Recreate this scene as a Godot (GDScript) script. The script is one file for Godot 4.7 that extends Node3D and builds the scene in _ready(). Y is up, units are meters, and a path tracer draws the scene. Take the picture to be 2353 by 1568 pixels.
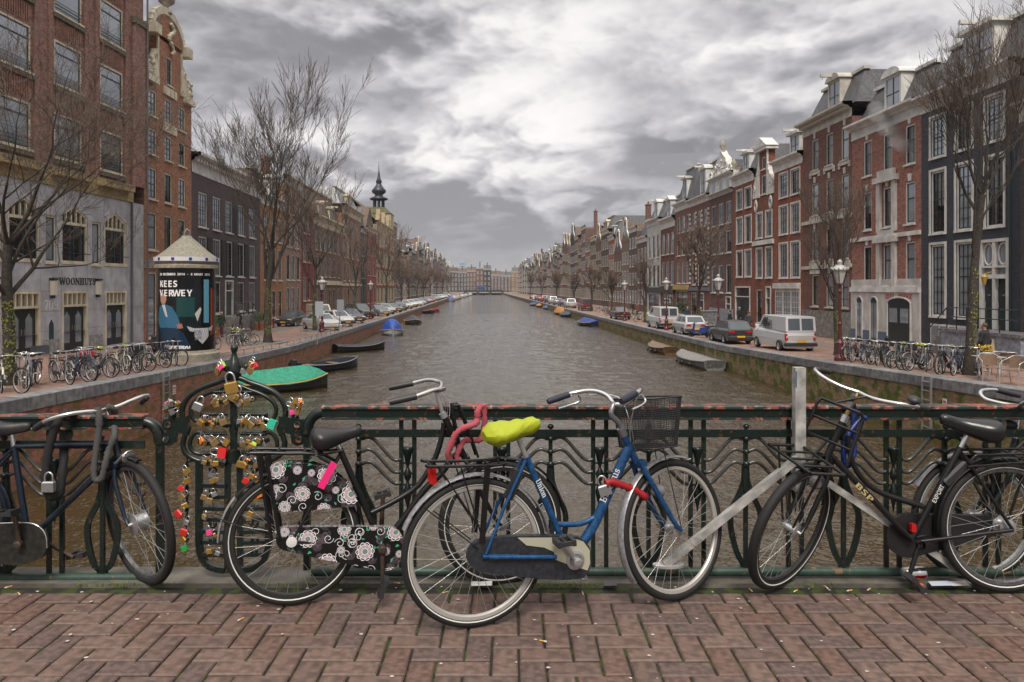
extends Node3D
const F := 1700.0
const EYE := 1.6
var rng := RandomNumberGenerator.new()
var mats := {}
var cache := {}
var names := {}
# ---------- a small mesh collector ----------
class MB:
	var v := PackedVector3Array()
	var n := PackedVector3Array()
	var uv := PackedVector2Array()
	var ix := PackedInt32Array()
	func quad(a: Vector3, b: Vector3, c: Vector3, d: Vector3) -> void:
		var k := (b - a).cross(c - a)
		if k.length_squared() < 1e-14: k = (c - a).cross(d - a)
		k = k.normalized()
		var i := v.size()
		v.append_array([a, b, c, d]); n.append_array([k, k, k, k])
		uv.append_array([Vector2(0, 1), Vector2(1, 1), Vector2(1, 0), Vector2(0, 0)])
		ix.append_array([i, i + 2, i + 1, i, i + 3, i + 2])
	func tri(a: Vector3, b: Vector3, c: Vector3) -> void:
		var k := (b - a).cross(c - a).normalized()
		var i := v.size()
		v.append_array([a, b, c]); n.append_array([k, k, k])
		uv.append_array([Vector2(0, 1), Vector2(1, 1), Vector2(1, 0)])
		ix.append_array([i, i + 2, i + 1])
	func box(c: Vector3, s: Vector3, b := Basis()) -> void:
		var h := s * 0.5
		var p := []
		for k in 8:
			p.append(c + b * Vector3(h.x * (1 if k & 1 else -1), h.y * (1 if k & 2 else -1), h.z * (1 if k & 4 else -1)))
		quad(p[4], p[5], p[7], p[6]); quad(p[1], p[0], p[2], p[3])
		quad(p[5], p[1], p[3], p[7]); quad(p[0], p[4], p[6], p[2])
		quad(p[6], p[7], p[3], p[2]); quad(p[0], p[1], p[5], p[4])
	func bx(x0: float, x1: float, y0: float, y1: float, z0: float, z1: float) -> void:
		box(Vector3((x0 + x1) / 2, (y0 + y1) / 2, (z0 + z1) / 2), Vector3(absf(x1 - x0), absf(y1 - y0), absf(z1 - z0)))
	func cbox(c: Vector3, s: Vector3, r: float, b := Basis()) -> void:
		var h := s * 0.5
		var rings := []
		for q in [[h.x, h.z, -h.y], [h.x, h.z, h.y - r], [h.x - r, h.z - r, h.y]]:
			var ring := []
			for t in [[-1, -1], [1, -1], [1, 1], [-1, 1]]:
				ring.append(c + b * Vector3(q[0] * t[0], q[2], q[1] * t[1]))
			rings.append(ring)
		for k in 2:
			for j in 4:
				quad(rings[k][(j + 1) % 4], rings[k][j], rings[k + 1][j], rings[k + 1][(j + 1) % 4])
		quad(rings[2][3], rings[2][2], rings[2][1], rings[2][0])
		quad(rings[0][0], rings[0][1], rings[0][2], rings[0][3])
	func bar(a: Vector3, b: Vector3, w: float, h: float, up := Vector3.UP) -> void:
		var d := (b - a)
		var z := d.normalized()
		if absf(z.dot(up)) > 0.99: up = Vector3.RIGHT
		var x := up.cross(z).normalized()
		box((a + b) / 2, Vector3(w, h, d.length()), Basis(x, z.cross(x), z))
	func strip(pts: Array, w: float, h: float, up := Vector3.UP) -> void:
		for i in pts.size() - 1: bar(pts[i], pts[i + 1], w, h, up)
	func tube(pts: Array, r, sides := 8, closed := false, caps := true) -> void:
		var m := pts.size()
		if m < 2: return
		var base := v.size()
		var up := Vector3.UP
		var side := Vector3.ZERO
		for i in m:
			var a: Vector3 = pts[(i - 1 + m) % m] if (closed or i > 0) else pts[i]
			var b: Vector3 = pts[(i + 1) % m] if (closed or i < m - 1) else pts[i]
			var d := (b - a).normalized()
			if side == Vector3.ZERO:
				if absf(d.dot(up)) > 0.9: up = Vector3(1, 0, 0.13).normalized()
				side = up.cross(d).normalized()
			else:
				side = (side - d * side.dot(d)).normalized()
			var o := d.cross(side)
			var rr: float = r[i] if r is Array or r is PackedFloat32Array else r
			for k in sides:
				var t := TAU * k / sides
				var q := side * cos(t) + o * sin(t)
				v.append(pts[i] + q * rr); n.append(q); uv.append(Vector2(float(k) / sides, float(i) / m))
		for i in (m if closed else m - 1):
			for k in sides:
				var a := base + i * sides + k
				var b := base + i * sides + (k + 1) % sides
				var c := base + ((i + 1) % m) * sides + (k + 1) % sides
				var d := base + ((i + 1) % m) * sides + k
				ix.append_array([a, c, b, a, d, c])
		if caps and not closed:
			for e in [0, m - 1]:
				var dirv: Vector3 = (pts[0] - pts[1]).normalized() if e == 0 else (pts[m - 1] - pts[m - 2]).normalized()
				var s0 := v.size()
				for k in sides:
					v.append(v[base + e * sides + k]); n.append(dirv); uv.append(Vector2.ZERO)
				for k in range(1, sides - 1):
					if e == 0: ix.append_array([s0, s0 + k, s0 + k + 1])
					else: ix.append_array([s0, s0 + k + 1, s0 + k])
	func lathe(prof: Array, seg := 16, xf := Transform3D(), smooth := false, a0 := 0.0, a1 := TAU) -> void:
		for i in prof.size() - 1:
			var p: Vector2 = prof[i]
			var q: Vector2 = prof[i + 1]
			var e := q - p
			if e.length() < 1e-7: continue
			var nn := Vector2(e.y, -e.x).normalized()
			var n0 := nn
			var n1 := nn
			if smooth:
				if i > 0:
					var e0: Vector2 = prof[i] - prof[i - 1]
					n0 = (nn + Vector2(e0.y, -e0.x).normalized()).normalized()
				if i < prof.size() - 2:
					var e1: Vector2 = prof[i + 2] - prof[i + 1]
					n1 = (nn + Vector2(e1.y, -e1.x).normalized()).normalized()
			var s := v.size()
			for k in seg + 1:
				var t := a0 + (a1 - a0) * k / seg
				var c := cos(t)
				var w := sin(t)
				v.append(xf * Vector3(p.x * c, p.y, p.x * w)); n.append((xf.basis * Vector3(n0.x * c, n0.y, n0.x * w)).normalized())
				v.append(xf * Vector3(q.x * c, q.y, q.x * w)); n.append((xf.basis * Vector3(n1.x * c, n1.y, n1.x * w)).normalized())
				uv.append(Vector2(float(k) / seg, 1.0 - float(i) / (prof.size() - 1))); uv.append(Vector2(float(k) / seg, 1.0 - float(i + 1) / (prof.size() - 1)))
			for k in seg:
				var a := s + k * 2
				ix.append_array([a, a + 2, a + 1, a + 1, a + 2, a + 3])
	func prism(poly: PackedVector2Array, z0: float, z1: float, xf := Transform3D()) -> void:
		var t := Geometry2D.triangulate_polygon(poly)
		var zn := xf.basis.z.normalized()
		for f in 2:
			var s := v.size()
			for p in poly:
				v.append(xf * Vector3(p.x, p.y, z1 if f == 0 else z0)); n.append(zn if f == 0 else -zn); uv.append(Vector2(p.x, -p.y))
			for i in range(0, t.size(), 3):
				var a := poly[t[i]]
				var b := poly[t[i + 1]]
				var c := poly[t[i + 2]]
				var ccw := (b - a).cross(c - a) > 0.0
				if ccw == (f == 0): ix.append_array([s + t[i], s + t[i + 2], s + t[i + 1]])
				else: ix.append_array([s + t[i], s + t[i + 1], s + t[i + 2]])
		var area := 0.0
		for i in poly.size(): area += poly[i].cross(poly[(i + 1) % poly.size()])
		for i in poly.size():
			var p := poly[i]
			var q := poly[(i + 1) % poly.size()]
			if area < 0:
				var sw := p
				p = q; q = sw
			quad(xf * Vector3(p.x, p.y, z1), xf * Vector3(p.x, p.y, z0), xf * Vector3(q.x, q.y, z0), xf * Vector3(q.x, q.y, z1))
	func ball(c: Vector3, r: Vector3, seg := 10, rings := 6, b := Basis()) -> void:
		var prof := []
		for i in rings + 1:
			var t := -PI / 2 + PI * i / rings
			prof.append(Vector2(cos(t), sin(t)))
		lathe(prof, seg, Transform3D(b * Basis.from_scale(r), c), true)
	func loft(rings: Array, closed_ends := true, smooth := false) -> void:
		var m: int = rings[0].size()
		if smooth:
			var base := v.size()
			for i in rings.size():
				for k in m:
					var a: Vector3 = rings[i][(k + 1) % m] - rings[i][(k - 1 + m) % m]
					var bb: Vector3 = rings[mini(i + 1, rings.size() - 1)][k] - rings[maxi(i - 1, 0)][k]
					v.append(rings[i][k]); n.append(a.cross(bb).normalized()); uv.append(Vector2(float(k) / m, float(i) / rings.size()))
			for i in rings.size() - 1:
				for k in m:
					var a := base + i * m + k
					var b := base + i * m + (k + 1) % m
					ix.append_array([a, b + m, b, a, a + m, b + m])
		else:
			for i in rings.size() - 1:
				for k in m:
					quad(rings[i][k], rings[i][(k + 1) % m], rings[i + 1][(k + 1) % m], rings[i + 1][k])
		if closed_ends:
			for e in [0, rings.size() - 1]:
				for k in range(1, m - 1): tri(rings[e][0], rings[e][k], rings[e][k + 1])
	func add(o: MB, xf: Transform3D) -> void:
		var s := v.size()
		for p in o.v: v.append(xf * p)
		for p in o.n: n.append((xf.basis * p).normalized())
		uv.append_array(o.uv)
		for i in o.ix: ix.append(i + s)
	func mesh(m: Material = null) -> ArrayMesh:
		var a := []
		a.resize(Mesh.ARRAY_MAX)
		a[Mesh.ARRAY_VERTEX] = v; a[Mesh.ARRAY_NORMAL] = n; a[Mesh.ARRAY_TEX_UV] = uv; a[Mesh.ARRAY_INDEX] = ix
		var am := ArrayMesh.new()
		if v.size() == 0: return am
		am.add_surface_from_arrays(Mesh.PRIMITIVE_TRIANGLES, a)
		if m: am.surface_set_material(0, m)
		return am
func V(x: float, y: float, z: float) -> Vector3:
	return Vector3(x, y, z)
func W(x: float, y: float) -> Vector2:
	return Vector2(x, y)
func T(at: Vector3) -> Transform3D:
	return Transform3D(Basis(), at)
# ---------- naming ----------
func numbered(called: String) -> String:
	var k: int = names.get(called, 0)
	names[called] = k + 1
	return called if k == 0 else "%s_%03d" % [called, k]
func tag(o: Node, label: String, category := "", group := "") -> Node:
	o.set_meta("label", label)
	if category != "": o.set_meta("category", category)
	if group != "": o.set_meta("group", group)
	return o
func thing(called: String, label: String, category: String, xf := Transform3D(), group := "") -> Node3D:
	var o := Node3D.new()
	o.name = numbered(called)
	add_child(o)
	o.transform = xf
	tag(o, label, category, group)
	return o
func inst(called: String, me: Mesh, parent: Node, xf := Transform3D()) -> MeshInstance3D:
	var o := MeshInstance3D.new()
	o.name = called
	o.mesh = me
	o.transform = xf
	parent.add_child(o, true)
	return o
func part(called: String, m: MB, mat: Material, parent: Node, xf := Transform3D()) -> MeshInstance3D:
	return inst(called, m.mesh(mat), parent, xf)
func solo(called: String, m: MB, mat: Material, label: String, category: String, group := "", xf := Transform3D()) -> MeshInstance3D:
	var o := inst(numbered(called), m.mesh(mat), self, xf)
	tag(o, label, category, group)
	return o
func struct(called: String, m: MB, mat: Material, label := "", parent: Node = null) -> MeshInstance3D:
	var o := inst(numbered(called) if parent == null else called, m.mesh(mat), self if parent == null else parent)
	if parent == null: o.set_meta("kind", "structure")
	if label: o.set_meta("label", label)
	return o
func stuff(o: Node) -> Node:
	o.set_meta("kind", "stuff")
	return o
func copy(o: Node3D, called: String, label: String, xf: Transform3D) -> Node3D:
	var c: Node3D = o.duplicate()
	c.name = numbered(called)
	add_child(c)
	c.transform = xf
	c.set_meta("label", label)
	return c
func P(px: float, py: float, d: float) -> Vector3:
	return V((px - 1176.5) * d / F, EYE + (660.0 - py) * d / F, -d)
func rot(yaw: float, at := Vector3.ZERO) -> Transform3D:
	return Transform3D(Basis(Vector3.UP, yaw), at)
func R(a: float, b: float) -> float:
	return rng.randf_range(a, b)
func curve(pts: Array, steps := 6) -> Array:
	var o := []
	for i in pts.size() - 1:
		var p0: Vector3 = pts[maxi(i - 1, 0)]
		var p1: Vector3 = pts[i]
		var p2: Vector3 = pts[i + 1]
		var p3: Vector3 = pts[mini(i + 2, pts.size() - 1)]
		for k in steps:
			o.append(p1.cubic_interpolate(p2, p0, p3, float(k) / steps))
	o.append(pts[-1])
	return o
func V2(a: Array) -> PackedVector2Array:
	var o := PackedVector2Array()
	for i in range(0, a.size(), 2): o.append(W(a[i], a[i + 1]))
	return o
# ---------- materials ----------
func lin(r: float, g: float, b: float) -> Color:
	return Color(r, g, b).linear_to_srgb()
func mat(key: String, c := Color.WHITE, rough := 0.7, metal := 0.0, tex := "", scale := 1.0, bump := 0.0) -> StandardMaterial3D:
	if mats.has(key): return mats[key]
	var m := StandardMaterial3D.new()
	m.resource_name = key
	m.albedo_color = c
	m.roughness = rough
	m.metallic = metal
	if tex != "":
		m.albedo_texture = texs[tex]
		m.uv1_triplanar = true
		m.uv1_scale = Vector3.ONE * scale
		if bump > 0.0 and texs.has(tex + "_n"):
			m.normal_enabled = true
			m.normal_texture = texs[tex + "_n"]
			m.normal_scale = bump
	mats[key] = m
	return m
func mc(key: String, r: float, g: float, b: float, rough := 0.7, metal := 0.0, tex := "", scale := 1.0, bump := 0.0) -> StandardMaterial3D:
	return mat(key, lin(r, g, b), rough, metal, tex, scale, bump)
var texs := {}
func noise_img(size: int, freq: float, lo: float, hi: float, oct := 4, sd := 1, kind := FastNoiseLite.TYPE_SIMPLEX_SMOOTH) -> Image:
	var f := FastNoiseLite.new()
	f.seed = sd; f.frequency = freq; f.fractal_octaves = oct; f.noise_type = kind
	var im: Image = f.get_seamless_image(size, size)
	im.convert(Image.FORMAT_RGB8)
	var d := im.get_data()
	for i in d.size(): d[i] = int(lo + (hi - lo) * d[i] / 255.0)
	return Image.create_from_data(size, size, false, Image.FORMAT_RGB8, d)
func keep(key: String, im: Image, bump := 0.0, from: Image = null) -> void:
	texs[key] = ImageTexture.create_from_image(im)
	if bump > 0.0:
		var b: Image = (from if from else im).duplicate()
		b.convert(Image.FORMAT_RGBA8)
		b.bump_map_to_normal_map(bump)
		texs[key + "_n"] = ImageTexture.create_from_image(b)
func brick_img(size: int, courses: int, per: int, mortar: float, spread: float, sd: int) -> Image:
	var im := Image.create(size, size, false, Image.FORMAT_RGB8)
	im.fill(Color(mortar, mortar, mortar * 0.97))
	var r := RandomNumberGenerator.new()
	r.seed = sd
	var ch := float(size) / courses
	var bw := float(size) / per
	for j in courses:
		var off := (0.5 if j % 2 else 0.0) * bw
		for i in per + 1:
			var k := 0.84 + r.randf_range(-spread, spread)
			var warm := r.randf_range(-0.05, 0.05)
			im.fill_rect(Rect2i(int(i * bw - off) + 1, int(j * ch), int(bw) - 1, int(ch) - 1), Color(k + warm, k, k - warm))
	var nz := noise_img(size, 0.008, 150, 255, 5, sd + 9)
	var a := im.get_data()
	var b := nz.get_data()
	for i in a.size(): a[i] = mini(255, int(a[i] * (0.62 + 0.55 * b[i] / 255.0)))
	return Image.create_from_data(size, size, false, Image.FORMAT_RGB8, a)
func make_textures() -> void:
	keep("noise", noise_img(512, 0.01, 150, 255, 5, 3), 4.0)
	keep("fine", noise_img(512, 0.05, 165, 255, 4, 5), 3.0)
	keep("soft", noise_img(256, 0.012, 205, 255, 3, 7))
	var bi := brick_img(1024, 64, 18, 0.93, 0.12, 11)
	keep("brick", bi, 0.0)
	var bs := brick_img(1024, 64, 18, 0.62, 0.10, 12)
	keep("brick_soft", bs, 0.0)
	keep("tiles", brick_img(512, 24, 20, 0.35, 0.14, 13))
	keep("roadbrick", brick_img(1024, 40, 20, 0.5, 0.12, 14))
	var w := Image.create(512, 512, false, Image.FORMAT_RGB8)
	var n1 := noise_img(512, 0.012, 0, 255, 5, 21).get_data()
	var n2 := noise_img(512, 0.03, 0, 255, 4, 22).get_data()
	var wd := PackedByteArray()
	wd.resize(512 * 512 * 3)
	var wr := wd.duplicate()
	var dd := wd.duplicate()
	for i in 512 * 512:
		var a := n1[i * 3] / 255.0
		var b := n2[i * 3] / 255.0
		var c := Color(0.07, 0.115, 0.105).lerp(Color(0.12, 0.17, 0.15), b)
		var c2 := Color(0.62, 0.30, 0.24).lerp(Color(0.42, 0.22, 0.17), b)
		if a * 0.55 + b * 0.45 > 0.70: c = Color(0.45, 0.24, 0.17).lerp(Color(0.3, 0.2, 0.16), a)
		if a * 0.6 + b * 0.4 < 0.535: c2 = Color(0.12, 0.18, 0.16)
		elif b > 0.72: c2 = Color(0.55, 0.5, 0.46)
		var c3 := Color(0.10, 0.09, 0.075).lerp(Color(0.17, 0.16, 0.13), b)
		if a > 0.52: c3 = c3.lerp(Color(0.19, 0.24, 0.06), minf(1.0, (a - 0.52) * 8.0))
		for k in 3:
			wd[i * 3 + k] = int(255 * [c.r, c.g, c.b][k])
			wr[i * 3 + k] = int(255 * [c2.r, c2.g, c2.b][k])
			dd[i * 3 + k] = int(255 * [c3.r, c3.g, c3.b][k])
	keep("paint", Image.create_from_data(512, 512, false, Image.FORMAT_RGB8, wd))
	keep("rust", Image.create_from_data(512, 512, false, Image.FORMAT_RGB8, wr))
	keep("joint", Image.create_from_data(512, 512, false, Image.FORMAT_RGB8, dd))
	var mo := brick_img(1024, 56, 18, 0.5, 0.12, 31)
	var md := mo.get_data()
	var m1 := noise_img(1024, 0.004, 0, 255, 4, 33).get_data()
	var m2 := noise_img(1024, 0.02, 0, 255, 4, 34).get_data()
	var mg := md.duplicate()
	for i in 1024 * 1024:
		var y := float(i / 1024) / 1024.0
		var k := clampf((m1[i * 3] / 255.0 - 0.42) * 5.0 + (m2[i * 3] / 255.0 - 0.5) * 1.6, 0.0, 1.0)
		var b := md[i * 3] / 255.0
		var red := Color(0.66, 0.44, 0.37) * b
		var c := red.lerp(Color(0.42, 0.44, 0.12) * (0.55 + 0.5 * m2[i * 3] / 255.0), clampf(k * 0.8 - 0.25, 0.0, 0.75))
		var g := (Color(0.62, 0.50, 0.40) * b).lerp(Color(0.36, 0.43, 0.09) * (0.4 + 0.7 * m2[i * 3] / 255.0), clampf(k * 1.1 + 0.1, 0.0, 0.93))
		for q in 3:
			md[i * 3 + q] = int(255 * clampf([c.r, c.g, c.b][q], 0, 1))
			mg[i * 3 + q] = int(255 * clampf([g.r, g.g, g.b][q], 0, 1))
	keep("wall_red", Image.create_from_data(1024, 1024, false, Image.FORMAT_RGB8, md))
	keep("wall_moss", Image.create_from_data(1024, 1024, false, Image.FORMAT_RGB8, mg))
	var bk := noise_img(256, 0.03, 90, 200, 4, 41, FastNoiseLite.TYPE_PERLIN)
	keep("bark", bk, 5.0)
	keep("paver", noise_img(512, 0.02, 150, 245, 5, 51), 2.0)
# ---------- setting out: sky, camera, light ----------
func sky_image() -> Image:
	var W := 4096
	var H := 2048
	var im := Image.create(W, H, false, Image.FORMAT_RGBF)
	var a := FastNoiseLite.new()
	a.seed = 5; a.frequency = 1.0; a.fractal_octaves = 6; a.fractal_gain = 0.52
	var b := FastNoiseLite.new()
	b.seed = 17; b.frequency = 1.0; b.fractal_octaves = 5; b.fractal_gain = 0.55
	var y := 0
	while y < H:
		var el := PI / 2 - PI * (y + 0.5) / H
		var near := el < 0.62 and el > -0.02
		var step := 1 if near else 8
		var x := 0
		while x < W:
			var az := wrapf(TAU * (x + 0.5) / W, -PI, PI)
			var st := 1 if near and absf(az) < 0.72 else 8
			if near and step == 1 and st == 8 and y % 8 != 0:
				x += 8
				continue
			var hs := 8 if st == 8 else step
			var c := sky_colour(az, el, a, b)
			if st == 1: im.set_pixel(x, y, c)
			else: im.fill_rect(Rect2i(x, y, st, hs), c)
			x += st
		y += step
	return im
const SKYMARKS := [[-0.02, 0.215, 0.17, 0.05, 0.17], [0.05, 0.34, 0.16, 0.07, 0.13], [0.03, 0.27, 0.1, 0.04, 0.08], [-0.22, 0.31, 0.09, 0.03, -0.15], [-0.08, 0.345, 0.05, 0.02, -0.06], [0.225, 0.168, 0.085, 0.02, -0.17], [0.30, 0.20, 0.09, 0.03, -0.09], [0.05, 0.09, 0.6, 0.035, -0.11], [-0.15, 0.12, 0.2, 0.035, -0.07], [0.05, 0.13, 0.14, 0.018, 0.05], [0.45, 0.31, 0.16, 0.06, 0.13], [0.34, 0.3, 0.07, 0.05, -0.07], [-0.36, 0.22, 0.12, 0.1, -0.05], [-0.14, 0.24, 0.06, 0.02, -0.06], [0.02, 0.085, 0.07, 0.014, 0.05], [0.07, 0.105, 0.05, 0.012, 0.05]]
func sky_colour(az: float, el: float, a: FastNoiseLite, b: FastNoiseLite) -> Color:
	if el < 0.0: return Color(0.16, 0.15, 0.14)
	var h := 1.0 / (sin(el) + 0.12)
	var px := sin(az) * cos(el) * h
	var pz := cos(az) * cos(el) * h
	var n1 := a.get_noise_2d(px * 0.9, pz * 0.8)
	var n2 := b.get_noise_2d(az * 5.5 + n1 * 0.4, el * 12.0 + n1 * 0.3)
	var n3 := 0.3 - absf(a.get_noise_2d(az * 11.0 + n2 * 0.35 + 40.0, el * 20.0)) * 1.2
	var l := 0.70 + n1 * 0.10 + n2 * 0.23 + n3 * 0.11
	var e2 := el + n2 * 0.05 + n3 * 0.02
	var a2 := az + n2 * 0.09 + n3 * 0.03
	for m in SKYMARKS:
		var dx: float = (a2 - m[0]) / m[2]
		var dy: float = (e2 - m[1]) / m[3]
		l += m[4] * 1.25 * exp(-dx * dx - dy * dy)
	var low := clampf(1.0 - el / 0.13, 0.0, 1.0)
	l = lerpf(l, 0.51 + n2 * 0.10, low * 0.75)
	if l < 0.55: l = 0.55 - (1.0 - exp(-(0.55 - l) * 3.0)) * 0.12
	if l > 0.9: l = 0.9 + (1.0 - exp(-(l - 0.9) * 4.0)) * 0.10
	var g := Color(l, l, l).srgb_to_linear().r
	g *= 1.0 + 2.0 * clampf((el - 0.42) / 0.7, 0.0, 1.0)
	var tint := Color(0.985, 0.97, 1.03).lerp(Color(1.01, 0.985, 0.97), clampf((l - 0.6) * 3.0, 0.0, 1.0)).lerp(Color(1.04, 1.0, 0.94), clampf((el - 0.4) * 2.0, 0.0, 1.0))
	var warm := clampf(1.0 - absf(el - 0.012) / 0.045, 0.0, 1.0) * 0.35
	var c := Color(g * tint.r, g * tint.g, g * tint.b)
	return c.lerp(Color(0.42, 0.41, 0.33), warm)
func begin() -> void:
	var cam := Camera3D.new()
	cam.name = "camera"
	cam.projection = Camera3D.PROJECTION_FRUSTUM
	cam.near = 0.1
	cam.far = 6000.0
	cam.size = 0.1 * 2.0 * 783.5 / F
	cam.frustum_offset = W(0, -0.1 * (783.5 - 660.0) / F)
	cam.position = V(0, EYE, 0)
	add_child(cam)
	cam.current = true
	var we := WorldEnvironment.new()
	we.name = "world"
	var e := Environment.new()
	e.background_mode = Environment.BG_SKY
	var sm := PanoramaSkyMaterial.new()
	sm.panorama = ImageTexture.create_from_image(sky_image())
	var sk := Sky.new()
	sk.sky_material = sm
	e.sky = sk
	e.background_energy_multiplier = 0.56
	e.tonemap_mode = Environment.TONE_MAPPER_LINEAR
	e.tonemap_exposure = 2.1
	e.sdfgi_enabled = true; e.ssao_enabled = true; e.ssil_enabled = true
	e.fog_enabled = true
	e.fog_density = 0.00014
	e.volumetric_fog_enabled = true
	e.volumetric_fog_density = 0.0
	e.fog_light_color = Color(0.62, 0.64, 0.68)
	we.environment = e
	add_child(we)
	var sun := DirectionalLight3D.new()
	sun.name = "sun"
	sun.light_energy = 0.5
	sun.light_color = Color(1.0, 0.965, 0.92)
	sun.light_angular_distance = 20.0
	sun.shadow_enabled = true
	sun.rotation = V(deg_to_rad(-52), deg_to_rad(-3), 0)
	add_child(sun)
const RAMP := [[-60.0, -0.3], [4.0, -0.45], [10.0, -0.9], [20.0, -1.23], [31.0, -1.62], [46.0, -2.0], [80.0, -2.12], [140.0, -2.2], [3000.0, -2.3]]
func street(d: float) -> float:
	for i in RAMP.size() - 1:
		if d <= RAMP[i + 1][0]:
			return lerpf(RAMP[i][1], RAMP[i + 1][1], clampf((d - RAMP[i][0]) / (RAMP[i + 1][0] - RAMP[i][0]), 0, 1))
	return -2.3
const SLANT := -0.0417
func wall_x(side: int, d: float) -> float:
	return (-11.45 if side < 0 else 14.9) + SLANT * d
func front_x(side: int, d: float) -> float:
	return (-20.9 if side < 0 else 24.9) + SLANT * d
func on_quay(side: int, back: float, d: float) -> Vector3:
	return V(wall_x(side, d) + side * back, street(d), -d)
const WATER := -3.4
const CANAL_END := 500.0
func setting() -> void:
	var f1 := FastNoiseLite.new()
	f1.seed = 3; f1.frequency = 0.9; f1.fractal_octaves = 3
	var f2 := FastNoiseLite.new()
	f2.seed = 8; f2.frequency = 0.33; f2.fractal_octaves = 2
	var m := MB.new()
	var ds := [3.0]
	while ds[-1] < 140.0: ds.append(ds[-1] + clampf(ds[-1] * 0.0042, 0.05, 0.5))
	while ds[-1] < CANAL_END + 20: ds.append(ds[-1] + ds[-1] * 0.03)
	var cols := 420
	for i in ds.size():
		var d: float = ds[i]
		var x0 := wall_x(-1, d) - 0.3
		var x1 := wall_x(1, d) + 0.3
		var amp := clampf(1.25 - d / 150.0, 0.0, 1.0)
		for k in cols + 1:
			var x := lerpf(x0, x1, float(k) / cols)
			var y := 0.0
			if amp > 0.0:
				y = (f1.get_noise_2d(x * 1.05 + d * 0.2, d * 2.1) * 0.034 + f2.get_noise_2d(x * 1.2 - d * 0.25, d * 1.9) * 0.058) * amp
				if d < 26.0: y += (0.5 - absf(f1.get_noise_2d(x * 1.9 + d * 0.5 + 90.0, d * 5.2))) * 0.05 * clampf(1.9 - d / 14.0, 0.0, 1.0)
			m.v.append(V(x, WATER + y, -d)); m.uv.append(W(x, d))
			m.n.append(Vector3.UP)
	for i in ds.size() - 1:
		for k in cols:
			var a := i * (cols + 1) + k
			m.ix.append_array([a, a + cols + 1, a + 1, a + 1, a + cols + 1, a + cols + 2])
	for i in ds.size():
		for k in cols + 1:
			var a := i * (cols + 1) + k
			var l := m.v[a - (1 if k > 0 else 0)]
			var r := m.v[a + (1 if k < cols else 0)]
			var u := m.v[a + (cols + 1 if i < ds.size() - 1 else 0)]
			var dn := m.v[a - (cols + 1 if i > 0 else 0)]
			m.n[a] = (r - l).cross(u - dn).normalized()
	var wm := StandardMaterial3D.new()
	wm.resource_name = "canal water"
	wm.albedo_color = lin(0.040, 0.026, 0.009)
	wm.roughness = 0.06
	wm.metallic_specular = 0.55
	wm.uv1_triplanar = true
	wm.uv1_scale = V(0.30, 0.30, 0.80)
	wm.normal_enabled = true
	var nt := noise_img(1024, 0.014, 0, 255, 2, 61)
	keep("ripple", nt, 12.0)
	wm.normal_texture = texs["ripple_n"]
	wm.normal_scale = 1.1
	struct("water", m, wm, "brown canal water rippled by wind")
	for side in [-1, 1]:
		m = MB.new()
		var ring := [-30.0, 0.0, 4.0, 10.0, 20.0, 31.0, 46.0, 80.0, 140.0, 300.0, CANAL_END]
		for i in ring.size() - 1:
			var a: float = ring[i]
			var b: float = ring[i + 1]
			m.quad(V(wall_x(side, a) + side * 0.1, street(a), -a), V(wall_x(side, b) + side * 0.1, street(b), -b), V(side * 900.0, street(b), -b), V(side * 900.0, street(a), -a))
		struct("pavement", m, mc("quay brick", 0.30, 0.185, 0.145, 0.75, 0.0, "roadbrick", 0.22), "reddish brick paving of the quay")
		m = MB.new()
		for i in ring.size() - 1:
			var a: float = maxf(ring[i], 40.0)
			var b: float = ring[i + 1]
			if b <= a: continue
			var p := on_quay(side, 5.2, a)
			var q := on_quay(side, 5.2, b)
			var w := V(side * 2.3, 0, 0)
			var up := V(0, 0.004, 0)
			m.quad(p + up, q + up, q + w + up, p + w + up)
		struct("road", m, mc("road", 0.20, 0.165, 0.145, 0.7, 0.0, "roadbrick", 0.3), "narrow brick road along the quay")
		m = MB.new()
		var d := 0.0
		while d < CANAL_END:
			var e := minf(d + (3.0 if d < 60 else 20.0), CANAL_END)
			m.quad(V(wall_x(side, d), street(d) - 0.25, -d), V(wall_x(side, d), WATER - 0.6, -d), V(wall_x(side, e), WATER - 0.6, -e), V(wall_x(side, e), street(e) - 0.25, -e))
			d = e
		var wl := struct("canal_wall", m, mc("canal wall %d" % side, 1, 1, 1, 0.65, 0.0, "wall_red" if side < 0 else "wall_moss", 0.24), "red brick quay wall with streaks of moss" if side < 0 else "mossy green brick quay wall")
		d = 2.0
		var stone := [mc("coping a", 0.30, 0.30, 0.31, 0.45, 0.0, "noise", 0.5), mc("coping b", 0.25, 0.25, 0.265, 0.4, 0.0, "noise", 0.5), mc("coping c", 0.34, 0.335, 0.335, 0.5, 0.0, "noise", 0.5)]
		rng.seed = 71 + side
		while d < 150.0:
			var l := R(1.25, 1.6)
			var p := V(wall_x(side, d), street(d) + 0.02, -d)
			var q := V(wall_x(side, d + l - 0.02), street(d + l) + 0.02, -(d + l - 0.02))
			var cs := MB.new()
			var z := (q - p)
			var zb := z.normalized()
			var xb := Vector3.UP.cross(zb).normalized()
			cs.cbox((p + q) / 2 + V(side * 0.22, -0.16, 0), V(0.56, 0.36, z.length()), 0.03, Basis(xb, zb.cross(xb), zb))
			part("coping_stone", cs, stone[rng.randi() % 3], wl)
			d += l
		m = MB.new()
		while d < CANAL_END - 1:
			var e := minf(d + 12.0, CANAL_END)
			m.bar(V(wall_x(side, d) + side * 0.22, street(d) - 0.15, -d), V(wall_x(side, e) + side * 0.22, street(e) - 0.15, -e + 0.02), 0.56, 0.36)
			d = e
		part("coping", m, stone[0], wl)
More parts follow.
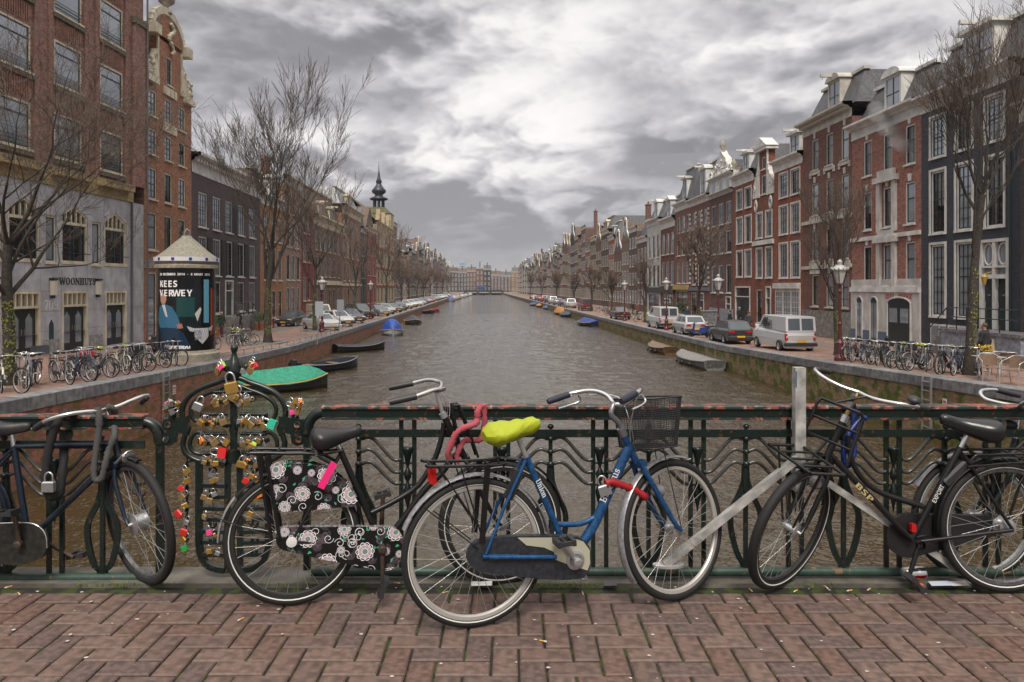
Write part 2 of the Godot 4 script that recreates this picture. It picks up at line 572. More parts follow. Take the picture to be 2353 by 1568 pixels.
	for k in 7:
		var ln := MB.new()
		var a := on_quay(-1, 0.9, 41.0 + k * 3.2) + V(0, 0.012, 0)
		var b := on_quay(-1, 4.9, 43.5 + k * 3.2) + V(0, 0.012, 0)
		ln.quad(a, b, b + V(0, 0, -0.14), a + V(0, 0, -0.14))
		part("bay_line", ln, mc("line white", 0.5, 0.5, 0.48, 0.7, 0, "noise", 2.0), get_node("pavement"))
	for t in [47.6, 61.6]:
		for q in [[-1.0, -1.0, 1.0, -1.0], [1.0, -1.0, 1.0, 1.0], [1.0, 1.0, -1.0, 1.0], [-1.0, 1.0, -1.0, -1.0]]:
			var kb := MB.new()
			var c := on_quay(-1, 2.3, t)
			kb.bar(c + V(q[0], 0.04, q[1]), c + V(q[2], 0.04, q[3]), 0.14, 0.14)
			part("tree_kerb", kb, mc("coping a", 1, 1, 1), get_node("pavement"))
	m = MB.new()
	m.quad(V(-2500, -2.31, -CANAL_END + 0.0), V(2500, -2.31, -CANAL_END), V(2500, -2.31, -5000), V(-2500, -2.31, -5000))
	m.quad(V(-80, -2.31, -CANAL_END), V(80, -2.31, -CANAL_END), V(80, -4, -CANAL_END), V(-80, -4, -CANAL_END))
	struct("ground", m, mc("far ground", 0.14, 0.13, 0.12, 0.8))
func brick_deck() -> void:
	var m := MB.new()
	m.bx(-60, 60, -0.9, -0.012, -3.965, 30)
	var deck := struct("bridge_deck", m, mat("joint", Color.WHITE, 0.95, 0, "joint", 1.3), "brick paved bridge deck in herringbone bond")
	m = MB.new()
	m.bx(-60, 60, -0.9, 0.012, -4.20, -3.967)
	part("edge_strip", m, mc("concrete edge", 0.17, 0.155, 0.13, 0.8, 0, "noise", 0.9, 0.6), deck)
	m = MB.new()
	m.bx(-16, 18, -2.6, -0.901, -4.15, 12)
	part("bridge_arch", m, mc("arch brick", 0.2, 0.12, 0.1, 0.8, 0, "brick_soft", 0.25), deck)
	var w := 0.1175
	var meshes := []
	var tones := [[0.200, 0.126, 0.102], [0.178, 0.114, 0.095], [0.220, 0.142, 0.116], [0.196, 0.114, 0.090], [0.165, 0.110, 0.095]]
	for k in tones.size():
		var mt := mc("paver %d" % k, tones[k][0], tones[k][1], tones[k][2], 0.66, 0, "paver", 1.1 + 0.2 * k, 1.0)
		for hv in 3:
			var b := MB.new()
			var s := [V(2 * w - 0.0105, 0.05, w - 0.0105), V(w - 0.0105, 0.05, 2 * w - 0.0105), V(w - 0.0105, 0.05, w - 0.0105)][hv] as Vector3
			b.cbox(V(0, -0.025, 0), s, 0.006)
			meshes.append(b.mesh(mt))
	var all := []
	rng.seed = 99
	for j in range(-60, 0):
		for i in range(-60, 60):
			var k := posmod(i - j, 4)
			var x := i * w + 0.03
			var z := j * w + 0.0
			var hv := -1
			if k == 0: hv = 0
			elif k == 2: hv = 1
			if hv < 0: continue
			var c := V(x + w, 0, z + w / 2) if hv == 0 else V(x + w / 2, 0, z)
			if c.z > -1.8 or c.z < -3.965 + (w / 2 if hv == 0 else 0.0): continue
			if hv == 1 and c.z - w < -3.963:
				if c.z + w > -3.963 + w * 0.9:
					c.z += w / 2; hv = 2
				else: continue
			all.append([c, hv])
	var seen := []
	var rest := []
	for a in all:
		var c: Vector3 = a[0]
		var d := -c.z
		var px := 1176.5 + c.x / d * F
		var py := 660 + EYE / d * F
		if px > -60 and px < 2410 and py < 1600: seen.append([d, a])
		else: rest.append(a)
	seen.sort_custom(func(p, q): return p[0] < q[0])
	for i in seen.size():
		if i < 300:
			var a = seen[i][1]
			inst("brick", meshes[(rng.randi() % 5) * 3 + a[1]], deck, Transform3D(Basis(Vector3.UP, R(-0.012, 0.012)) * Basis(Vector3.RIGHT, R(-0.008, 0.008)), a[0] + V(R(-0.0015, 0.0015), R(-0.004, 0.002), R(-0.0015, 0.0015))))
		else: rest.append(seen[i][1])
	m = MB.new()
	for a in rest:
		var s := V(2 * w - 0.0105, 0.05, w - 0.0105) if a[1] == 0 else V(w - 0.0105, 0.05, 2 * w - 0.0105)
		m.cbox(a[0] + V(0, -0.025 + R(-0.003, 0.002), 0), s, 0.006)
	stuff(part("bricks", m, mats["paver 0"], deck))
	m = MB.new()
	for i in 90:
		var c := V(R(-2.6, 2.8), 0.0035, R(-3.93, -3.0))
		if i > 70: c.z = -3.95 + absf(R(-0.2, 0.2))
		var r := R(0.003, 0.010)
		var pts := []
		for k in 7: pts.append(c + V(cos(TAU * k / 7) * r * R(0.7, 1.3), 0, sin(TAU * k / 7) * r * R(0.6, 1.2)))
		for k in range(1, 6): m.tri(pts[0], pts[k + 1], pts[k])
	stuff(part("gum_spots", m, mc("gum", 0.42, 0.38, 0.35, 0.8), deck))
	m = MB.new()
	for i in 900:
		var patch: float = [-1.02, -0.9, -1.32, 0.3, 0.42, 0.2, 1.6, -1.95, -2.2, 0.05][i % 10]
		var c := V(patch + R(-0.14, 0.14), 0.006, -3.955 + R(-0.03, 0.025))
		var t := V(R(-0.01, 0.01), R(0.006, 0.02), R(-0.01, 0.01))
		var q := V(R(-0.004, 0.004), 0, R(-0.004, 0.004))
		m.tri(c - q, c + q, c + t)
	stuff(part("moss", m, mc("moss", 0.09, 0.14, 0.02, 0.9), deck))
# ---------- the railing of the bridge ----------
const RZ := 4.04
func rp(px: float, py: float, dz := 0.0) -> Vector3:
	return P(px, py, RZ) + V(0, 0, dz)
func rpts(a: Array, dz := 0.0) -> Array:
	var o := []
	for i in range(0, a.size(), 2): o.append(rp(a[i], a[i + 1], dz))
	return o
func paint() -> Material: return mat("green rail paint", Color(0.9, 0.9, 0.9), 0.3, 0, "paint", 2.6)
func rust() -> Material: return mat("worn red lead paint", Color.WHITE, 0.55, 0, "rust", 1.1)
func railing(label: String, x0: float, x1: float, top: float, mid: float, pairs: Array, mids: Array, ends: Array, base: float) -> void:
	var t := thing("bridge_railing", label, "railing", Transform3D(), "")
	var y := func(py: float) -> float: return rp(0, py).y
	var m := MB.new()
	m.bx(rp(x0, 0).x, rp(x1, 0).x, y.call(top + 26), y.call(top + 6), -RZ - 0.03, -RZ + 0.03)
	part("top_rail", m, paint(), t)
	m = MB.new()
	m.cbox(V((rp(x0, 0).x + rp(x1, 0).x) / 2, y.call(top + 2.4), -RZ), V(rp(x1, 0).x - rp(x0, 0).x, 0.017, 0.085), 0.006)
	part("rail_cap", m, rust(), t)
	m = MB.new()
	m.bx(rp(x0, 0).x, rp(x1, 0).x, y.call(top + 31), y.call(top + 26.2), -RZ - 0.034, -RZ + 0.04)
	part("rail_flange", m, rust(), t)
	m = MB.new()
	m.bx(rp(x0 - 5, 0).x, rp(x1, 0).x, y.call(mid + 18), y.call(mid), -RZ + 0.006, -RZ + 0.022)
	part("mid_rail", m, paint(), t)
	m = MB.new()
	var b := rp(0, base + 9)
	m.tube([V(rp(x0 - 25, 0).x, b.y, -RZ), V(rp(x1 + 20, 0).x, b.y, -RZ)], 0.026, 10)
	part("base_rail", m, mat("base rail paint", Color(1.5, 1.6, 1.5), 0.5, 0, "paint", 1.1), t)
	for e in ends:
		var s: float = 1.0 if e < x0 + 50 else -1.0
		m = MB.new()
		m.tube(curve(rpts([e + s * 52, top + 15, e + s * 30, top + 17, e + s * 14, top + 26, e + s * 4, top + 42, e, top + 66]), 3), 0.03, 10)
		part("rail_end", m, paint(), t)
		m = MB.new()
		m.bar(rp(e, top + 60), rp(e, base + 4), 0.034, 0.034, V(0, 0, 1))
		part("end_post", m, paint(), t)
	for p in pairs:
		for s in [-15.0, 15.0]:
			m = MB.new()
			m.bx(rp(p + s - 4.9, 0).x, rp(p + s + 4.9, 0).x, y.call(base + 2), y.call(top + 30), -RZ - 0.012, -RZ + 0.004)
			part("post", m, paint(), t)
		m = MB.new()
		var q := rp(p, 0)
		var prof := []
		for v in [[0.5, 206], [3, 190], [9, 165], [10, 155], [4, 138], [3, 134], [8, 124], [9, 114], [4, 104], [3, 100], [5, 92], [9, 72], [13, 60], [13, 55], [0.5, 54]]:
			prof.append(W(v[0] * RZ / F, y.call(mid + v[1] - 13)))
		m.lathe(prof, 10, Transform3D(Basis.from_scale(V(1, 1, 0.7)), V(q.x, 0, -RZ + 0.004)), true)
		for k in [76.0, 100.0, 126.0]:
			m.bx(rp(p - 11, 0).x, rp(p + 11, 0).x, y.call(mid + k + 4), y.call(mid + k), -RZ - 0.01, -RZ + 0.01)
		part("pendant", m, paint(), t)
	for c in mids:
		m = MB.new()
		m.bar(rp(c, mid + 15), rp(c, base + 2), 0.022, 0.02, V(0, 0, 1))
		for k in [[mid - 6, 7.5], [mid + 4, 5.0], [mid + 22, 8.0], [mid + 52, 8.0], [mid + 80, 9.0]]:
			m.ball(rp(c, k[0], 0.012), V(k[1], k[1] * 0.8, k[1]) * RZ / F, 8, 6)
		m.tube([rp(c, mid + 85), rp(c, mid + 125), rp(c, mid + 150)], [0.02, 0.025, 0.012], 8)
		part("stem", m, paint(), t)
		for s in [-1.0, 1.0]:
			m = MB.new()
			m.strip(curve(rpts([c + s * 3, mid + 118, c + s * 14, mid + 150, c + s * 30, mid + 182, c + s * 35, mid + 205, c + s * 32, mid + 240, c + s * 20, mid + 285, c + s * 7, base - 10, c + s * 5, base + 1]), 3), 0.03, 0.016, V(0, 0, 1))
			part("leaf_bar", m, paint(), t)
			for k in 3:
				var ya: float = mid + [20.0, 48.0, 77.0][k]
				var yb: float = mid + [71.0, 99.0, 125.0][k]
				var e: float = c + s * 97.0
				if e < x0 - 12 or e > x1 + 12: continue
				m = MB.new()
				m.tube(curve(rpts([c + s * 6, ya + 4, c + s * 22, ya - 1, c + s * 38, ya + 7, c + s * 57, lerpf(ya, yb, 0.55), c + s * 74, yb - 5, c + s * 86, yb + 1, e, yb - 1]), 4), 0.0105, 7)
				part("scroll_bar", m, mc("sheen toned iron", 0.10, 0.098, 0.088, 0.25, 0.3, "noise", 5.0), t)  # paler than the rail paint: sky sheen on the bars put into the colour
# ---------- lock panel ----------
func lp(a: Array, dz := 0.0) -> Array:
	var o := []
	for i in range(0, a.size(), 2): o.append(rp(355.4 + 0.3873 * a[i], 784.4 + 0.3873 * a[i + 1], dz))
	return o
func mir(a: Array) -> Array:
	var o := a.duplicate()
	for i in range(0, a.size(), 2): o[i] = 940 - a[i]
	return o
const LOCK_TONES := {"brass": [0.45, 0.27, 0.07, 0.42, 0.7], "dull brass": [0.25, 0.165, 0.07, 0.55, 0.5], "steel": [0.45, 0.45, 0.47, 0.3, 0.8], "red": [0.65, 0.03, 0.03, 0.4, 0.1], "pink": [0.75, 0.06, 0.25, 0.45, 0.0], "lime green": [0.35, 0.75, 0.05, 0.45, 0.0], "green": [0.03, 0.5, 0.08, 0.4, 0.1], "blue": [0.05, 0.10, 0.45, 0.4, 0.1], "orange": [0.75, 0.2, 0.03, 0.45, 0.0], "purple": [0.45, 0.2, 0.5, 0.4, 0.1], "teal": [0.04, 0.5, 0.33, 0.4, 0.1]}
func padlock(tone: String, where: String, at: Vector3, size: float, turn: float, yaw := 0.0) -> void:
	var key := "lock" + tone
	if not cache.has(key):
		var c: Array = LOCK_TONES[tone]
		var b := MB.new()
		b.cbox(V(0, -0.72, 0), V(1.0, 0.86, 0.42), 0.1)
		b.lathe([W(0.13, -0.02), W(0.13, 0.02), W(0, 0.02)], 8, Transform3D(Basis(Vector3.RIGHT, PI / 2), V(0, -0.85, 0.215)))
		var s := MB.new()
		s.tube(curve([V(-0.32, -0.3, 0), V(-0.33, 0.1, 0), V(-0.22, 0.36, 0), V(0, 0.46, 0), V(0.22, 0.36, 0), V(0.33, 0.1, 0), V(0.32, -0.3, 0)], 2), 0.085, 6)
		cache[key] = [b.mesh(mc("padlock " + tone, c[0], c[1], c[2], c[3], c[4])), s.mesh(mc("shackle steel", 0.55, 0.55, 0.56, 0.25, 0.9))]
	var label := "%s padlock %s" % [tone, where]
	var t := thing("padlock", label, "padlock", Transform3D(Basis(V(0, 1, 0), yaw) * Basis(V(0, 0, 1), turn) * Basis.from_scale(Vector3.ONE * size), at), "love locks on the bridge railing")
	inst("body", cache[key][0], t)
	inst("shackle", cache[key][1], t)
func tone() -> String:
	var k := rng.randf()
	return "brass" if k < 0.34 else "dull brass" if k < 0.70 else "steel" if k < 0.89 else ["red", "pink", "lime green", "blue", "orange", "purple"][rng.randi() % 6]
func lock_panel() -> void:
	var t := thing("love_lock_railing", "ornate dark green cast iron centre panel of the railing, hung with padlocks", "railing panel")
	var m := MB.new()
	var half := [485, 215, 520, 222, 560, 240, 640, 268, 705, 300, 752, 345, 775, 400, 772, 455, 752, 492, 740, 520, 760, 560, 772, 610, 755, 660, 715, 692, 660, 712, 600, 716]
	for h in [half, mir(half)]:
		m.tube(curve(lp(h), 4), 0.0155, 8)
	part("outline", m, paint(), t)
	m = MB.new()
	var inner := [500, 258, 560, 284, 630, 310, 690, 345, 722, 390, 716, 440, 690, 470, 640, 462]
	var inner2 := [640, 545, 690, 540, 722, 575, 728, 620, 705, 655, 660, 668, 600, 664]
	for h in [inner, mir(inner), inner2, mir(inner2)]:
		m.tube(curve(lp(h, 0.004), 4), 0.012, 7)
	part("inner_scroll", m, paint(), t)
	for s in 2:
		for k in [[640, 440, 26], [650, 585, 24], [590, 760, 22], [585, 820, 20], [590, 890, 22], [590, 985, 22], [590, 1085, 22], [590, 1180, 22], [585, 1250, 20]]:
			m = MB.new()
			var pts := []
			for i in 14:
				var a := -0.6 + i * 0.42
				var r: float = k[2] * (1.0 - i * 0.045)
				pts.append_array([k[0] + cos(a) * r, k[1] + sin(a) * r * 0.85])
			m.tube(lp(pts if s == 0 else mir(pts)), 0.0085, 6)
			part("curl", m, paint(), t)
	for s in 2:
		m = MB.new()
		var side := [675, 705, 676, 900, 676, 1100, 672, 1230, 640, 1310, 585, 1345, 520, 1355]
		m.strip(curve(lp(side if s == 0 else mir(side)), 3), 0.03, 0.034, V(0, 0, 1))
		part("side_bar", m, paint(), t)
		m = MB.new()
		var st := [496, 690, 506, 760, 508, 1370]
		m.strip(lp(st if s == 0 else mir(st)), 0.03, 0.02, V(0, 0, 1))
		part("stem", m, paint(), t)
		for k in 7:
			m = MB.new()
			var cr := [508, 855 + k * 68, 676, 850 + k * 68]
			m.strip(lp(cr if s == 0 else mir(cr), -0.006), 0.02, 0.03 if k % 2 else 0.055, V(0, 0, 1))
			part("cross_bar", m, paint(), t)
	m = MB.new()
	m.bar(lp([470, 190])[0], lp([470, 700])[0], 0.03, 0.028, V(0, 0, 1))
	m.tube(lp([470, 640, 470, 690, 470, 720]), [0.03, 0.045, 0.03], 8)
	m.tube(lp([470, 480, 470, 520, 470, 560]), [0.018, 0.026, 0.018], 8)
	part("centre_stem", m, paint(), t)
	m = MB.new()
	var prof := []
	var o: Vector3 = lp([472, 0])[0]
	for v in [[38, 215], [44, 195], [46, 165], [30, 120], [20, 90], [14, 70], [18, 55], [24, 40], [16, 22], [1, 16]]:
		prof.append(W(v[0] * 0.3873 * RZ / F, lp([0, v[1]])[0].y))
	m.lathe(prof, 12, Transform3D(Basis.from_scale(V(1, 1, 0.8)), V(o.x, 0, -RZ)), true)
	part("finial", m, paint(), t)
	for s in 2:
		m = MB.new()
		var cup: Array = lp([400, 155]) if s == 0 else lp([545, 150])
		m.ball(cup[0], V(0.026, 0.018, 0.024), 10, 6)
		m.tube([cup[0], lp([455, 185])[0] if s == 0 else lp([490, 185])[0]], 0.011, 6)
		part("cup", m, paint(), t)
		m = MB.new()
		var poly := [195, 445, 110, 452, 62, 465, 50, 500, 70, 525, 110, 530, 125, 560, 122, 605, 95, 615, 60, 612, 55, 560, 40, 560, 150, 560, 195, 550]
		poly = [200, 440, 60, 460, 48, 500, 66, 530, 55, 560, 55, 608, 95, 618, 124, 600, 130, 548, 160, 540, 200, 560]
		var pp := PackedVector2Array()
		for q in lp(poly if s == 0 else mir(poly)): pp.append(W(q.x, q.y))
		m.prism(pp, -RZ - 0.02, -RZ + 0.016)
		var b := part("bracket", m, paint(), t)
		m = MB.new()
		for q in [[88, 490], [78, 578]]:
			var at: Vector3 = lp(q if s == 0 else mir(q))[0] + V(0, 0, 0.017)
			m.lathe([W(0.017, 0), W(0.017, 0.008), W(0.011, 0.008), W(0.011, 0.002), W(0, 0.002)], 10, Transform3D(Basis(Vector3.RIGHT, PI / 2), at))
		part("boss", m, mats["worn red lead paint"], b)
		m = MB.new()
		var sp := [105, 460, 108, 420, 112, 370, 112, 340]
		m.tube(lp(sp if s == 0 else mir(sp)), [0.022, 0.02, 0.012, 0.006], 8)
		part("spike", m, paint(), t)
	rng.seed = 404
	var rows := [[[360, 300, 455, 296], "topmost"], [[285, 432, 430, 428], "second"], [[280, 548, 425, 545], "third"], [[285, 665, 415, 655], "fourth"]]
	for s in 2:
		var sd: String = ["left", "right"][s]
		for k in rows.size():
			var a: Array = rows[k][0]
			var e: Array = lp(a if s == 0 else mir(a), 0.01)
			m = MB.new()
			m.tube(e, 0.009, 6)
			var n := 9
			for i in n + 1:
				m.ball(e[0].lerp(e[1], float(i) / n), V(0.006, 0.013, 0.013), 7, 4, Basis(V(0, 0, 1), 0.4))
			part("twisted_bar", m, paint(), t)
			m = MB.new()
			var wv := [a[0] - 10, a[1] + 42, a[0] + 40, a[1] + 55, a[0] + 90, a[1] + 46, a[2] + 15, a[3] + 70]
			m.strip(curve(lp(wv if s == 0 else mir(wv), -0.004), 3), 0.02, 0.07, V(0, 0, 1))
			part("scroll_plate", m, paint(), t)
			var cnt: int = [10, 10, 7, 6][k] if s == 0 else [12, 14, 8, 7][k]
			for i in cnt:
				var p: Vector3 = e[0].lerp(e[1], clampf((i + R(0.1, 0.9)) / cnt, 0.02, 0.98))
				padlock(tone(), "hanging on the %s twisted bar, %s half of the lock panel" % [rows[k][1], sd], p + V(R(-0.005, 0.005), -0.012 + R(-0.03, 0.004), R(0.0, 0.035)), R(0.022, 0.040), R(-1.0, 1.0), R(-1.0, 1.0))
		for j in 12:
			var k := j % 5
			if s == 1 and k > 2: continue
			var a := [330 + R(-30, 60), 775 + k * 112 + R(-12, 25)]
			padlock(tone(), "hooked on the %s curl below, %s half of the lock panel" % [["first", "second", "third", "fourth", "fifth"][k], sd], lp(a if s == 0 else mir(a), 0.02)[0], R(0.024, 0.036), R(-0.5, 0.5), R(-0.5, 0.5))
		for i in 14:
			var a := [104 + R(-38, 34), 345 + R(-2, 60)]
			padlock(tone() if i else "pink", "in the bunch on the spike of the %s bracket" % sd, lp(a if s == 0 else mir(a), R(-0.01, 0.03))[0], R(0.022, 0.034), R(-1.6, 1.6), R(-1, 1))
		for i in 5:
			var a := [402 + R(-25, 25), 112 + R(0, 45)] if s == 0 else [560 + R(-25, 45), 108 + R(0, 60)]
			padlock(["pink", "lime green", "orange", "brass", "dull brass"][i] if s == 0 else ["red", "brass", "steel", "brass", "dull brass"][i], "on the cup just %s of the panel's finial" % sd, lp(a, R(0.01, 0.035))[0], R(0.028, 0.036), R(-0.8, 0.8), R(-0.6, 0.6))
	padlock("brass", "with engraved face, largest of all, under the lock panel's finial", lp([462, 215], 0.035)[0], 0.07, 0.22)
	padlock("dull brass", "hanging right under the big engraved lock, large and round edged", lp([505, 285], 0.035)[0], 0.055, -0.5)
	padlock("teal", "with rectangular face, right end of the second bar", lp([668, 470], 0.03)[0], 0.05, 1.2)
	padlock("steel", "large, at the left shoulder of the lock panel", lp([285, 345], 0.03)[0], 0.05, -0.4)
	padlock("red", "large, at the left foot of the upper lock panel", lp([372, 645], 0.035)[0], 0.055, 1.4)
	m = MB.new()
	for i in 22:
		var c: Vector3 = lp([192, 715 + i * 22], 0.0)[0]
		m.tube([c + V(0, 0.02, 0), c + V(0.008 if i % 2 else 0.0, 0, 0.0 if i % 2 else 0.008), c + V(0, -0.02, 0), c - V(0.008 if i % 2 else 0.0, 0, 0.0 if i % 2 else 0.008)], 0.004, 5, true)
	m.strip(lp([195, 715, 250, 700], 0.0), 0.012, 0.012, V(0, 0, 1))
	solo("chain", m, mc("dark chain", 0.03, 0.035, 0.035, 0.4, 0.6), "rusty dark chain hanging down left of the lock panel", "chain")
	var cc := ["brass", "brass", "red", "dull brass", "brass", "red", "steel", "red", "brass", "green"]
	for i in 10:
		padlock(cc[i], "on the dark chain left of the lock panel, %s from top" % ordinal(i + 1), lp([192 + R(-22, 22), 745 + i * 50], 0.02)[0], R(0.03, 0.042), R(-0.9, 0.9), R(-0.5, 0.5))
func white_post() -> void:
	var t := thing("white_post", "weathered white square post with two slanting braces, standing before the railing", "post")
	var wm := mc("weathered white paint", 0.50, 0.49, 0.47, 0.55, 0, "noise", 1.6, 0.3)
	var z := 3.93
	var m := MB.new()
	m.bx(P(1828, 0, z).x, P(1852, 0, z).x, P(0, 1130, z).y, P(0, 845, z).y, -z - 0.05, -z)
	part("post", m, wm, t)
	m = MB.new()
	m.bx(P(1828.3, 0, z).x, P(1831, 0, z).x, P(0, 890, z).y, P(0, 853, z).y, -z, -z + 0.002)
	part("sticker", m, mc("blue sticker", 0.05, 0.10, 0.2, 0.5), t)
	m = MB.new()
	m.bar(P(1834, 1052, z), P(1528, 1297, z), 0.035, 0.042, V(0, 0, 1))
	part("brace", m, wm, t)
	m = MB.new()
	m.bar(P(1858, 1080, z), P(2215, 1318, z), 0.035, 0.042, V(0, 0, 1))
	part("brace", m, wm, t)
	m = MB.new()
	m.lathe([W(0.085, 0), W(0.085, 0.012), W(0.0, 0.016)], 16, Transform3D(Basis.from_scale(V(1, 1, 0.5)), P(1536, 1301, z)))
	part("foot_plate", m, wm, t)
func rails() -> void:
	railing("long green railing with red worn cap, right of the lock panel", 742, 2760, 931, 985, [937, 1153, 1378, 1602, 1827, 2052, 2280, 2505, 2730], [825, 1265, 1490, 1713, 1938, 2170, 2392, 2617], [706], 1304)
	railing("short green railing with rounded end, left of the lock panel", -360, 335, 953, 1011, [127, -98, -323], [236, 14, -210], [368], 1318)
	lock_panel()
	white_post()
# ---------- bicycles ----------
func on_plane(xf: Transform3D, px: float, py: float) -> Vector3:
	var dirv := V((px - 1176.5) / F, (660.0 - py) / F, -1.0)
	var nn := xf.basis.z
	var s := (xf.origin - V(0, EYE, 0)).dot(nn) / dirv.dot(nn)
	var q := xf.affine_inverse() * (V(0, EYE, 0) + dirv * s)
	return V(q.x, q.y, 0)
func bp(xf: Transform3D, a: Array, z := 0.0) -> Array:
	var o := []
	for i in range(0, a.size(), 2): o.append(on_plane(xf, a[i], a[i + 1]) + V(0, 0, z))
	return o
func chrome() -> Material: return mc("chrome", 0.62, 0.62, 0.62, 0.18, 0.95)
func alu() -> Material: return mc("aluminium", 0.50, 0.50, 0.51, 0.38, 0.8)
func rubber() -> Material: return mc("tyre rubber", 0.014, 0.0135, 0.0135, 0.75, 0, "fine", 3.0)
func black() -> Material: return mc("black enamel", 0.011, 0.011, 0.012, 0.3, 0, "fine", 2.0)
func blackp() -> Material: return mc("black plastic", 0.022, 0.022, 0.024, 0.5)
func wheel(o: Node, xf: Transform3D, r: float, rim_m: Material, stripe := true, tyre_r := 0.021, hub_r := 0.022, n_spoke := 32, side_m: Material = null) -> MeshInstance3D:
	var zx := Transform3D(Basis(Vector3.RIGHT, PI / 2), Vector3.ZERO)
	var key := "rim%.3f" % r + str(rim_m.get_instance_id())
	var rr := r - 2.0 * tyre_r
	if not cache.has(key):
		var m := MB.new()
		m.lathe([W(rr + 0.004, -0.013), W(rr - 0.012, -0.012), W(rr - 0.017, -0.005), W(rr - 0.017, 0.005), W(rr - 0.012, 0.012), W(rr + 0.004, 0.013)], 56, zx)
		cache[key] = m.mesh(rim_m)
		m = MB.new()
		var pts := []
		for i in 56: pts.append(V(cos(TAU * i / 56), sin(TAU * i / 56), 0) * (r - tyre_r))
		m.tube(pts, tyre_r, 10, true)
		cache[key + "t"] = m.mesh(side_m if side_m else rubber())
		m = MB.new()
		for s in [-1.0, 1.0]:
			m.lathe([W(r - tyre_r * 1.55 - 0.002, s * (tyre_r * 0.84)), W(r - tyre_r * 1.55 + 0.003, s * (tyre_r * 0.93))], 56, zx)
		cache[key + "s"] = m.mesh(mc("reflective stripe", 0.62, 0.62, 0.58, 0.45))
	var w := inst("wheel", cache[key], o, xf)
	inst("tyre", cache[key + "t"], w)
	if stripe: inst("reflective_stripe", cache[key + "s"], w)
	var h := MB.new()
	h.lathe([W(0.004, -0.058), W(0.008, -0.058), W(0.012, -0.04), W(hub_r + 0.014, -0.032), W(hub_r + 0.014, -0.028), W(hub_r, -0.026), W(hub_r, 0.026), W(hub_r + 0.014, 0.028), W(hub_r + 0.014, 0.032), W(0.012, 0.04), W(0.008, 0.058), W(0.0, 0.058)], 14, zx)
	part("hub", h, alu(), w)
	var sk := "spoke%.3f%.3f" % [rr, hub_r]
	if not cache.has(sk):
		for s in 2:
			var m := MB.new()
			var a := 0.75 if s == 0 else -0.75
			m.tube([V(cos(a) * (hub_r + 0.008), sin(a) * (hub_r + 0.008), 0.029), V(rr - 0.015, 0, 0.0)], 0.0012, 4, false, false)
			cache[sk + str(s)] = m.mesh(mc("spoke steel", 0.55, 0.55, 0.54, 0.3, 0.85))
		cache[sk] = true
	for i in n_spoke:
		var b := Basis(V(0, 0, 1), TAU * i / n_spoke)
		if i % 2: b = b * Basis(Vector3.RIGHT, PI)
		inst("spoke", cache[sk + str((i / 2) % 2)], w, Transform3D(b, Vector3.ZERO))
	return w
func mudguard(c: Vector3, r: float, a0: float, a1: float, hw := 0.028, seg := 26) -> MB:
	var m := MB.new()
	var rings := []
	for i in seg + 1:
		var a := lerpf(a0, a1, float(i) / seg)
		var d := V(cos(a), sin(a), 0)
		var ring := []
		for k in 7:
			var t := -1.15 + 2.3 * k / 6.0
			ring.append(c + d * (r + cos(t) * 0.016 - 0.008) + V(0, 0, sin(t) * hw))
		for k in 7:
			var t := 1.15 - 2.3 * k / 6.0
			ring.append(c + d * (r + cos(t) * 0.016 - 0.0105) + V(0, 0, sin(t) * (hw - 0.0025)))
		rings.append(ring)
	m.loft(rings, true)
	return m
func saddle(o: Node, tail: Vector3, nose: Vector3, width: float, m0: Material, called := "saddle", puff := 1.0) -> MeshInstance3D:
	var m := MB.new()
	var ax := (nose - tail)
	var l := ax.length()
	var x := ax.normalized()
	var z := V(0, 0, 1)
	var y := z.cross(x).normalized()
	var rings := []
	for k in [[0.0, 0.45, 0.03, 0.045], [0.03, 0.72, 0.045, 0.06], [0.12, 0.95, 0.055, 0.075], [0.25, 1.0, 0.052, 0.075], [0.4, 0.8, 0.045, 0.062], [0.55, 0.5, 0.036, 0.05], [0.72, 0.3, 0.03, 0.04], [0.88, 0.24, 0.028, 0.036], [0.97, 0.2, 0.022, 0.03], [1.0, 0.1, 0.008, 0.014]]:
		var ring := []
		for i in 14:
			var t := TAU * i / 14
			var sy := sin(t)
			var h: float = k[2] if sy > 0 else k[3]
			ring.append(tail + x * (k[0] * l) + z * (cos(t) * width * 0.5 * k[1]) + y * (signf(sy) * pow(absf(sy), 0.75) * h * puff * (1.0 if sy > 0 else (0.75 + 0.25 * absf(cos(t)))) + 0.008 * (1.0 - sin(k[0] * PI)) * 1.5))
		rings.append(ring)
	m.loft(rings, true, true)
	var s := part(called, m, m0, o)
	return s
func pedal(o: Node, at: Vector3, tilt := 0.0) -> void:
	var m := MB.new()
	var b := Basis(V(0, 0, 1), tilt)
	m.box(at + b * V(0, 0.0, 0.036), V(0.085, 0.02, 0.014), b)
	m.box(at + b * V(0, 0.0, -0.036), V(0.085, 0.02, 0.014), b)
	m.box(at + b * V(-0.036, 0, 0), V(0.018, 0.028, 0.085), b)
	m.box(at + b * V(0.036, 0, 0), V(0.018, 0.028, 0.085), b)
	m.tube([at + V(0, 0, -0.05), at + V(0, 0, 0.04)], 0.009, 7)
	part("pedal", m, blackp(), o)
func crank(o: Node, bb: Vector3, pin: Vector3, zoff: float, m0: Material, tilt := 0.0) -> void:
	var m := MB.new()
	var e := V(pin.x, pin.y, zoff)
	m.tube([bb + V(0, 0, zoff - 0.012 * signf(zoff)), e], [0.014, 0.011], 8)
	m.lathe([W(0.022, -0.012), W(0.022, 0.012), W(0.012, 0.016), W(0, 0.016)], 12, Transform3D(Basis(Vector3.RIGHT, PI / 2), bb + V(0, 0, zoff)))
	var c := part("crank", m, m0, o)
	pedal(c, e + V(0, 0, 0.055 * signf(zoff)), tilt)
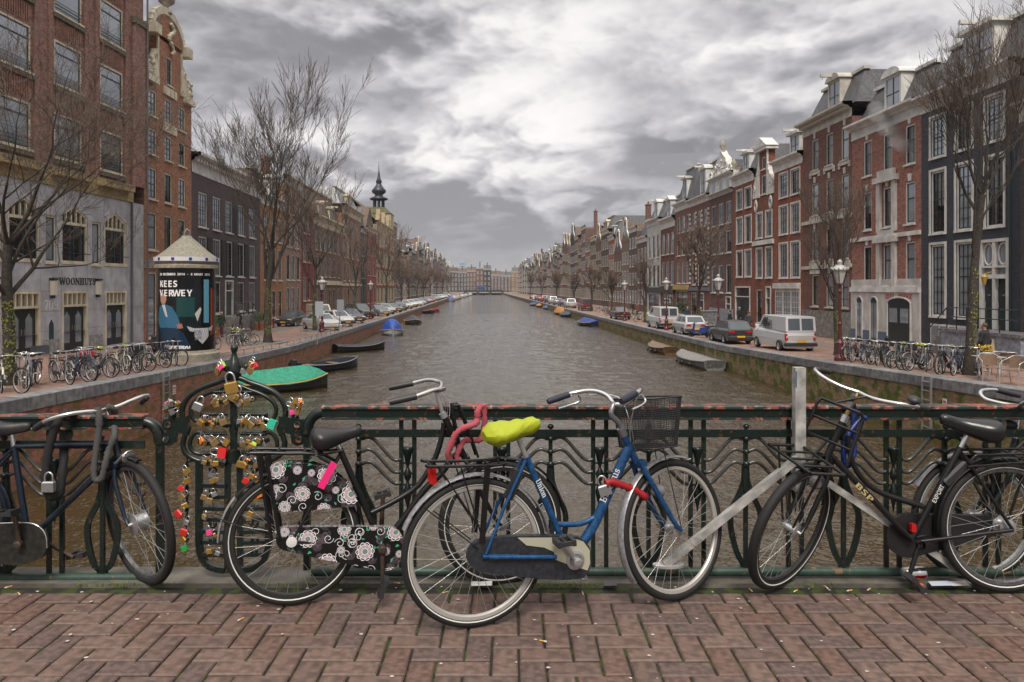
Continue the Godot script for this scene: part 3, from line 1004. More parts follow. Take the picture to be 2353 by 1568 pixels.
func steer(hb: Vector3, ht: Vector3, deg: float) -> Transform3D:
	return T(hb) * Transform3D(Basis((ht - hb).normalized(), deg_to_rad(deg)), Vector3.ZERO) * T(-hb)
func fork(o: Node, xf: Transform3D, crown: Vector3, hub: Vector3, ht: Vector3, m0: Material, rr := 0.0125) -> void:
	var m := MB.new()
	for s in [-1.0, 1.0]:
		var z := V(0, 0, s)
		var mid := crown.lerp(hub, 0.62) - V(0.016, 0.0, 0)
		m.tube(curve([crown + z * 0.03, crown.lerp(hub, 0.25) - V(0.012, 0, 0) + z * 0.047, mid + z * 0.052, crown.lerp(hub, 0.88) - V(0.012, 0.006, 0) + z * 0.054, hub + z * 0.056], 4), [rr, rr, rr, rr, rr, rr, rr, rr, rr, rr, rr * 0.92, rr * 0.85, rr * 0.8, rr * 0.75, rr * 0.7, rr * 0.65, rr * 0.62], 8)
	m.box(crown + V(0.003, 0.008, 0), V(0.036, 0.034, 0.088), Basis(V(0, 0, 1), 0.3))
	part("fork", m, m0, o, xf)
func lamp(o: Node, xf: Transform3D, at: Vector3, r: float, dirv: Vector3, m0: Material, lens_m: Material) -> void:
	var y := dirv.normalized()
	var x := y.cross(V(0, 0, 1)).normalized()
	if x.length() < 0.1: x = Vector3.RIGHT
	var b := Basis(x, y, x.cross(y))
	var m := MB.new()
	m.lathe([W(0.002, -r * 1.9), W(r * 0.45, -r * 1.75), W(r * 0.75, -r * 1.2), W(r * 0.92, -r * 0.5), W(r, 0.0), W(r * 1.04, 0.004), W(r * 0.94, 0.008)], 16, Transform3D(b, at), true)
	var h := part("headlight", m, m0, o, xf)
	m = MB.new()
	m.lathe([W(r * 0.94, 0.004), W(r * 0.7, r * 0.16), W(r * 0.35, r * 0.24), W(0.0, r * 0.26)], 16, Transform3D(b, at), true)
	part("lens", m, lens_m, h)
func lens_mat() -> Material: return mc("lamp glass", 0.5, 0.5, 0.5, 0.12, 0.7, "fine", 8.0)
func handlebar(o: Node, xf: Transform3D, c: Vector3, prof: Array, grip_m: Material, grip_len := 0.13, bar_m: Material = null) -> Node:
	var m := MB.new()
	var hb: MeshInstance3D
	var ends := []
	var full := []
	for s in [-1.0, 1.0]:
		var pts := [c]
		for p in prof: pts.append(c + V(p[0], p[1], p[2] * s))
		ends.append([pts[-2], pts[-1]])
		pts = curve(pts, 5)
		m.tube(pts, 0.0112, 10)
	hb = part("handlebar", m, bar_m if bar_m else chrome(), o, xf)
	for e in ends:
		var g := MB.new()
		var d: Vector3 = (e[1] - e[0]).normalized()
		g.tube([e[1] - d * grip_len, e[1] - d * grip_len * 0.5, e[1], e[1] + d * 0.006], [0.0165, 0.0175, 0.0165, 0.014], 10)
		part("grip", g, grip_m, hb)
	return hb
func bell(o: Node, xf: Transform3D, at: Vector3, m0: Material) -> void:
	var m := MB.new()
	m.lathe([W(0.012, -0.02), W(0.032, -0.004), W(0.034, 0.002), W(0.028, 0.014), W(0.014, 0.022), W(0, 0.024)], 14, T(at), true)
	part("bell", m, m0, o, xf)
func hull_poly(circles: Array, n := 20) -> PackedVector2Array:
	var pts := PackedVector2Array()
	for c in circles:
		for i in n:
			pts.append(W(c[0] + cos(TAU * i / n) * c[2], c[1] + sin(TAU * i / n) * c[2]))
	var h := Geometry2D.convex_hull(pts)
	h.remove_at(h.size() - 1)
	return h
func poly_of(xf: Transform3D, a: Array) -> PackedVector2Array:
	var o := PackedVector2Array()
	for q in bp(xf, a): o.append(W(q.x, q.y))
	return o
func smooth_poly(p: PackedVector2Array, steps := 3) -> PackedVector2Array:
	var o := PackedVector2Array()
	var n := p.size()
	for i in n:
		for k in steps:
			o.append(p[i].cubic_interpolate(p[(i + 1) % n], p[(i - 1 + n) % n], p[(i + 2) % n], float(k) / steps))
	return o
func letters(o: Node, text: String, xf: Transform3D, h: float, m0: Material, called := "lettering", font := "Droid Sans", bold := false, depth := 0.0016) -> MeshInstance3D:
	var t := TextMesh.new()
	t.text = text
	var f := SystemFont.new()
	f.font_names = PackedStringArray([font])
	if bold: f.font_weight = 700
	t.font = f
	t.font_size = 32
	t.pixel_size = h / 23.0
	t.depth = depth
	t.curve_step = 2.0
	t.material = m0
	return inst(called, t, o, xf)
func chain_lock(label: String, pts: Array, r: float, m0: Material, category := "chain lock", rough := 0.35) -> MeshInstance3D:
	var m := MB.new()
	var c := curve(pts, 7)
	var rr := []
	for i in c.size(): rr.append(r * (1.0 + 0.16 * sin(i * 1.9) + 0.1 * sin(i * 0.73 + 1.0)))
	m.tube(c, rr, 9)
	return solo("chain_lock", m, m0, label, category)
func two_legged_frame(o: Node, list: Array, m0: Material) -> MeshInstance3D:
	var m := MB.new()
	for l in list: m.tube(l[0], l[1], 12)
	return part("frame", m, m0, o)
func zz(a: Array, z0: float, z1: float) -> Array:
	var o := []
	for i in a.size(): o.append(V(a[i].x, a[i].y, lerpf(z0, z1, float(i) / (a.size() - 1))))
	return o
func flower_print() -> Image:
	var S := 512
	var im := Image.create(S, S, false, Image.FORMAT_RGB8)
	im.fill(Color(0.05, 0.045, 0.055))
	var r := RandomNumberGenerator.new()
	r.seed = 6
	for i in 76:
		var c := W(r.randf() * S, r.randf() * S)
		var a0 := r.randf() * TAU
		var col := Color(0.34, 0.3, 0.33) if i < 48 else Color(0.86, 0.86, 0.86)
		for q in 3 if i < 48 else 1:
			for k in 120:
				var t := k / 120.0
				var rad := (30.0 - q * 8.0) * (1.0 - t * 0.8)
				var p := c + W(cos(a0 + t * 8.0), sin(a0 + t * 8.0)) * rad
				im.fill_rect(Rect2i(posmod(int(p.x), S), posmod(int(p.y), S), 3, 3), col)
	for i in 44:
		var c := W(r.randf() * S, r.randf() * S)
		var a := r.randf() * TAU
		for k in 26:
			var t := k / 26.0
			var p := c + W(cos(a), sin(a)) * t * 20.0
			var w := int(1 + sin(t * PI) * 7)
			im.fill_rect(Rect2i(posmod(int(p.x), S), posmod(int(p.y), S), w, w), Color(0.25, 0.65, 0.5))
	for f in [[90, 110, 52], [300, 70, 40], [420, 210, 56], [200, 260, 58], [60, 360, 44], [340, 380, 60], [470, 430, 36], [180, 460, 40], [470, 60, 30], [280, 190, 24], [110, 240, 22], [420, 320, 24], [20, 480, 24], [250, 350, 22], [30, 220, 26], [380, 490, 22]]:
		var R0: float = f[2]
		for y in range(-int(R0), int(R0) + 1):
			for x in range(-int(R0), int(R0) + 1):
				var d := sqrt(x * x + y * y) / R0
				var t := atan2(y, x)
				var e := 0.86 + 0.14 * absf(cos(t * 5.0))
				var g := d / e
				if g > 1.0: continue
				var c := Color(0.70, 0.64, 0.67)
				if g > 0.92: c = Color(0.93, 0.92, 0.92)
				elif g > 0.78: c = Color(0.09, 0.08, 0.09) if absf(cos(t * 5.0)) > 0.35 else Color(0.9, 0.9, 0.9)
				elif g > 0.72: c = Color(0.9, 0.9, 0.9)
				elif g > 0.42 and absf(cos(t * 4.0)) < 0.12: c = Color(0.45, 0.38, 0.42)
				elif g < 0.16: c = Color(0.25, 0.6, 0.48)
				elif g < 0.30: c = Color(0.5, 0.44, 0.48)
				elif g < 0.36: c = Color(0.9, 0.9, 0.9)
				im.set_pixel(posmod(f[0] + x, S), posmod(f[1] + y, S), c)
	return im
func floral_bike() -> void:
	var xf := rot(deg_to_rad(13.2), V(-1.106, 0, -3.726))
	xf.basis = xf.basis * Basis(Vector3.RIGHT, deg_to_rad(-2.0))
	var o := thing("bicycle", "black step-through bicycle with flower print skirt guard and chain case", "bicycle", xf)
	var R0 := 0.335
	var hub := V(0, R0, 0)
	var fh := V(1.075, R0, 0)
	var bk := black()
	wheel(o, Transform3D(Basis(V(0, 0, 1), 0.1), hub), R0, mc("black rim", 0.03, 0.03, 0.03, 0.35, 0.3), true)
	var p := func(a: Array) -> Array: return bp(xf, a)
	var bb: Vector3 = p.call([877, 1251])[0]
	var seat: Vector3 = p.call([781, 1032])[0]
	var head_t: Vector3 = p.call([1018, 952])[0]
	var head_b: Vector3 = p.call([1068, 1052])[0]
	two_legged_frame(o, [[[bb, seat], 0.0165], [curve(p.call([1020, 972, 1016, 1000, 1000, 1052, 962, 1114, 905, 1152, 854, 1178]), 3), 0.0145], [curve(p.call([1062, 1042, 1045, 1048, 1010, 1092, 974, 1127, 919, 1202, 882, 1245]), 3), 0.0175], [[head_t, head_b], 0.018]], bk)
	var m := MB.new()
	for s in [-1.0, 1.0]:
		m.tube([seat + V(0.0, -0.03, s * 0.02), hub + V(0, 0, s * 0.062)], 0.008, 7)
		m.tube([bb + V(-0.03, 0, s * 0.03), hub + V(0, 0, s * 0.062)], 0.009, 7)
	part("rear_stays", m, bk, o)
	m = MB.new()
	m.tube([seat, seat + (seat - bb).normalized() * 0.055], 0.0125, 10)
	part("seat_post", m, chrome(), o)
	var q: Array = p.call([716, 1012, 832, 992])
	var sd := saddle(o, q[0], q[1], 0.22, mc("black saddle", 0.02, 0.02, 0.022, 0.42, 0, "fine", 3.0, 0.4))
	m = MB.new()
	var u: Vector3 = q[0].lerp(q[1], 0.3) - V(0, 0.05, 0)
	for s in [-1.0, 1.0]:
		m.tube(curve([u + V(-0.06, 0.0, s * 0.05), u + V(-0.03, -0.025, s * 0.05), u + V(0.08, -0.012, s * 0.025)], 3), 0.006, 6)
		for k in 5: m.lathe([W(0.02, -0.004), W(0.022, 0), W(0.02, 0.004)], 8, T(u + V(-0.05, -0.025 + k * 0.011, s * 0.05)))
	part("saddle_spring", m, blackp(), sd)
	var sx := steer(head_b, head_t, -4)
	var crown := head_b + (head_b - head_t).normalized() * 0.015
	wheel(o, sx * T(fh), R0, mats["black rim"], true)
	fork(o, sx, crown, fh, head_t, bk)
	part("mudguard", mudguard(fh, R0 + 0.014, 0.15, 2.75), bk, o, sx)
	m = MB.new()
	var clamp: Vector3 = p.call([1002, 899])[0]
	m.tube([head_t, clamp], 0.0115, 9)
	m.tube([head_t - (head_t - head_b).normalized() * 0.02, head_t + (head_t - head_b).normalized() * 0.01], 0.021, 10)
	part("stem", m, alu(), o, sx)
	handlebar(o, sx, clamp, [[0.03, 0.015, 0.06], [0.03, 0.03, 0.14], [-0.03, 0.035, 0.22], [-0.12, 0.012, 0.26], [-0.24, -0.01, 0.27]], blackp())
	m = MB.new()
	for k in 3: m.tube(curve([clamp + V(0.02, 0.0, 0.02 - 0.02 * k), clamp + V(0.05 + 0.01 * k, -0.06, 0.02 - 0.02 * k), clamp + V(0.045 + 0.012 * k, -0.14, 0.0), clamp + V(0.05, -0.2, 0)], 4), 0.0022, 5)
	part("brake_cable", m, chrome(), o, sx)
	m = MB.new()
	m.tube(curve(bp(xf, [1052, 1010, 1038, 938, 1046, 930, 1058, 940, 1096, 1048], 0.04), 3), 0.007, 7)
	m.tube(curve(bp(xf, [1052, 1010, 1038, 938, 1046, 930, 1058, 940, 1096, 1048], -0.04), 3), 0.007, 7)
	m.tube(bp(xf, [1048, 960], 0.04) + bp(xf, [1048, 960], -0.04), 0.005, 6)
	m.tube(bp(xf, [1056, 985], 0.04) + bp(xf, [1056, 985], -0.04), 0.005, 6)
	part("front_carrier", m, bk, o)
	part("mudguard", mudguard(hub, R0 + 0.016, -0.05, 2.45), bk, o)
	part("mudguard_tail", mudguard(hub, R0 + 0.017, 2.452, 3.12), mc("pale mudguard tail", 0.42, 0.42, 0.42, 0.35, 0.2, "noise", 4.0), o)
	m = MB.new()
	for z in [-0.06, 0.06]:
		m.tube(curve(bp(xf, [574, 1042, 580, 1036, 660, 1037, 722, 1038, 740, 1048, 772, 1064], z), 2), 0.009, 8)
		m.tube(bp(xf, [596, 1042, 627, 1233], z * 1.1), 0.009, 7)
		m.tube(bp(xf, [615, 1042, 645, 1229], z * 1.1), 0.009, 7)
	for x in [585, 640, 700]: m.tube(bp(xf, [x, 1037], 0.06) + bp(xf, [x, 1037], -0.06), 0.008, 6)
	part("carrier", m, bk, o)
	m = MB.new()
	m.tube(zz(p.call([490, 1183, 640, 1232]), 0.03, 0.06), 0.003, 5)
	m.tube(zz(p.call([490, 1183, 640, 1232]), -0.03, -0.06), 0.003, 5)
	part("mudguard_stay", m, bk, o)
	keep("flowers", flower_print())
	var fm := StandardMaterial3D.new()
	fm.resource_name = "flower print cloth"
	fm.albedo_texture = texs["flowers"]
	fm.uv1_scale = V(2.3, 2.3, 1)
	fm.roughness = 0.35
	var guard := [612, 1092, 622, 1072, 645, 1062, 710, 1060, 762, 1076, 800, 1110, 822, 1147, 826, 1157, 765, 1162, 700, 1168, 652, 1170, 637, 1164, 626, 1112]
	for z in [0.045, -0.052]:
		m = MB.new()
		m.prism(poly_of(xf, guard), z, z + 0.006)
		var sg := part("skirt_guard", m, fm, o)
		if z > 0: sg.set_meta("label", "black skirt guard printed with pink and white flowers")
	m = MB.new()
	var cc := [645, 1207, 680, 1203, 866, 1203, 905, 1206, 922, 1225, 928, 1250, 920, 1280, 897, 1300, 870, 1301, 826, 1292, 740, 1276, 674, 1260, 645, 1252, 636, 1230]
	m.prism(smooth_poly(poly_of(xf, cc), 2), 0.025, 0.062)
	part("chain_case", m, fm, o).set_meta("label", "chain case covered in black flower print")
	m = MB.new()
	m.lathe([W(0.026, 0), W(0.026, 0.006), W(0.01, 0.008), W(0, 0.008)], 14, Transform3D(Basis(Vector3.RIGHT, PI / 2), hub + V(0, 0, 0.07)))
	part("axle_cap", m, mc("white plastic", 0.6, 0.6, 0.58, 0.4), o)
	crank(o, bb, p.call([877, 1326])[0], 0.085, mc("rusty steel", 0.09, 0.06, 0.045, 0.6, 0.4, "noise", 6.0), 1.2)
	crank(o, bb, p.call([882, 1150])[0], -0.085, mats["rusty steel"], 0.2)
	m = MB.new()
	m.strip(bp(xf, [738, 1112, 752, 1085, 768, 1056], 0.085), 0.02, 0.034)
	solo("lock_sleeve", m, mc("pink plastic", 0.75, 0.02, 0.18, 0.35), "bright pink strap on the seat stay of the flower print bicycle", "strap", "", xf)
	var pk := mc("pink cloth", 0.55, 0.10, 0.13, 0.85, 0, "fine", 14.0, 1.0)
	chain_lock("pink cloth covered chain lock looped from the flower print bicycle over the railing", [P(1106, 932, 3.9), P(1098, 945, 3.88), P(1097, 962, 3.88), P(1090, 975, 3.86), P(1062, 985, 3.85), P(1046, 1000, 3.85), P(1040, 1015, 3.85), P(1030, 1040, 3.86), P(1034, 1060, 3.88)], 0.017, pk)
	chain_lock("lower half of the pink cloth chain lock under the flower print bicycle's head tube", [P(1110, 930, 3.98), P(1114, 960, 3.99), P(1108, 1000, 3.98), P(1098, 1012, 3.95), P(1070, 1012, 3.92), P(1056, 1030, 3.9), P(1050, 1052, 3.9), P(1058, 1064, 3.9)], 0.015, pk)
func blue_bike() -> void:
	var xf := rot(deg_to_rad(17.9), V(-0.173, 0, -3.487))
	var o := thing("bicycle", "blue step-through bicycle with black wire front basket, nearest of all", "bicycle", xf)
	var bl := mc("blue enamel", 0.018, 0.10, 0.27, 0.27, 0.15, "noise", 5.0)
	var R0 := 0.352
	var hub := V(0, R0, 0)
	var fh := V(1.066, R0, 0)
	var p := func(a: Array) -> Array: return bp(xf, a)
	var rim := mc("pale rim", 0.50, 0.48, 0.45, 0.35, 0.5)
	wheel(o, T(hub), R0, rim, true, 0.02, 0.026)
	var bb: Vector3 = p.call([1310, 1276])[0]
	var seat: Vector3 = p.call([1209, 1050])[0]
	var ht: Vector3 = p.call([1432, 997])[0]
	var hb: Vector3 = p.call([1463, 1064])[0]
	var fr := two_legged_frame(o, [[[p.call([1290, 1236])[0], seat], 0.0165], [curve(p.call([1277, 1204, 1300, 1205, 1335, 1203, 1365, 1190]), 3), 0.0135], [curve(p.call([1446, 1028, 1425, 1072, 1390, 1150, 1365, 1205, 1339, 1245, 1318, 1268]), 3), 0.0245], [[ht, hb], 0.0185]], bl)
	var m := MB.new()
	for s in [-1.0, 1.0]:
		m.tube(zz(p.call([1205, 1054, 1150, 1165, 1108, 1262]), s * 0.024, s * 0.068), [0.009, 0.008, 0.008], 8)
		m.tube(zz(p.call([1100, 1268, 1200, 1268, 1290, 1274]), s * 0.068, s * 0.03), 0.0105, 8)
	part("rear_stays", m, bl, o)
	m = MB.new()
	m.tube(p.call([1209, 1050, 1189, 1004]), 0.0125, 10)
	part("seat_post", m, alu(), o)
	var q: Array = p.call([1117, 1000, 1226, 974])
	var ax0: Vector3 = (q[1] - q[0]).normalized()
	saddle(o, q[0] + ax0 * 0.02, q[1] - ax0 * 0.02, 0.17, blackp(), "saddle", 0.6)
	m = MB.new()
	var rings := []
	var ax: Vector3 = (q[1] - q[0]).normalized()
	var ay := V(0, 0, 1).cross(ax)
	rng.seed = 12
	for k in 12:
		var t := k / 11.0
		var ring := []
		var wv := 0.118 * (1.0 - 0.66 * smoothstep(0.2, 0.85, t)) * sqrt(smoothstep(-0.06, 0.16, t)) * (1.0 - 0.6 * smoothstep(0.88, 1.0, t))
		for i in 16:
			var a := TAU * i / 16
			var hgt := (0.05 if sin(a) > 0 else 0.068) * (1.0 - 0.42 * t) * sqrt(smoothstep(-0.08, 0.2, t)) * (1.0 - 0.5 * smoothstep(0.9, 1.0, t))
			ring.append(q[0] + ax * (-0.012 + t * 0.285) + V(0, 0, cos(a) * wv) + ay * (sin(a) * hgt + R(-0.007, 0.006)))
		rings.append(ring)
	m.loft(rings, true, true)
	var cv := solo("saddle_cover", m, mc("yellow nylon", 0.50, 0.57, 0.015, 0.6, 0, "fine", 9.0, 1.6), "bright yellow rain cover stretched over the saddle of the blue basket bicycle", "saddle cover", "", xf)
	var sx := steer(hb, ht, 17)
	wheel(o, sx * T(fh), R0, rim, false, 0.021, 0.022, 32)
	fork(o, sx, hb + (hb - ht).normalized() * 0.012, fh, ht, bl, 0.0145)
	part("mudguard", mudguard(fh, R0 + 0.013, 1.25, 3.75, 0.027), mc("silver mudguard", 0.42, 0.42, 0.44, 0.35, 0.35, "noise", 5.0), o, sx)
	part("mudguard", mudguard(hub, R0 + 0.015, 0.15, 2.75, 0.027), mats["silver mudguard"], o)
	var cl: Vector3 = p.call([1414, 930])[0]
	m = MB.new()
	m.tube(curve([ht, ht.lerp(cl, 0.35) + V(-0.004, 0, 0), cl + V(-0.025, -0.05, 0), cl + V(-0.012, -0.008, 0), cl], 3), 0.0145, 10)
	m.tube([ht - (ht - hb).normalized() * 0.01, ht + (ht - hb).normalized() * 0.035], 0.022, 10)
	part("stem", m, mc("grey stem", 0.22, 0.22, 0.23, 0.35, 0.7), o, sx)
	var hbar := handlebar(o, sx, cl, [[0.035, 0.005, 0.05], [0.045, 0.045, 0.11], [0.015, 0.07, 0.18], [-0.06, 0.065, 0.25], [-0.2, 0.03, 0.285]], mc("navy grip", 0.012, 0.014, 0.03, 0.6), 0.12)
	for s in [-1.0, 1.0]:
		m = MB.new()
		m.tube(curve([cl + V(-0.04, 0.052, s * 0.24), cl + V(-0.02, 0.02, s * 0.25), cl + V(-0.08, 0.0, s * 0.275), cl + V(-0.14, -0.012, s * 0.285)], 3), 0.006, 6)
		part("brake_lever", m, chrome(), hbar)
	m = MB.new()
	m.tube(curve([cl + V(0.0, 0.05, 0.2), cl + V(0.08, 0.06, 0.1), cl + V(0.07, -0.1, 0.03), cl + V(0.075, -0.22, 0.01), cl + V(0.05, -0.3, 0)], 4), 0.0025, 5)
	m.tube(curve([cl + V(0.0, 0.05, -0.2), cl + V(0.1, 0.03, -0.08), cl + V(0.1, -0.12, 0.0), cl + V(0.11, -0.24, 0.0)], 4), 0.0025, 5)
	part("brake_cable", m, alu(), o, sx)
	m = MB.new()
	var bo: Vector3 = ht + V(0.045, -0.075, 0)
	var bw := 0.17
	var top := []
	var bot := []
	for k in 40:
		var a := TAU * k / 40
		var cx := signf(cos(a)) * pow(absf(cos(a)), 0.5)
		var cz := signf(sin(a)) * pow(absf(sin(a)), 0.5)
		top.append(bo + V(0.13 + cx * 0.13, 0.245, cz * bw))
		bot.append(bo + V(0.115 + cx * 0.105, 0.0, cz * bw * 0.85))
	m.tube(top, 0.005, 6, true)
	m.tube(bot, 0.004, 5, true)
	var bk := part("basket", m, blackp(), o, sx)
	m = MB.new()
	for j in range(1, 24):
		var ring := []
		for k in 40: ring.append(bot[k].lerp(top[k], j / 24.0))
		m.tube(ring, 0.0014, 3, true)
	for k in 120:
		var f := k / 3.0
		var i := int(f)
		m.tube([bot[i].lerp(bot[(i + 1) % 40], f - i), top[i].lerp(top[(i + 1) % 40], f - i)], 0.0014, 3, false, false)
	for k in range(-10, 11):
		m.bar(bo + V(0.115 - 0.1, 0, k * 0.013), bo + V(0.115 + 0.1, 0, k * 0.013), 0.002, 0.002)
		m.bar(bo + V(0.115 + k * 0.01, 0, -bw * 0.8), bo + V(0.115 + k * 0.01, 0, bw * 0.8), 0.002, 0.002)
	stuff(part("wire_mesh", m, blackp(), bk))
	m = MB.new()
	m.tube([bo + V(0.19, 0.0, 0.03), fh + V(0, 0.0, 0.058)], 0.003, 5)
	m.tube([bo + V(0.19, 0.0, -0.03), fh + V(0, 0.0, -0.058)], 0.003, 5)
	part("basket_stay", m, blackp(), o, sx)
	lamp(o, sx, hb + V(0.115, -0.15, 0.03), 0.032, V(1, -0.1, 0), mc("grey lamp", 0.12, 0.12, 0.125, 0.4), lens_mat())
	m = MB.new()
	m.tube([hb + V(0.035, -0.01, 0.02), hb + V(0.07, -0.11, 0.025), hb + V(0.085, -0.14, 0.03)], 0.007, 6)
	part("lamp_bracket", m, alu(), o, sx)
	m = MB.new()
	for zo in [-0.055, 0.055]:
		m.tube(bp(xf, [972, 1063, 980, 1066, 1060, 1065, 1140, 1062, 1157, 1057], zo), 0.0075, 7)
		m.bar(bp(xf, [1111, 1066], zo * 1.25)[0], bp(xf, [1099, 1234], zo * 1.25)[0], 0.028, 0.006, V(0, 0, 1))
		m.tube(bp(xf, [1003, 1068, 1090, 1198], zo * 1.2), 0.004, 5)
		m.tube(bp(xf, [1052, 1068, 1096, 1215], zo * 1.2), 0.004, 5)
		m.tube(bp(xf, [968, 1157, 1090, 1250], zo * 1.2), 0.003, 5)
	for x in [985, 1030, 1075, 1120, 1150]: m.tube(bp(xf, [x, 1065], 0.055) + bp(xf, [x, 1065], -0.055), 0.006, 6)
	var ca := part("carrier", m, black(), o)
	m = MB.new()
	m.cbox(Vector3.ZERO, V(0.075, 0.034, 0.05), 0.012, Basis(V(0, 0, 1), PI / 2))
	part("tail_light", m, mc("red reflector", 0.42, 0.01, 0.01, 0.2), o, T(p.call([992, 1092])[0]))
	m = MB.new()
	var body := [1082, 1240, 1108, 1230, 1180, 1223, 1300, 1223, 1330, 1232, 1345, 1252, 1347, 1280, 1340, 1305, 1318, 1320, 1250, 1321, 1160, 1312, 1095, 1302, 1074, 1290, 1067, 1265]
	var cas := smooth_poly(poly_of(xf, body), 3)
	m.prism(cas, 0.028, 0.06)
	part("chain_case", m, mc("dark grey plastic", 0.035, 0.04, 0.05, 0.4, 0, "noise", 5.0), o)
	m = MB.new()
	var cream := [1180, 1226, 1300, 1226, 1329, 1235, 1343, 1254, 1344, 1284, 1338, 1300, 1290, 1285, 1265, 1275, 1262, 1258, 1240, 1248, 1200, 1243]
	m.prism(poly_of(xf, cream), 0.0605, 0.064)
	part("chain_case_panel", m, mc("cream plastic", 0.38, 0.37, 0.28, 0.45), o)
	m = MB.new()
	m.tube(zz(p.call([1112, 1268, 1180, 1268, 1266, 1268]), 0.074, 0.072), 0.0105, 9)
	part("case_stay", m, bl, o)
	m = MB.new()
	m.lathe([W(0.046, 0), W(0.046, 0.007), W(0.034, 0.01), W(0.026, 0.006), W(0, 0.006)], 20, Transform3D(Basis(Vector3.RIGHT, PI / 2), bb + V(0, 0, 0.064)))
	part("chain_ring_cap", m, alu(), o)
	crank(o, bb, p.call([1271, 1222])[0], 0.09, alu(), 0.05)
	crank(o, bb, bb * 2.0 - p.call([1271, 1222])[0], -0.09, alu(), 0.05)
	m = MB.new()
	m.tube(bp(xf, [1335, 1310, 1345, 1325], 0.02) + bp(xf, [1333, 1328], 0.02), 0.007, 6)
	part("kickstand", m, alu(), o)
	m = MB.new()
	m.cbox(Vector3.ZERO, V(0.05, 0.15, 0.05), 0.012, Basis(V(0, 0, 1), -0.45))
	part("wheel_lock", m, blackp(), o, T(p.call([1178, 1110])[0]))
	var white := mc("white lettering", 0.75, 0.75, 0.72, 0.4)
	var d1: Array = p.call([1366, 1180, 1428, 1046])
	var dir1: Vector3 = (d1[1] - d1[0]).normalized()
	letters(o, "Batavus", Transform3D(Basis(dir1, V(0, 0, 1).cross(dir1), V(0, 0, 1)), (d1[0] + d1[1]) / 2 + V(0, 0, 0.0245)), 0.034, white, "lettering", "Droid Serif")
	var d2: Array = p.call([1224, 1080, 1258, 1160])
	var dir2: Vector3 = (d2[1] - d2[0]).normalized()
	letters(o, "Union", Transform3D(Basis(dir2, V(0, 0, 1).cross(dir2), V(0, 0, 1)), (d2[0] + d2[1]) / 2 + V(0, 0, 0.0165)), 0.024, white, "lettering", "Droid Serif")
	var rc: Array = bp(xf, [1386, 1108, 1400, 1104, 1425, 1112, 1455, 1124, 1474, 1138], 0.03)
	var world := []
	for v in rc: world.append(xf * v)
	world.append(xf * (on_plane(xf, 1460, 1140) + V(0, 0, -0.05)))
	chain_lock("red fabric chain lock tying the blue bicycle's front wheel to its frame", world, 0.019, mc("red cloth", 0.45, 0.008, 0.012, 0.6, 0, "fine", 12.0, 1.0))
	padlock("steel", "closing the red chain lock on the blue bicycle", xf * (on_plane(xf, 1380, 1104) + V(0, 0, 0.02)), 0.06, 0.3)
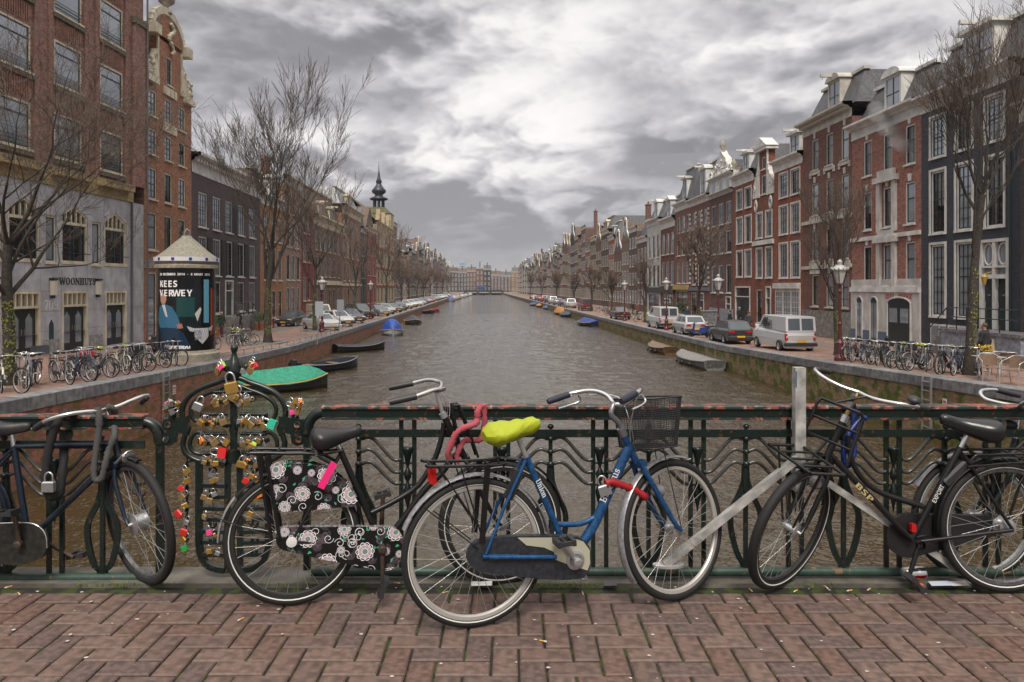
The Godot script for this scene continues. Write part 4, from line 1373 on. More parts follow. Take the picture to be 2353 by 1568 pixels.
func left_bike() -> void:
	var xf := rot(deg_to_rad(2.0), V(-3.06, 0, -3.93))
	xf.basis = xf.basis * Basis(Vector3.RIGHT, deg_to_rad(-4.0))
	var o := thing("bicycle", "worn dark blue roadster with crossbar, cut by the picture's edge", "bicycle", xf)
	var bl := mc("worn blue enamel", 0.017, 0.028, 0.052, 0.35, 0.2, "noise", 7.0)
	var R0 := 0.345
	var hub := V(0, R0, 0)
	var p := func(a: Array) -> Array: return bp(xf, a)
	var fh: Vector3 = V(p.call([322, 1212])[0].x + 0.015, R0, 0)
	var rim := mc("dull steel rim", 0.25, 0.25, 0.26, 0.4, 0.7, "noise", 8.0)
	wheel(o, T(hub), R0, mc("brass rim", 0.3, 0.22, 0.1, 0.4, 0.6), false)
	var bb: Vector3 = p.call([66, 1241])[0]
	var seat: Vector3 = p.call([32, 1026])[0]
	var ht: Vector3 = p.call([262, 1006])[0]
	var hb: Vector3 = p.call([276, 1062])[0]
	two_legged_frame(o, [[[bb, seat], 0.0165], [[seat, p.call([258, 1020])[0]], 0.0135], [[bb, p.call([268, 1048])[0]], 0.0165], [[ht, hb], 0.019]], bl)
	var m := MB.new()
	for s in [-1.0, 1.0]:
		m.tube([seat + V(0, -0.015, s * 0.02), hub + V(0, 0, s * 0.062)], 0.008, 7)
		m.tube([bb + V(-0.03, 0, s * 0.03), hub + V(0, 0, s * 0.062)], 0.01, 7)
	part("rear_stays", m, bl, o)
	m = MB.new()
	m.tube([seat, seat + (seat - bb).normalized() * 0.08], 0.0135, 10)
	part("seat_post", m, chrome(), o)
	var q: Array = p.call([-46, 985, 72, 984])
	saddle(o, q[0], q[1], 0.21, mc("worn black saddle", 0.03, 0.03, 0.034, 0.5, 0, "fine", 3.0, 0.4))
	var sx := steer(hb, ht, -40)
	wheel(o, sx * T(fh), R0, rim, false, 0.022, 0.042, 32)
	fork(o, sx, hb + (hb - ht).normalized() * 0.012, fh, ht, bl)
	part("mudguard", mudguard(hub, R0 + 0.016, -0.1, 2.8, 0.03), bl, o)
	part("mudguard", mudguard(fh, R0 + 0.014, 1.35, 2.6, 0.02), black(), o, sx)
	var cl: Vector3 = p.call([244, 940])[0]
	m = MB.new()
	m.tube([ht, cl], 0.0115, 10)
	part("stem", m, chrome(), o, sx)
	handlebar(o, sx, cl, [[0.02, 0.004, 0.05], [0.025, 0.018, 0.12], [0.0, 0.022, 0.2], [-0.07, 0.0, 0.27], [-0.19, -0.055, 0.285]], blackp(), 0.11)
	lamp(o, sx, p.call([300, 1042])[0] + V(0.05, 0, 0.0), 0.036, V(1, -0.05, 0), chrome(), lens_mat())
	m = MB.new()
	m.tube([hb + V(0.01, 0.0, 0.0), p.call([296, 1044])[0]], 0.01, 6)
	m.tube([hb + V(0.01, 0.0, 0.03), fh + V(-0.02, R0 + 0.03, 0.03)], 0.008, 6)
	part("lamp_bracket", m, alu(), o, sx)
	m = MB.new()
	m.prism(smooth_poly(poly_of(xf, [-110, 1222, -60, 1205, 0, 1200, 78, 1197, 105, 1207, 120, 1228, 121, 1255, 105, 1278, 60, 1291, 20, 1288, -60, 1278, -112, 1262]), 3), 0.03, 0.06)
	part("chain_case", m, mc("grimy case", 0.045, 0.045, 0.04, 0.35, 0.3, "noise", 4.0), o)
	m = MB.new()
	m.tube(curve(bp(xf, [-60, 1202, 0, 1197, 78, 1195, 107, 1205, 121, 1226, 123, 1252], 0.06), 3), 0.004, 6)
	part("case_edge", m, chrome(), o)
	crank(o, bb, p.call([56, 1164])[0], 0.09, mats["rusty steel"], 0.1)
	crank(o, bb, p.call([146, 1292])[0], -0.09, mats["rusty steel"], 0.1)
	var bs := mc("black sleeve", 0.014, 0.014, 0.015, 0.8, 0, "fine", 14.0, 0.8)
	chain_lock("thick black sleeved chain hanging over the short railing beside the blue roadster", [P(172, 952, 4.0), P(155, 950, 3.96), P(135, 968, 3.92), P(118, 1010, 3.90), P(108, 1060, 3.89), P(104, 1100, 3.88), P(112, 1135, 3.88), P(128, 1142, 3.9), P(140, 1120, 3.93), P(146, 1060, 3.97), P(156, 1000, 4.12), P(166, 960, 4.12)], 0.022, bs)
	padlock("steel", "big and square, closing the black chain on the short railing", P(112, 1098, 3.85), 0.062, 0.0)
	var gs := mc("grey cloth", 0.10, 0.10, 0.098, 0.9, 0, "fine", 12.0, 0.8)
	var gp := []
	for a in [[236, 934, 0.05], [241, 958, 0.06], [240, 985, 0.055], [233, 1030, 0.05], [228, 1075, 0.05], [231, 1096, 0.05], [245, 1096, 0.055], [253, 1072, 0.06], [258, 1050, 0.06], [262, 1030, 0.05], [273, 1002, 0.05], [268, 985, 0.02], [256, 975, -0.03], [256, 955, -0.03], [262, 940, 0.0], [252, 934, 0.03]]:
		gp.append(xf * (on_plane(xf, a[0], a[1]) + V(0, 0, a[2])))
	chain_lock("grey cloth covered chain lock wound round the handlebar of the blue roadster", gp, 0.017, gs)
func carrier_bike() -> void:
	var xf := rot(deg_to_rad(180.5), V(2.585, 0, -3.88))
	xf.basis = xf.basis * Basis(Vector3.RIGHT, deg_to_rad(1.0))
	var o := thing("bicycle", "black step-through bicycle with tubular front carrier, headlight under it", "bicycle", xf)
	var bk := black()
	var R0 := 0.345
	var hub := V(0, R0, 0)
	var p := func(a: Array) -> Array: return bp(xf, a)
	var fh: Vector3 = V(p.call([1812, 1215])[0].x, R0, 0)
	wheel(o, T(hub), R0, mats["dull steel rim"], true, 0.022, 0.03)
	var bb: Vector3 = p.call([2094, 1240])[0]
	var seat: Vector3 = p.call([2207, 1028])[0]
	var ht: Vector3 = p.call([1940, 962])[0]
	var hb: Vector3 = p.call([1900, 1050])[0]
	two_legged_frame(o, [[[bb, seat], 0.0165], [curve(p.call([1948, 1000, 1952, 1035, 1962, 1070, 1990, 1109, 2026, 1133, 2075, 1150, 2119, 1163]), 3), 0.0145], [[hb.lerp(ht, 0.1), bb], 0.0165], [[ht, hb], 0.0185], [p.call([1985, 1117, 1992, 1107]), 0.008]], bk)
	var m := MB.new()
	for s in [-1.0, 1.0]:
		m.tube([seat + V(0, -0.03, s * 0.02), hub + V(0, 0, s * 0.066)], 0.009, 7)
		m.tube([bb + V(-0.03, 0, s * 0.03), hub + V(0, 0, s * 0.066)], 0.0105, 7)
	part("rear_stays", m, bk, o)
	m = MB.new()
	m.tube([seat, seat + (seat - bb).normalized() * 0.07], 0.0135, 10)
	part("seat_post", m, chrome(), o)
	var q: Array = p.call([2292, 994, 2160, 966])
	saddle(o, q[0], q[1], 0.22, mc("wet black saddle", 0.018, 0.018, 0.02, 0.28, 0, "fine", 5.0, 0.5), "saddle", 1.1)
	var sx := steer(hb, ht, 40)
	wheel(o, sx * T(fh), R0, mats["black rim"], true, 0.024, 0.02)
	fork(o, sx, hb + (hb - ht).normalized() * 0.015, fh, ht, bk, 0.0135)
	part("mudguard", mudguard(fh, R0 + 0.014, 1.45, 3.3, 0.03), bk, o, sx)
	part("mudguard", mudguard(hub, R0 + 0.018, -0.15, 2.9, 0.032), bk, o)
	var cl: Vector3 = p.call([1978, 903])[0]
	m = MB.new()
	m.tube([ht, cl], 0.0115, 10)
	part("stem", m, mc("brassy stem", 0.35, 0.25, 0.1, 0.35, 0.8), o, sx)
	m = MB.new()
	m.tube([ht - (ht - hb).normalized() * 0.02, ht + (ht - hb).normalized() * 0.02], 0.022, 10)
	part("headset", m, chrome(), o)
	var hd := handlebar(o, sx, cl, [[0.03, 0.006, 0.07], [0.05, 0.02, 0.15], [0.03, 0.032, 0.23], [-0.04, 0.025, 0.275], [-0.18, -0.015, 0.275]], blackp(), 0.12)
	bell(hd, Transform3D(), cl + V(-0.03, 0.055, -0.265), blackp())
	m = MB.new()
	var zn := -0.28
	var zf := 0.07
	var on := func(a: Array, z: float) -> Array: return bp(xf * T(V(0, 0, z)), a, z)
	var nr: Array = on.call([1863, 1088, 1941, 1092], zn)
	var fr: Array = on.call([1766, 1021, 1842, 1024], zf)
	var hn: Array = on.call([1946, 1070, 1962, 1022, 1982, 968, 1978, 950], zn)
	var hf: Array = on.call([1838, 1022, 1856, 975, 1878, 926, 1888, 915], zf)
	for e in [hn, hf]: m.tube(curve(e, 3), 0.0085, 8)
	m.tube([hn[3], hf[3]], 0.0085, 8)
	for e in [[nr[0], nr[1]], [fr[0], fr[1]], [nr[0], fr[0]], [nr[1], fr[1]]]: m.tube(e, 0.0085, 8)
	for k in 3: m.tube([nr[0].lerp(fr[0], (k + 1) / 4.0), nr[1].lerp(fr[1], (k + 1) / 4.0)], 0.0065, 7)
	for k in [0.33, 0.72]: m.tube([hn[0].lerp(hn[2], k), hf[0].lerp(hf[2], k)], 0.0075, 7)
	for e in [[nr[0], zn], [fr[0], zf]]: m.tube([e[0].lerp(nr[1] if e[1] < 0 else fr[1], 0.3), fh + V(0.02, 0.03, e[1] * 0.4)], 0.006, 6)
	for s in [-0.06, 0.06]:
		m.bar(hn[3].lerp(hf[3], 0.5 - s * 3.0) + V(0, 0, 0), cl + V(0, -0.01, s), 0.026, 0.006)
		m.tube([nr[1].lerp(fr[1], 0.5 - s * 2.0), hb], 0.01, 6)
	part("front_carrier", m, bk, o)
	var base: Vector3 = hb + V(-0.07, 0.0, 0)
	lamp(o, Transform3D(), nr[0] + V(-0.05, -0.055, 0.06), 0.036, V(0.8, -0.05, -0.75), blackp(), lens_mat())
	m = MB.new()
	for z in [-0.065, 0.065]:
		m.tube(curve(bp(xf, [2212, 1056, 2222, 1042, 2240, 1039, 2330, 1037, 2420, 1036], z), 2), 0.007, 7)
		m.tube(bp(xf, [2205, 1066, 2300, 1058, 2420, 1055], z), 0.006, 6)
		m.tube(bp(xf, [2390, 1040, 2330, 1230], z * 1.1), 0.007, 6)
	for x in [2240, 2280, 2320, 2360, 2400]: m.tube(bp(xf, [x, 1039], 0.065) + bp(xf, [x + 22, 1056], -0.065), 0.005, 6)
	part("carrier", m, bk, o)
	m = MB.new()
	m.prism(hull_poly([[0.02, R0 - 0.005, 0.05], [bb.x, bb.y + 0.01, 0.115]]), -0.062, -0.03)
	var cc := part("chain_case", m, mc("matt black", 0.012, 0.012, 0.013, 0.45), o)
	cc.transform = T(V(0, 0, 0.09))
	crank(o, bb, p.call([2067, 1315])[0], -0.085, black(), 0.9)
	crank(o, bb, p.call([2130, 1172])[0], 0.085, black(), 0.3)
	m = MB.new()
	m.box(Vector3.ZERO, V(0.024, 0.04, 0.03))
	part("reflector", m, mats["red reflector"], o, T(p.call([2097, 1212])[0]))
	m = MB.new()
	m.cbox(Vector3.ZERO, V(0.16, 0.04, 0.05), 0.012, Basis(V(0, 0, 1), -0.75))
	part("wheel_lock", m, blackp(), o, T(p.call([2192, 1085])[0]))
	var gold := mc("gold lettering", 0.55, 0.45, 0.22, 0.4, 0.3)
	for s in [-1.0]:
		var d1: Array = p.call([1955, 1100, 2010, 1158])
		var dv: Vector3 = (d1[1] - d1[0]).normalized()
		letters(o, "BSP", Transform3D(Basis(dv, V(0, 0, -1).cross(dv), V(0, 0, -1)), (d1[0] + d1[1]) / 2 + V(0, 0, -0.017)), 0.026, gold, "lettering", "Droid Sans", true).scale = V(2.0, 1, 1)
		var d2: Array = p.call([2133, 1168, 2170, 1098])
		var dw: Vector3 = (d2[1] - d2[0]).normalized()
		letters(o, "EXPORT", Transform3D(Basis(dw, V(0, 0, -1).cross(dw), V(0, 0, -1)), (d2[0] + d2[1]) / 2 + V(0, 0, -0.017)), 0.021, mats["white lettering"])
	var wp := []
	for a in [[1966, 922, 0.05], [1978, 945, 0.07], [1972, 975, 0.06], [1975, 1010, 0.06], [1972, 1050, 0.05], [1955, 1075, 0.04], [1944, 1050, 0.03], [1950, 1010, 0.03], [1985, 968, 0.05], [2002, 965, 0.06]]:
		wp.append(xf * (on_plane(xf, a[0], a[1]) + V(0, 0, a[2])))
	chain_lock("blue and black cable lock wound behind the front carrier of the black bicycle", wp, 0.013, mc("blue sleeve", 0.01, 0.035, 0.22, 0.3, 0, "noise", 12.0))
func edge_bike() -> void:
	var xf := rot(deg_to_rad(178.0), V(3.62, 0, -4.0))
	xf.basis = xf.basis * Basis(Vector3.RIGHT, deg_to_rad(3.0))
	var o := thing("bicycle", "dark bicycle with chrome handlebar, mostly outside the frame at the right edge", "bicycle", xf)
	var bk := mc("dark green enamel", 0.012, 0.022, 0.022, 0.3)
	var R0 := 0.34
	var hub := V(0, R0, 0)
	var p := func(a: Array) -> Array: return bp(xf, a)
	var fh: Vector3 = V(p.call([2240, 1212])[0].x, R0, 0)
	wheel(o, T(hub), R0, alu(), false)
	wheel(o, T(fh), R0, alu(), true)
	var ht: Vector3 = p.call([2334, 1008])[0]
	var hb: Vector3 = p.call([2318, 1062])[0]
	var bb := V(0.46, 0.29, 0)
	var seat := V(0.27, 0.76, 0)
	two_legged_frame(o, [[[bb, seat], 0.0165], [[seat, ht - V(0, 0.03, 0)], 0.014], [[bb, hb], 0.0165], [[ht, hb], 0.0185]], bk)
	var m := MB.new()
	for s in [-1.0, 1.0]:
		m.tube([seat + V(0, -0.03, s * 0.02), hub + V(0, 0, s * 0.066)], 0.009, 7)
		m.tube([bb + V(-0.03, 0, s * 0.03), hub + V(0, 0, s * 0.066)], 0.0105, 7)
	part("rear_stays", m, bk, o)
	saddle(o, V(0.12, 0.9, 0), V(0.38, 0.9, 0), 0.2, blackp())
	m = MB.new()
	m.tube([seat, V(0.24, 0.87, 0)], 0.0135, 8)
	part("seat_post", m, chrome(), o)
	fork(o, Transform3D(), hb, fh, ht, bk)
	part("mudguard", mudguard(fh, R0 + 0.014, 0.5, 3.0, 0.028), mats["silver mudguard"], o)
	part("mudguard", mudguard(hub, R0 + 0.014, 0.0, 2.9, 0.028), black(), o)
	var cl: Vector3 = p.call([2346, 932])[0]
	m = MB.new()
	m.tube([ht, cl], 0.012, 10)
	part("stem", m, chrome(), o)
	handlebar(o, Transform3D(), cl, [[0.04, 0.0, 0.06], [0.1, 0.022, 0.16], [0.07, 0.06, 0.24], [-0.05, 0.06, 0.28], [-0.17, 0.03, 0.285]], blackp())
	lamp(o, Transform3D(), p.call([2308, 975])[0], 0.036, V(1, 0.1, 0), blackp(), lens_mat())
	m = MB.new()
	m.tube(p.call([2318, 985, 2334, 1000]), 0.008, 6)
	part("lamp_bracket", m, mats["rusty steel"], o)
	crank(o, bb, bb + V(0.1, 0.13, 0), -0.085, black())
	crank(o, bb, bb + V(-0.1, -0.13, 0), 0.085, black())
func litter() -> void:
	var m := MB.new()
	m.lathe([W(0.0, 0), W(0.027, 0.0), W(0.032, 0.008), W(0.033, 0.05), W(0.030, 0.062), W(0.033, 0.075), W(0.033, 0.108), W(0.027, 0.116), W(0.025, 0.113), W(0, 0.113)], 16, Transform3D(), true)
	keep("can", can_print())
	var cm := StandardMaterial3D.new()
	cm.resource_name = "printed can"
	cm.albedo_texture = texs["can"]
	cm.metallic = 0.7; cm.roughness = 0.3
	solo("drink_can", m, cm, "crushed silver and red drink can lying against the railing foot", "can", "", Transform3D(Basis(V(0, 0, 1), -1.5) * Basis(Vector3.UP, 0.8), P(2075, 1318, 3.93) + V(0, 0, 0)))
	rng.seed = 55
	for i in 12:
		var px: float = [28, 42, 1832, 1895, 1958, 1722, 2000, 1030, 1338, 905, 560, 1240][i]
		var z := R(3.86, 3.97) if i < 10 else R(3.3, 3.7)
		var at := V((px - 1176.5) * z / F, 0.016 if z > 3.965 else 0.006, -z)
		m = MB.new()
		var a := R(0, PI)
		var d := V(cos(a), 0, sin(a))
		m.tube([at, at + d * 0.022], 0.0036, 7)
		var c := solo("cigarette_end", m, mc("cigarette filter", 0.55, 0.27, 0.06, 0.9), "cigarette end lying on the paving, %s" % ["at the far left under the rail", "left end of the edge strip", "below the white post's right brace", "left of the drink can by the rail", "in front of the crushed can", "left under the carrier bicycle's front wheel", "right of the crushed drink can", "below the flower print bicycle's pedal", "beside the blue bicycle's kickstand", "left of the flower print bicycle's crank", "among the bricks left of the flower bicycle", "among the bricks below the blue bicycle"][i], "cigarette end", "cigarette ends on the bridge")
		m = MB.new()
		m.tube([at + d * 0.0222, at + d * 0.034], 0.0034, 7)
		part("paper", m, mc("cigarette paper", 0.6, 0.58, 0.55, 0.9), c)
	for k in [[2160, 1322, 0.11, 0.03, [0.42, 0.46, 0.55], "pale blue paper scrap under the far right bicycle's wheel"], [2200, 1308, 0.1, 0.1, [0.55, 0.55, 0.55], "white torn paper sheet beside the far right wheels"], [2252, 1345, 0.05, 0.03, [0.25, 0.4, 0.6], "small blue wrapper before the rear wheel of the carrier bicycle"], [1107, 1330, 0.11, 0.03, [0.6, 0.6, 0.58], "white paper strip at the railing foot behind the flower bicycle"], [1402, 1332, 0.07, 0.03, [0.06, 0.06, 0.065], "black plastic scrap lying right of the blue bicycle's kickstand"], [2105, 1348, 0.06, 0.02, [0.5, 0.1, 0.05], "red torn wrapper lying under the drink can"]]:
		m = MB.new()
		var at := P(k[0], k[1], 3.93)
		at.y = 0.022
		m.quad(at + V(-k[2] / 2, 0.0, 0.02), at + V(k[2] / 2, 0.004, 0.025), at + V(k[2] / 2, 0.012, -0.02), at + V(-k[2] / 2, 0.01, -0.015))
		m.quad(at + V(-k[2] / 2, 0.01, -0.015), at + V(k[2] / 2, 0.012, -0.02), at + V(k[2] / 2.3, 0.006, -0.03), at + V(-k[2] / 2, 0.002, -0.03))
		solo("paper_scrap", m, mc("scrap " + k[5], k[4][0], k[4][1], k[4][2], 0.8), k[5], "litter")
func can_print() -> Image:
	var im := Image.create(128, 128, false, Image.FORMAT_RGB8)
	im.fill(Color(0.75, 0.75, 0.76))
	for i in 5: im.fill_rect(Rect2i(8 + i * 26, 30 + (i % 2) * 8, 12, 60), Color(0.55, 0.06, 0.07) if i % 2 else Color(0.15, 0.15, 0.17))
	im.fill_rect(Rect2i(0, 26, 128, 3), Color(0.5, 0.06, 0.06))
	im.fill_rect(Rect2i(0, 100, 128, 3), Color(0.5, 0.06, 0.06))
	return im
func bikes() -> void:
	floral_bike()
	blue_bike()
	left_bike()
	carrier_bike()
	edge_bike()
	litter()
# ---------- houses ----------
func brick(key: String, r: float, g: float, b: float, hard := false) -> Material:
	return mc(key, r, g, b, 0.85, 0, "brick" if hard else "brick_soft", 0.25)
func white() -> Material: return mc("white trim", 0.70, 0.69, 0.66, 0.55, 0, "soft", 0.3)
func cream() -> Material: return mc("cream trim", 0.70, 0.63, 0.47, 0.55, 0, "soft", 0.3)
func stone_m() -> Material: return mc("sandstone", 0.45, 0.41, 0.33, 0.8, 0, "noise", 0.6)
func dark_paint() -> Material: return mc("dark green paint", 0.012, 0.022, 0.024, 0.3)
func slate() -> Material: return mc("slate", 0.10, 0.102, 0.112, 0.5, 0, "tiles", 0.35)
func zinc() -> Material: return mc("zinc", 0.34, 0.36, 0.38, 0.45, 0.4, "noise", 0.5)
func rooftile() -> Material: return mc("roof tiles", 0.16, 0.11, 0.08, 0.8, 0, "tiles", 0.3)
func glass() -> Material:
	if mats.has("window glass"): return mats["window glass"]
	var m := mc("window glass", 0.03, 0.035, 0.04, 0.03)
	m.transparency = BaseMaterial3D.TRANSPARENCY_ALPHA
	m.albedo_color.a = 0.3
	m.metallic_specular = 0.9
	return m
func far_glass() -> Material:
	var m := mc("far window glass", 0.30, 0.33, 0.37, 0.06, 0.38)
	m.metallic_specular = 0.9
	return m
func curtain_m() -> Material: return mc("net curtain", 0.5, 0.49, 0.45, 0.9, 0, "soft", 3.0)
func window_meshes(w: float, h: float, style: String, fm: Material, sm: Material, far: bool) -> Array:
	var key := "win%.2f_%.2f_%s_%s_%s_%s" % [w, h, style, fm.resource_name, sm.resource_name, far]
	if cache.has(key): return cache[key]
	var t := 0.115 if far else 0.105
	var f := MB.new()
	var s := MB.new()
	var g := MB.new()
	var hw := w / 2
	f.bx(-hw, -hw + t, 0, h, -0.06, 0.03)
	f.bx(hw - t, hw, 0, h, -0.06, 0.03)
	f.bx(-hw + t, hw - t, h - t, h, -0.06, 0.03)
	f.bx(-hw + t, hw - t, 0, t * 0.8, -0.06, 0.03)
	var cut := 0.5
	var nx := 0
	var ny := 0
	var sd := 0.045
	match style:
		"sash": cut = 0.55
		"hung": cut = 0.62
		"grid": nx = 1; ny = 3
		"grid2": nx = 2; ny = 4
		"big": nx = 2; ny = 5; cut = 0.55
		"tilt": cut = 0.74
		"plain": cut = -1.0
		"cross": nx = 1; cut = 0.68
	var x0 := -hw + t
	var x1 := hw - t
	var y0 := t * 0.8
	var y1 := h - t
	s.bx(x0, x0 + sd, y0, y1, -0.055, 0.005); s.bx(x1 - sd, x1, y0, y1, -0.055, 0.005)
	s.bx(x0 + sd, x1 - sd, y1 - sd, y1, -0.055, 0.005); s.bx(x0 + sd, x1 - sd, y0, y0 + sd * 1.3, -0.055, 0.005)
	if cut > 0: s.bx(x0 + sd, x1 - sd, lerpf(y0, y1, cut) - 0.03, lerpf(y0, y1, cut) + 0.03, -0.05, 0.012)
	for k in nx:
		var x := lerpf(x0, x1, (k + 1.0) / (nx + 1.0))
		s.bx(x - 0.014, x + 0.014, y0 + sd, y1 - sd, -0.045, 0.002)
	for k in ny:
		var y := lerpf(y0, y1, (k + 1.0) / (ny + 1.0))
		if absf((y - y0) / (y1 - y0) - cut) > 0.06: s.bx(x0 + sd, x1 - sd, y - 0.013, y + 0.013, -0.046, 0.001)
	if style == "tilt":
		for k in 3: s.bx(-hw, hw, h * (0.07 + 0.075 * k), h * (0.07 + 0.075 * k) + 0.03, 0.06, 0.09)
	g.quad(V(x0, y0, -0.03), V(x1, y0, -0.03), V(x1, y1, -0.03), V(x0, y1, -0.03))
	var sl := MB.new()
	sl.bx(-hw - 0.05, hw + 0.05, -0.1, 0.0, -0.06, 0.06 if far else 0.2)
	if far:
		var am := f.mesh(fm)
		for q in [[s, sm], [g, far_glass()], [sl, fm]]:
			var a := []
			a.resize(Mesh.ARRAY_MAX)
			a[Mesh.ARRAY_VERTEX] = q[0].v; a[Mesh.ARRAY_NORMAL] = q[0].n; a[Mesh.ARRAY_TEX_UV] = q[0].uv; a[Mesh.ARRAY_INDEX] = q[0].ix
			am.add_surface_from_arrays(Mesh.PRIMITIVE_TRIANGLES, a)
			am.surface_set_material(am.get_surface_count() - 1, q[1])
		cache[key] = [am]
		return cache[key]
	var cs := []
	for v in 3:
		var c := MB.new()
		match v:
			0:
				c.bx(x0, x0 + (x1 - x0) * 0.28, y0, y1, -0.22, -0.2); c.bx(x1 - (x1 - x0) * 0.28, x1, y0, y1, -0.22, -0.2)
			1: c.bx(x0, x1, lerpf(y0, y1, 0.45), y1, -0.22, -0.2)
			2:
				for k in 5:
					var a := lerpf(x0, x1, k / 5.0)
					c.bx(a, a + (x1 - x0) / 5.0, y0, y1 - 0.05, -0.22 - 0.02 * (k % 2), -0.2 - 0.02 * (k % 2))
		cs.append(c.mesh(curtain_m()))
	cache[key] = [f.mesh(fm), s.mesh(sm), g.mesh(glass()), sl.mesh(fm), cs, g.mesh(far_glass())]
	return cache[key]
func window(o: Node, x: float, y: float, w: float, h: float, style: String, fm: Material, sm: Material, far := false, deep := -0.07) -> void:
	w = snappedf(w, 0.05); h = snappedf(h, 0.05)
	var ms := window_meshes(w, h, style, fm, sm, far)
	var n := inst("window", ms[0], o, T(V(x, y, -0.015 if far else deep)))
	if far: return
	inst("sash", ms[1], n)
	var k := rng.randf()
	inst("pane", ms[2] if k < 0.42 else ms[5], n)
	inst("sill", ms[3], n)
	if k < 0.42: inst("curtain", ms[4][0 if k < 0.12 else 1 if k < 0.27 else 2], n)
func wall_mesh(w: float, y0: float, y1: float, holes: Array, deep := 0.3) -> MB:
	var m := MB.new()
	var xs := [0.0, w]
	var ys := [y0, y1]
	for h in holes:
		xs.append_array([h.position.x, h.end.x]); ys.append_array([h.position.y, h.end.y])
	xs.sort(); ys.sort()
	for j in ys.size() - 1:
		if ys[j + 1] - ys[j] < 1e-4: continue
		var run := -1.0
		for i in xs.size() - 1:
			if xs[i + 1] - xs[i] < 1e-4: continue
			var c := W((xs[i] + xs[i + 1]) / 2, (ys[j] + ys[j + 1]) / 2)
			var open := false
			for h in holes:
				if h.has_point(c): open = true
			if not open and run < 0: run = xs[i]
			if open and run >= 0:
				m.quad(V(run, ys[j], 0), V(xs[i], ys[j], 0), V(xs[i], ys[j + 1], 0), V(run, ys[j + 1], 0))
				run = -1.0
		if run >= 0: m.quad(V(run, ys[j], 0), V(w, ys[j], 0), V(w, ys[j + 1], 0), V(run, ys[j + 1], 0))
	for h in holes:
		var a: Vector2 = h.position
		var b: Vector2 = h.end
		m.quad(V(a.x, a.y, -deep), V(a.x, a.y, 0), V(a.x, b.y, 0), V(a.x, b.y, -deep))
		m.quad(V(b.x, a.y, 0), V(b.x, a.y, -deep), V(b.x, b.y, -deep), V(b.x, b.y, 0))
		m.quad(V(a.x, b.y, 0), V(b.x, b.y, 0), V(b.x, b.y, -deep), V(a.x, b.y, -deep))
		m.quad(V(a.x, a.y, -deep), V(b.x, a.y, -deep), V(b.x, a.y, 0), V(a.x, a.y, 0))
	return m
func shell(w: float, y0: float, y1: float, deep := 12.0) -> MB:
	var m := MB.new()
	m.quad(V(0, y0, -deep), V(0, y0, 0), V(0, y1, 0), V(0, y1, -deep))
	m.quad(V(w, y0, 0), V(w, y0, -deep), V(w, y1, -deep), V(w, y1, 0))
	m.quad(V(w, y0, -deep), V(0, y0, -deep), V(0, y1, -deep), V(w, y1, -deep))
	m.quad(V(0, y1, 0), V(w, y1, 0), V(w, y1, -deep), V(0, y1, -deep))
	m.quad(V(0, y0 + 3.5, 0), V(w, y0 + 3.5, 0), V(w, y0 + 3.5, -deep), V(0, y0 + 3.5, -deep))
	m.quad(V(0, (y0 + y1) / 2 + 1, -0.6), V(w, (y0 + y1) / 2 + 1, -0.6), V(w, (y0 + y1) / 2 + 1, -deep), V(0, (y0 + y1) / 2 + 1, -deep))
	return m
func cornice_part(o: Node, w: float, y0: float, y1: float, m0: Material, out := 0.45, called := "cornice", x0 := -0.04) -> MeshInstance3D:
	var h := y1 - y0
	var prof := V2([0, y0, 0.05, y0, 0.06, y0 + h * 0.12, 0.035, y0 + h * 0.14, 0.035, y0 + h * 0.55, out * 0.35, y0 + h * 0.62, out * 0.4, y0 + h * 0.72, out * 0.85, y0 + h * 0.8, out, y0 + h * 0.86, out, y0 + h, 0, y0 + h + 0.03])
	var m := MB.new()
	m.prism(prof, 0, w + 0.08, Transform3D(Basis(V(0, 0, 1), V(0, 1, 0), V(1, 0, 0)), V(x0, 0, 0.001)))
	return part(called, m, m0, o)
func front(side: int, za: float, zb: float) -> Transform3D:
	return between(V(front_x(side, za), 0, -za), V(front_x(side, zb), 0, -zb), side)
func between(pa: Vector3, pb: Vector3, side: int) -> Transform3D:
	var a := pa if side < 0 else pb
	var b := pb if side < 0 else pa
	var x := (b - a).normalized()
	return Transform3D(Basis(x, Vector3.UP, x.cross(Vector3.UP)), a)
func zat(side: int, px: float) -> float:
	var k := (px - 1176.5) / F
	return 24.9 / (k - SLANT) if side > 0 else -20.9 / (k - SLANT)
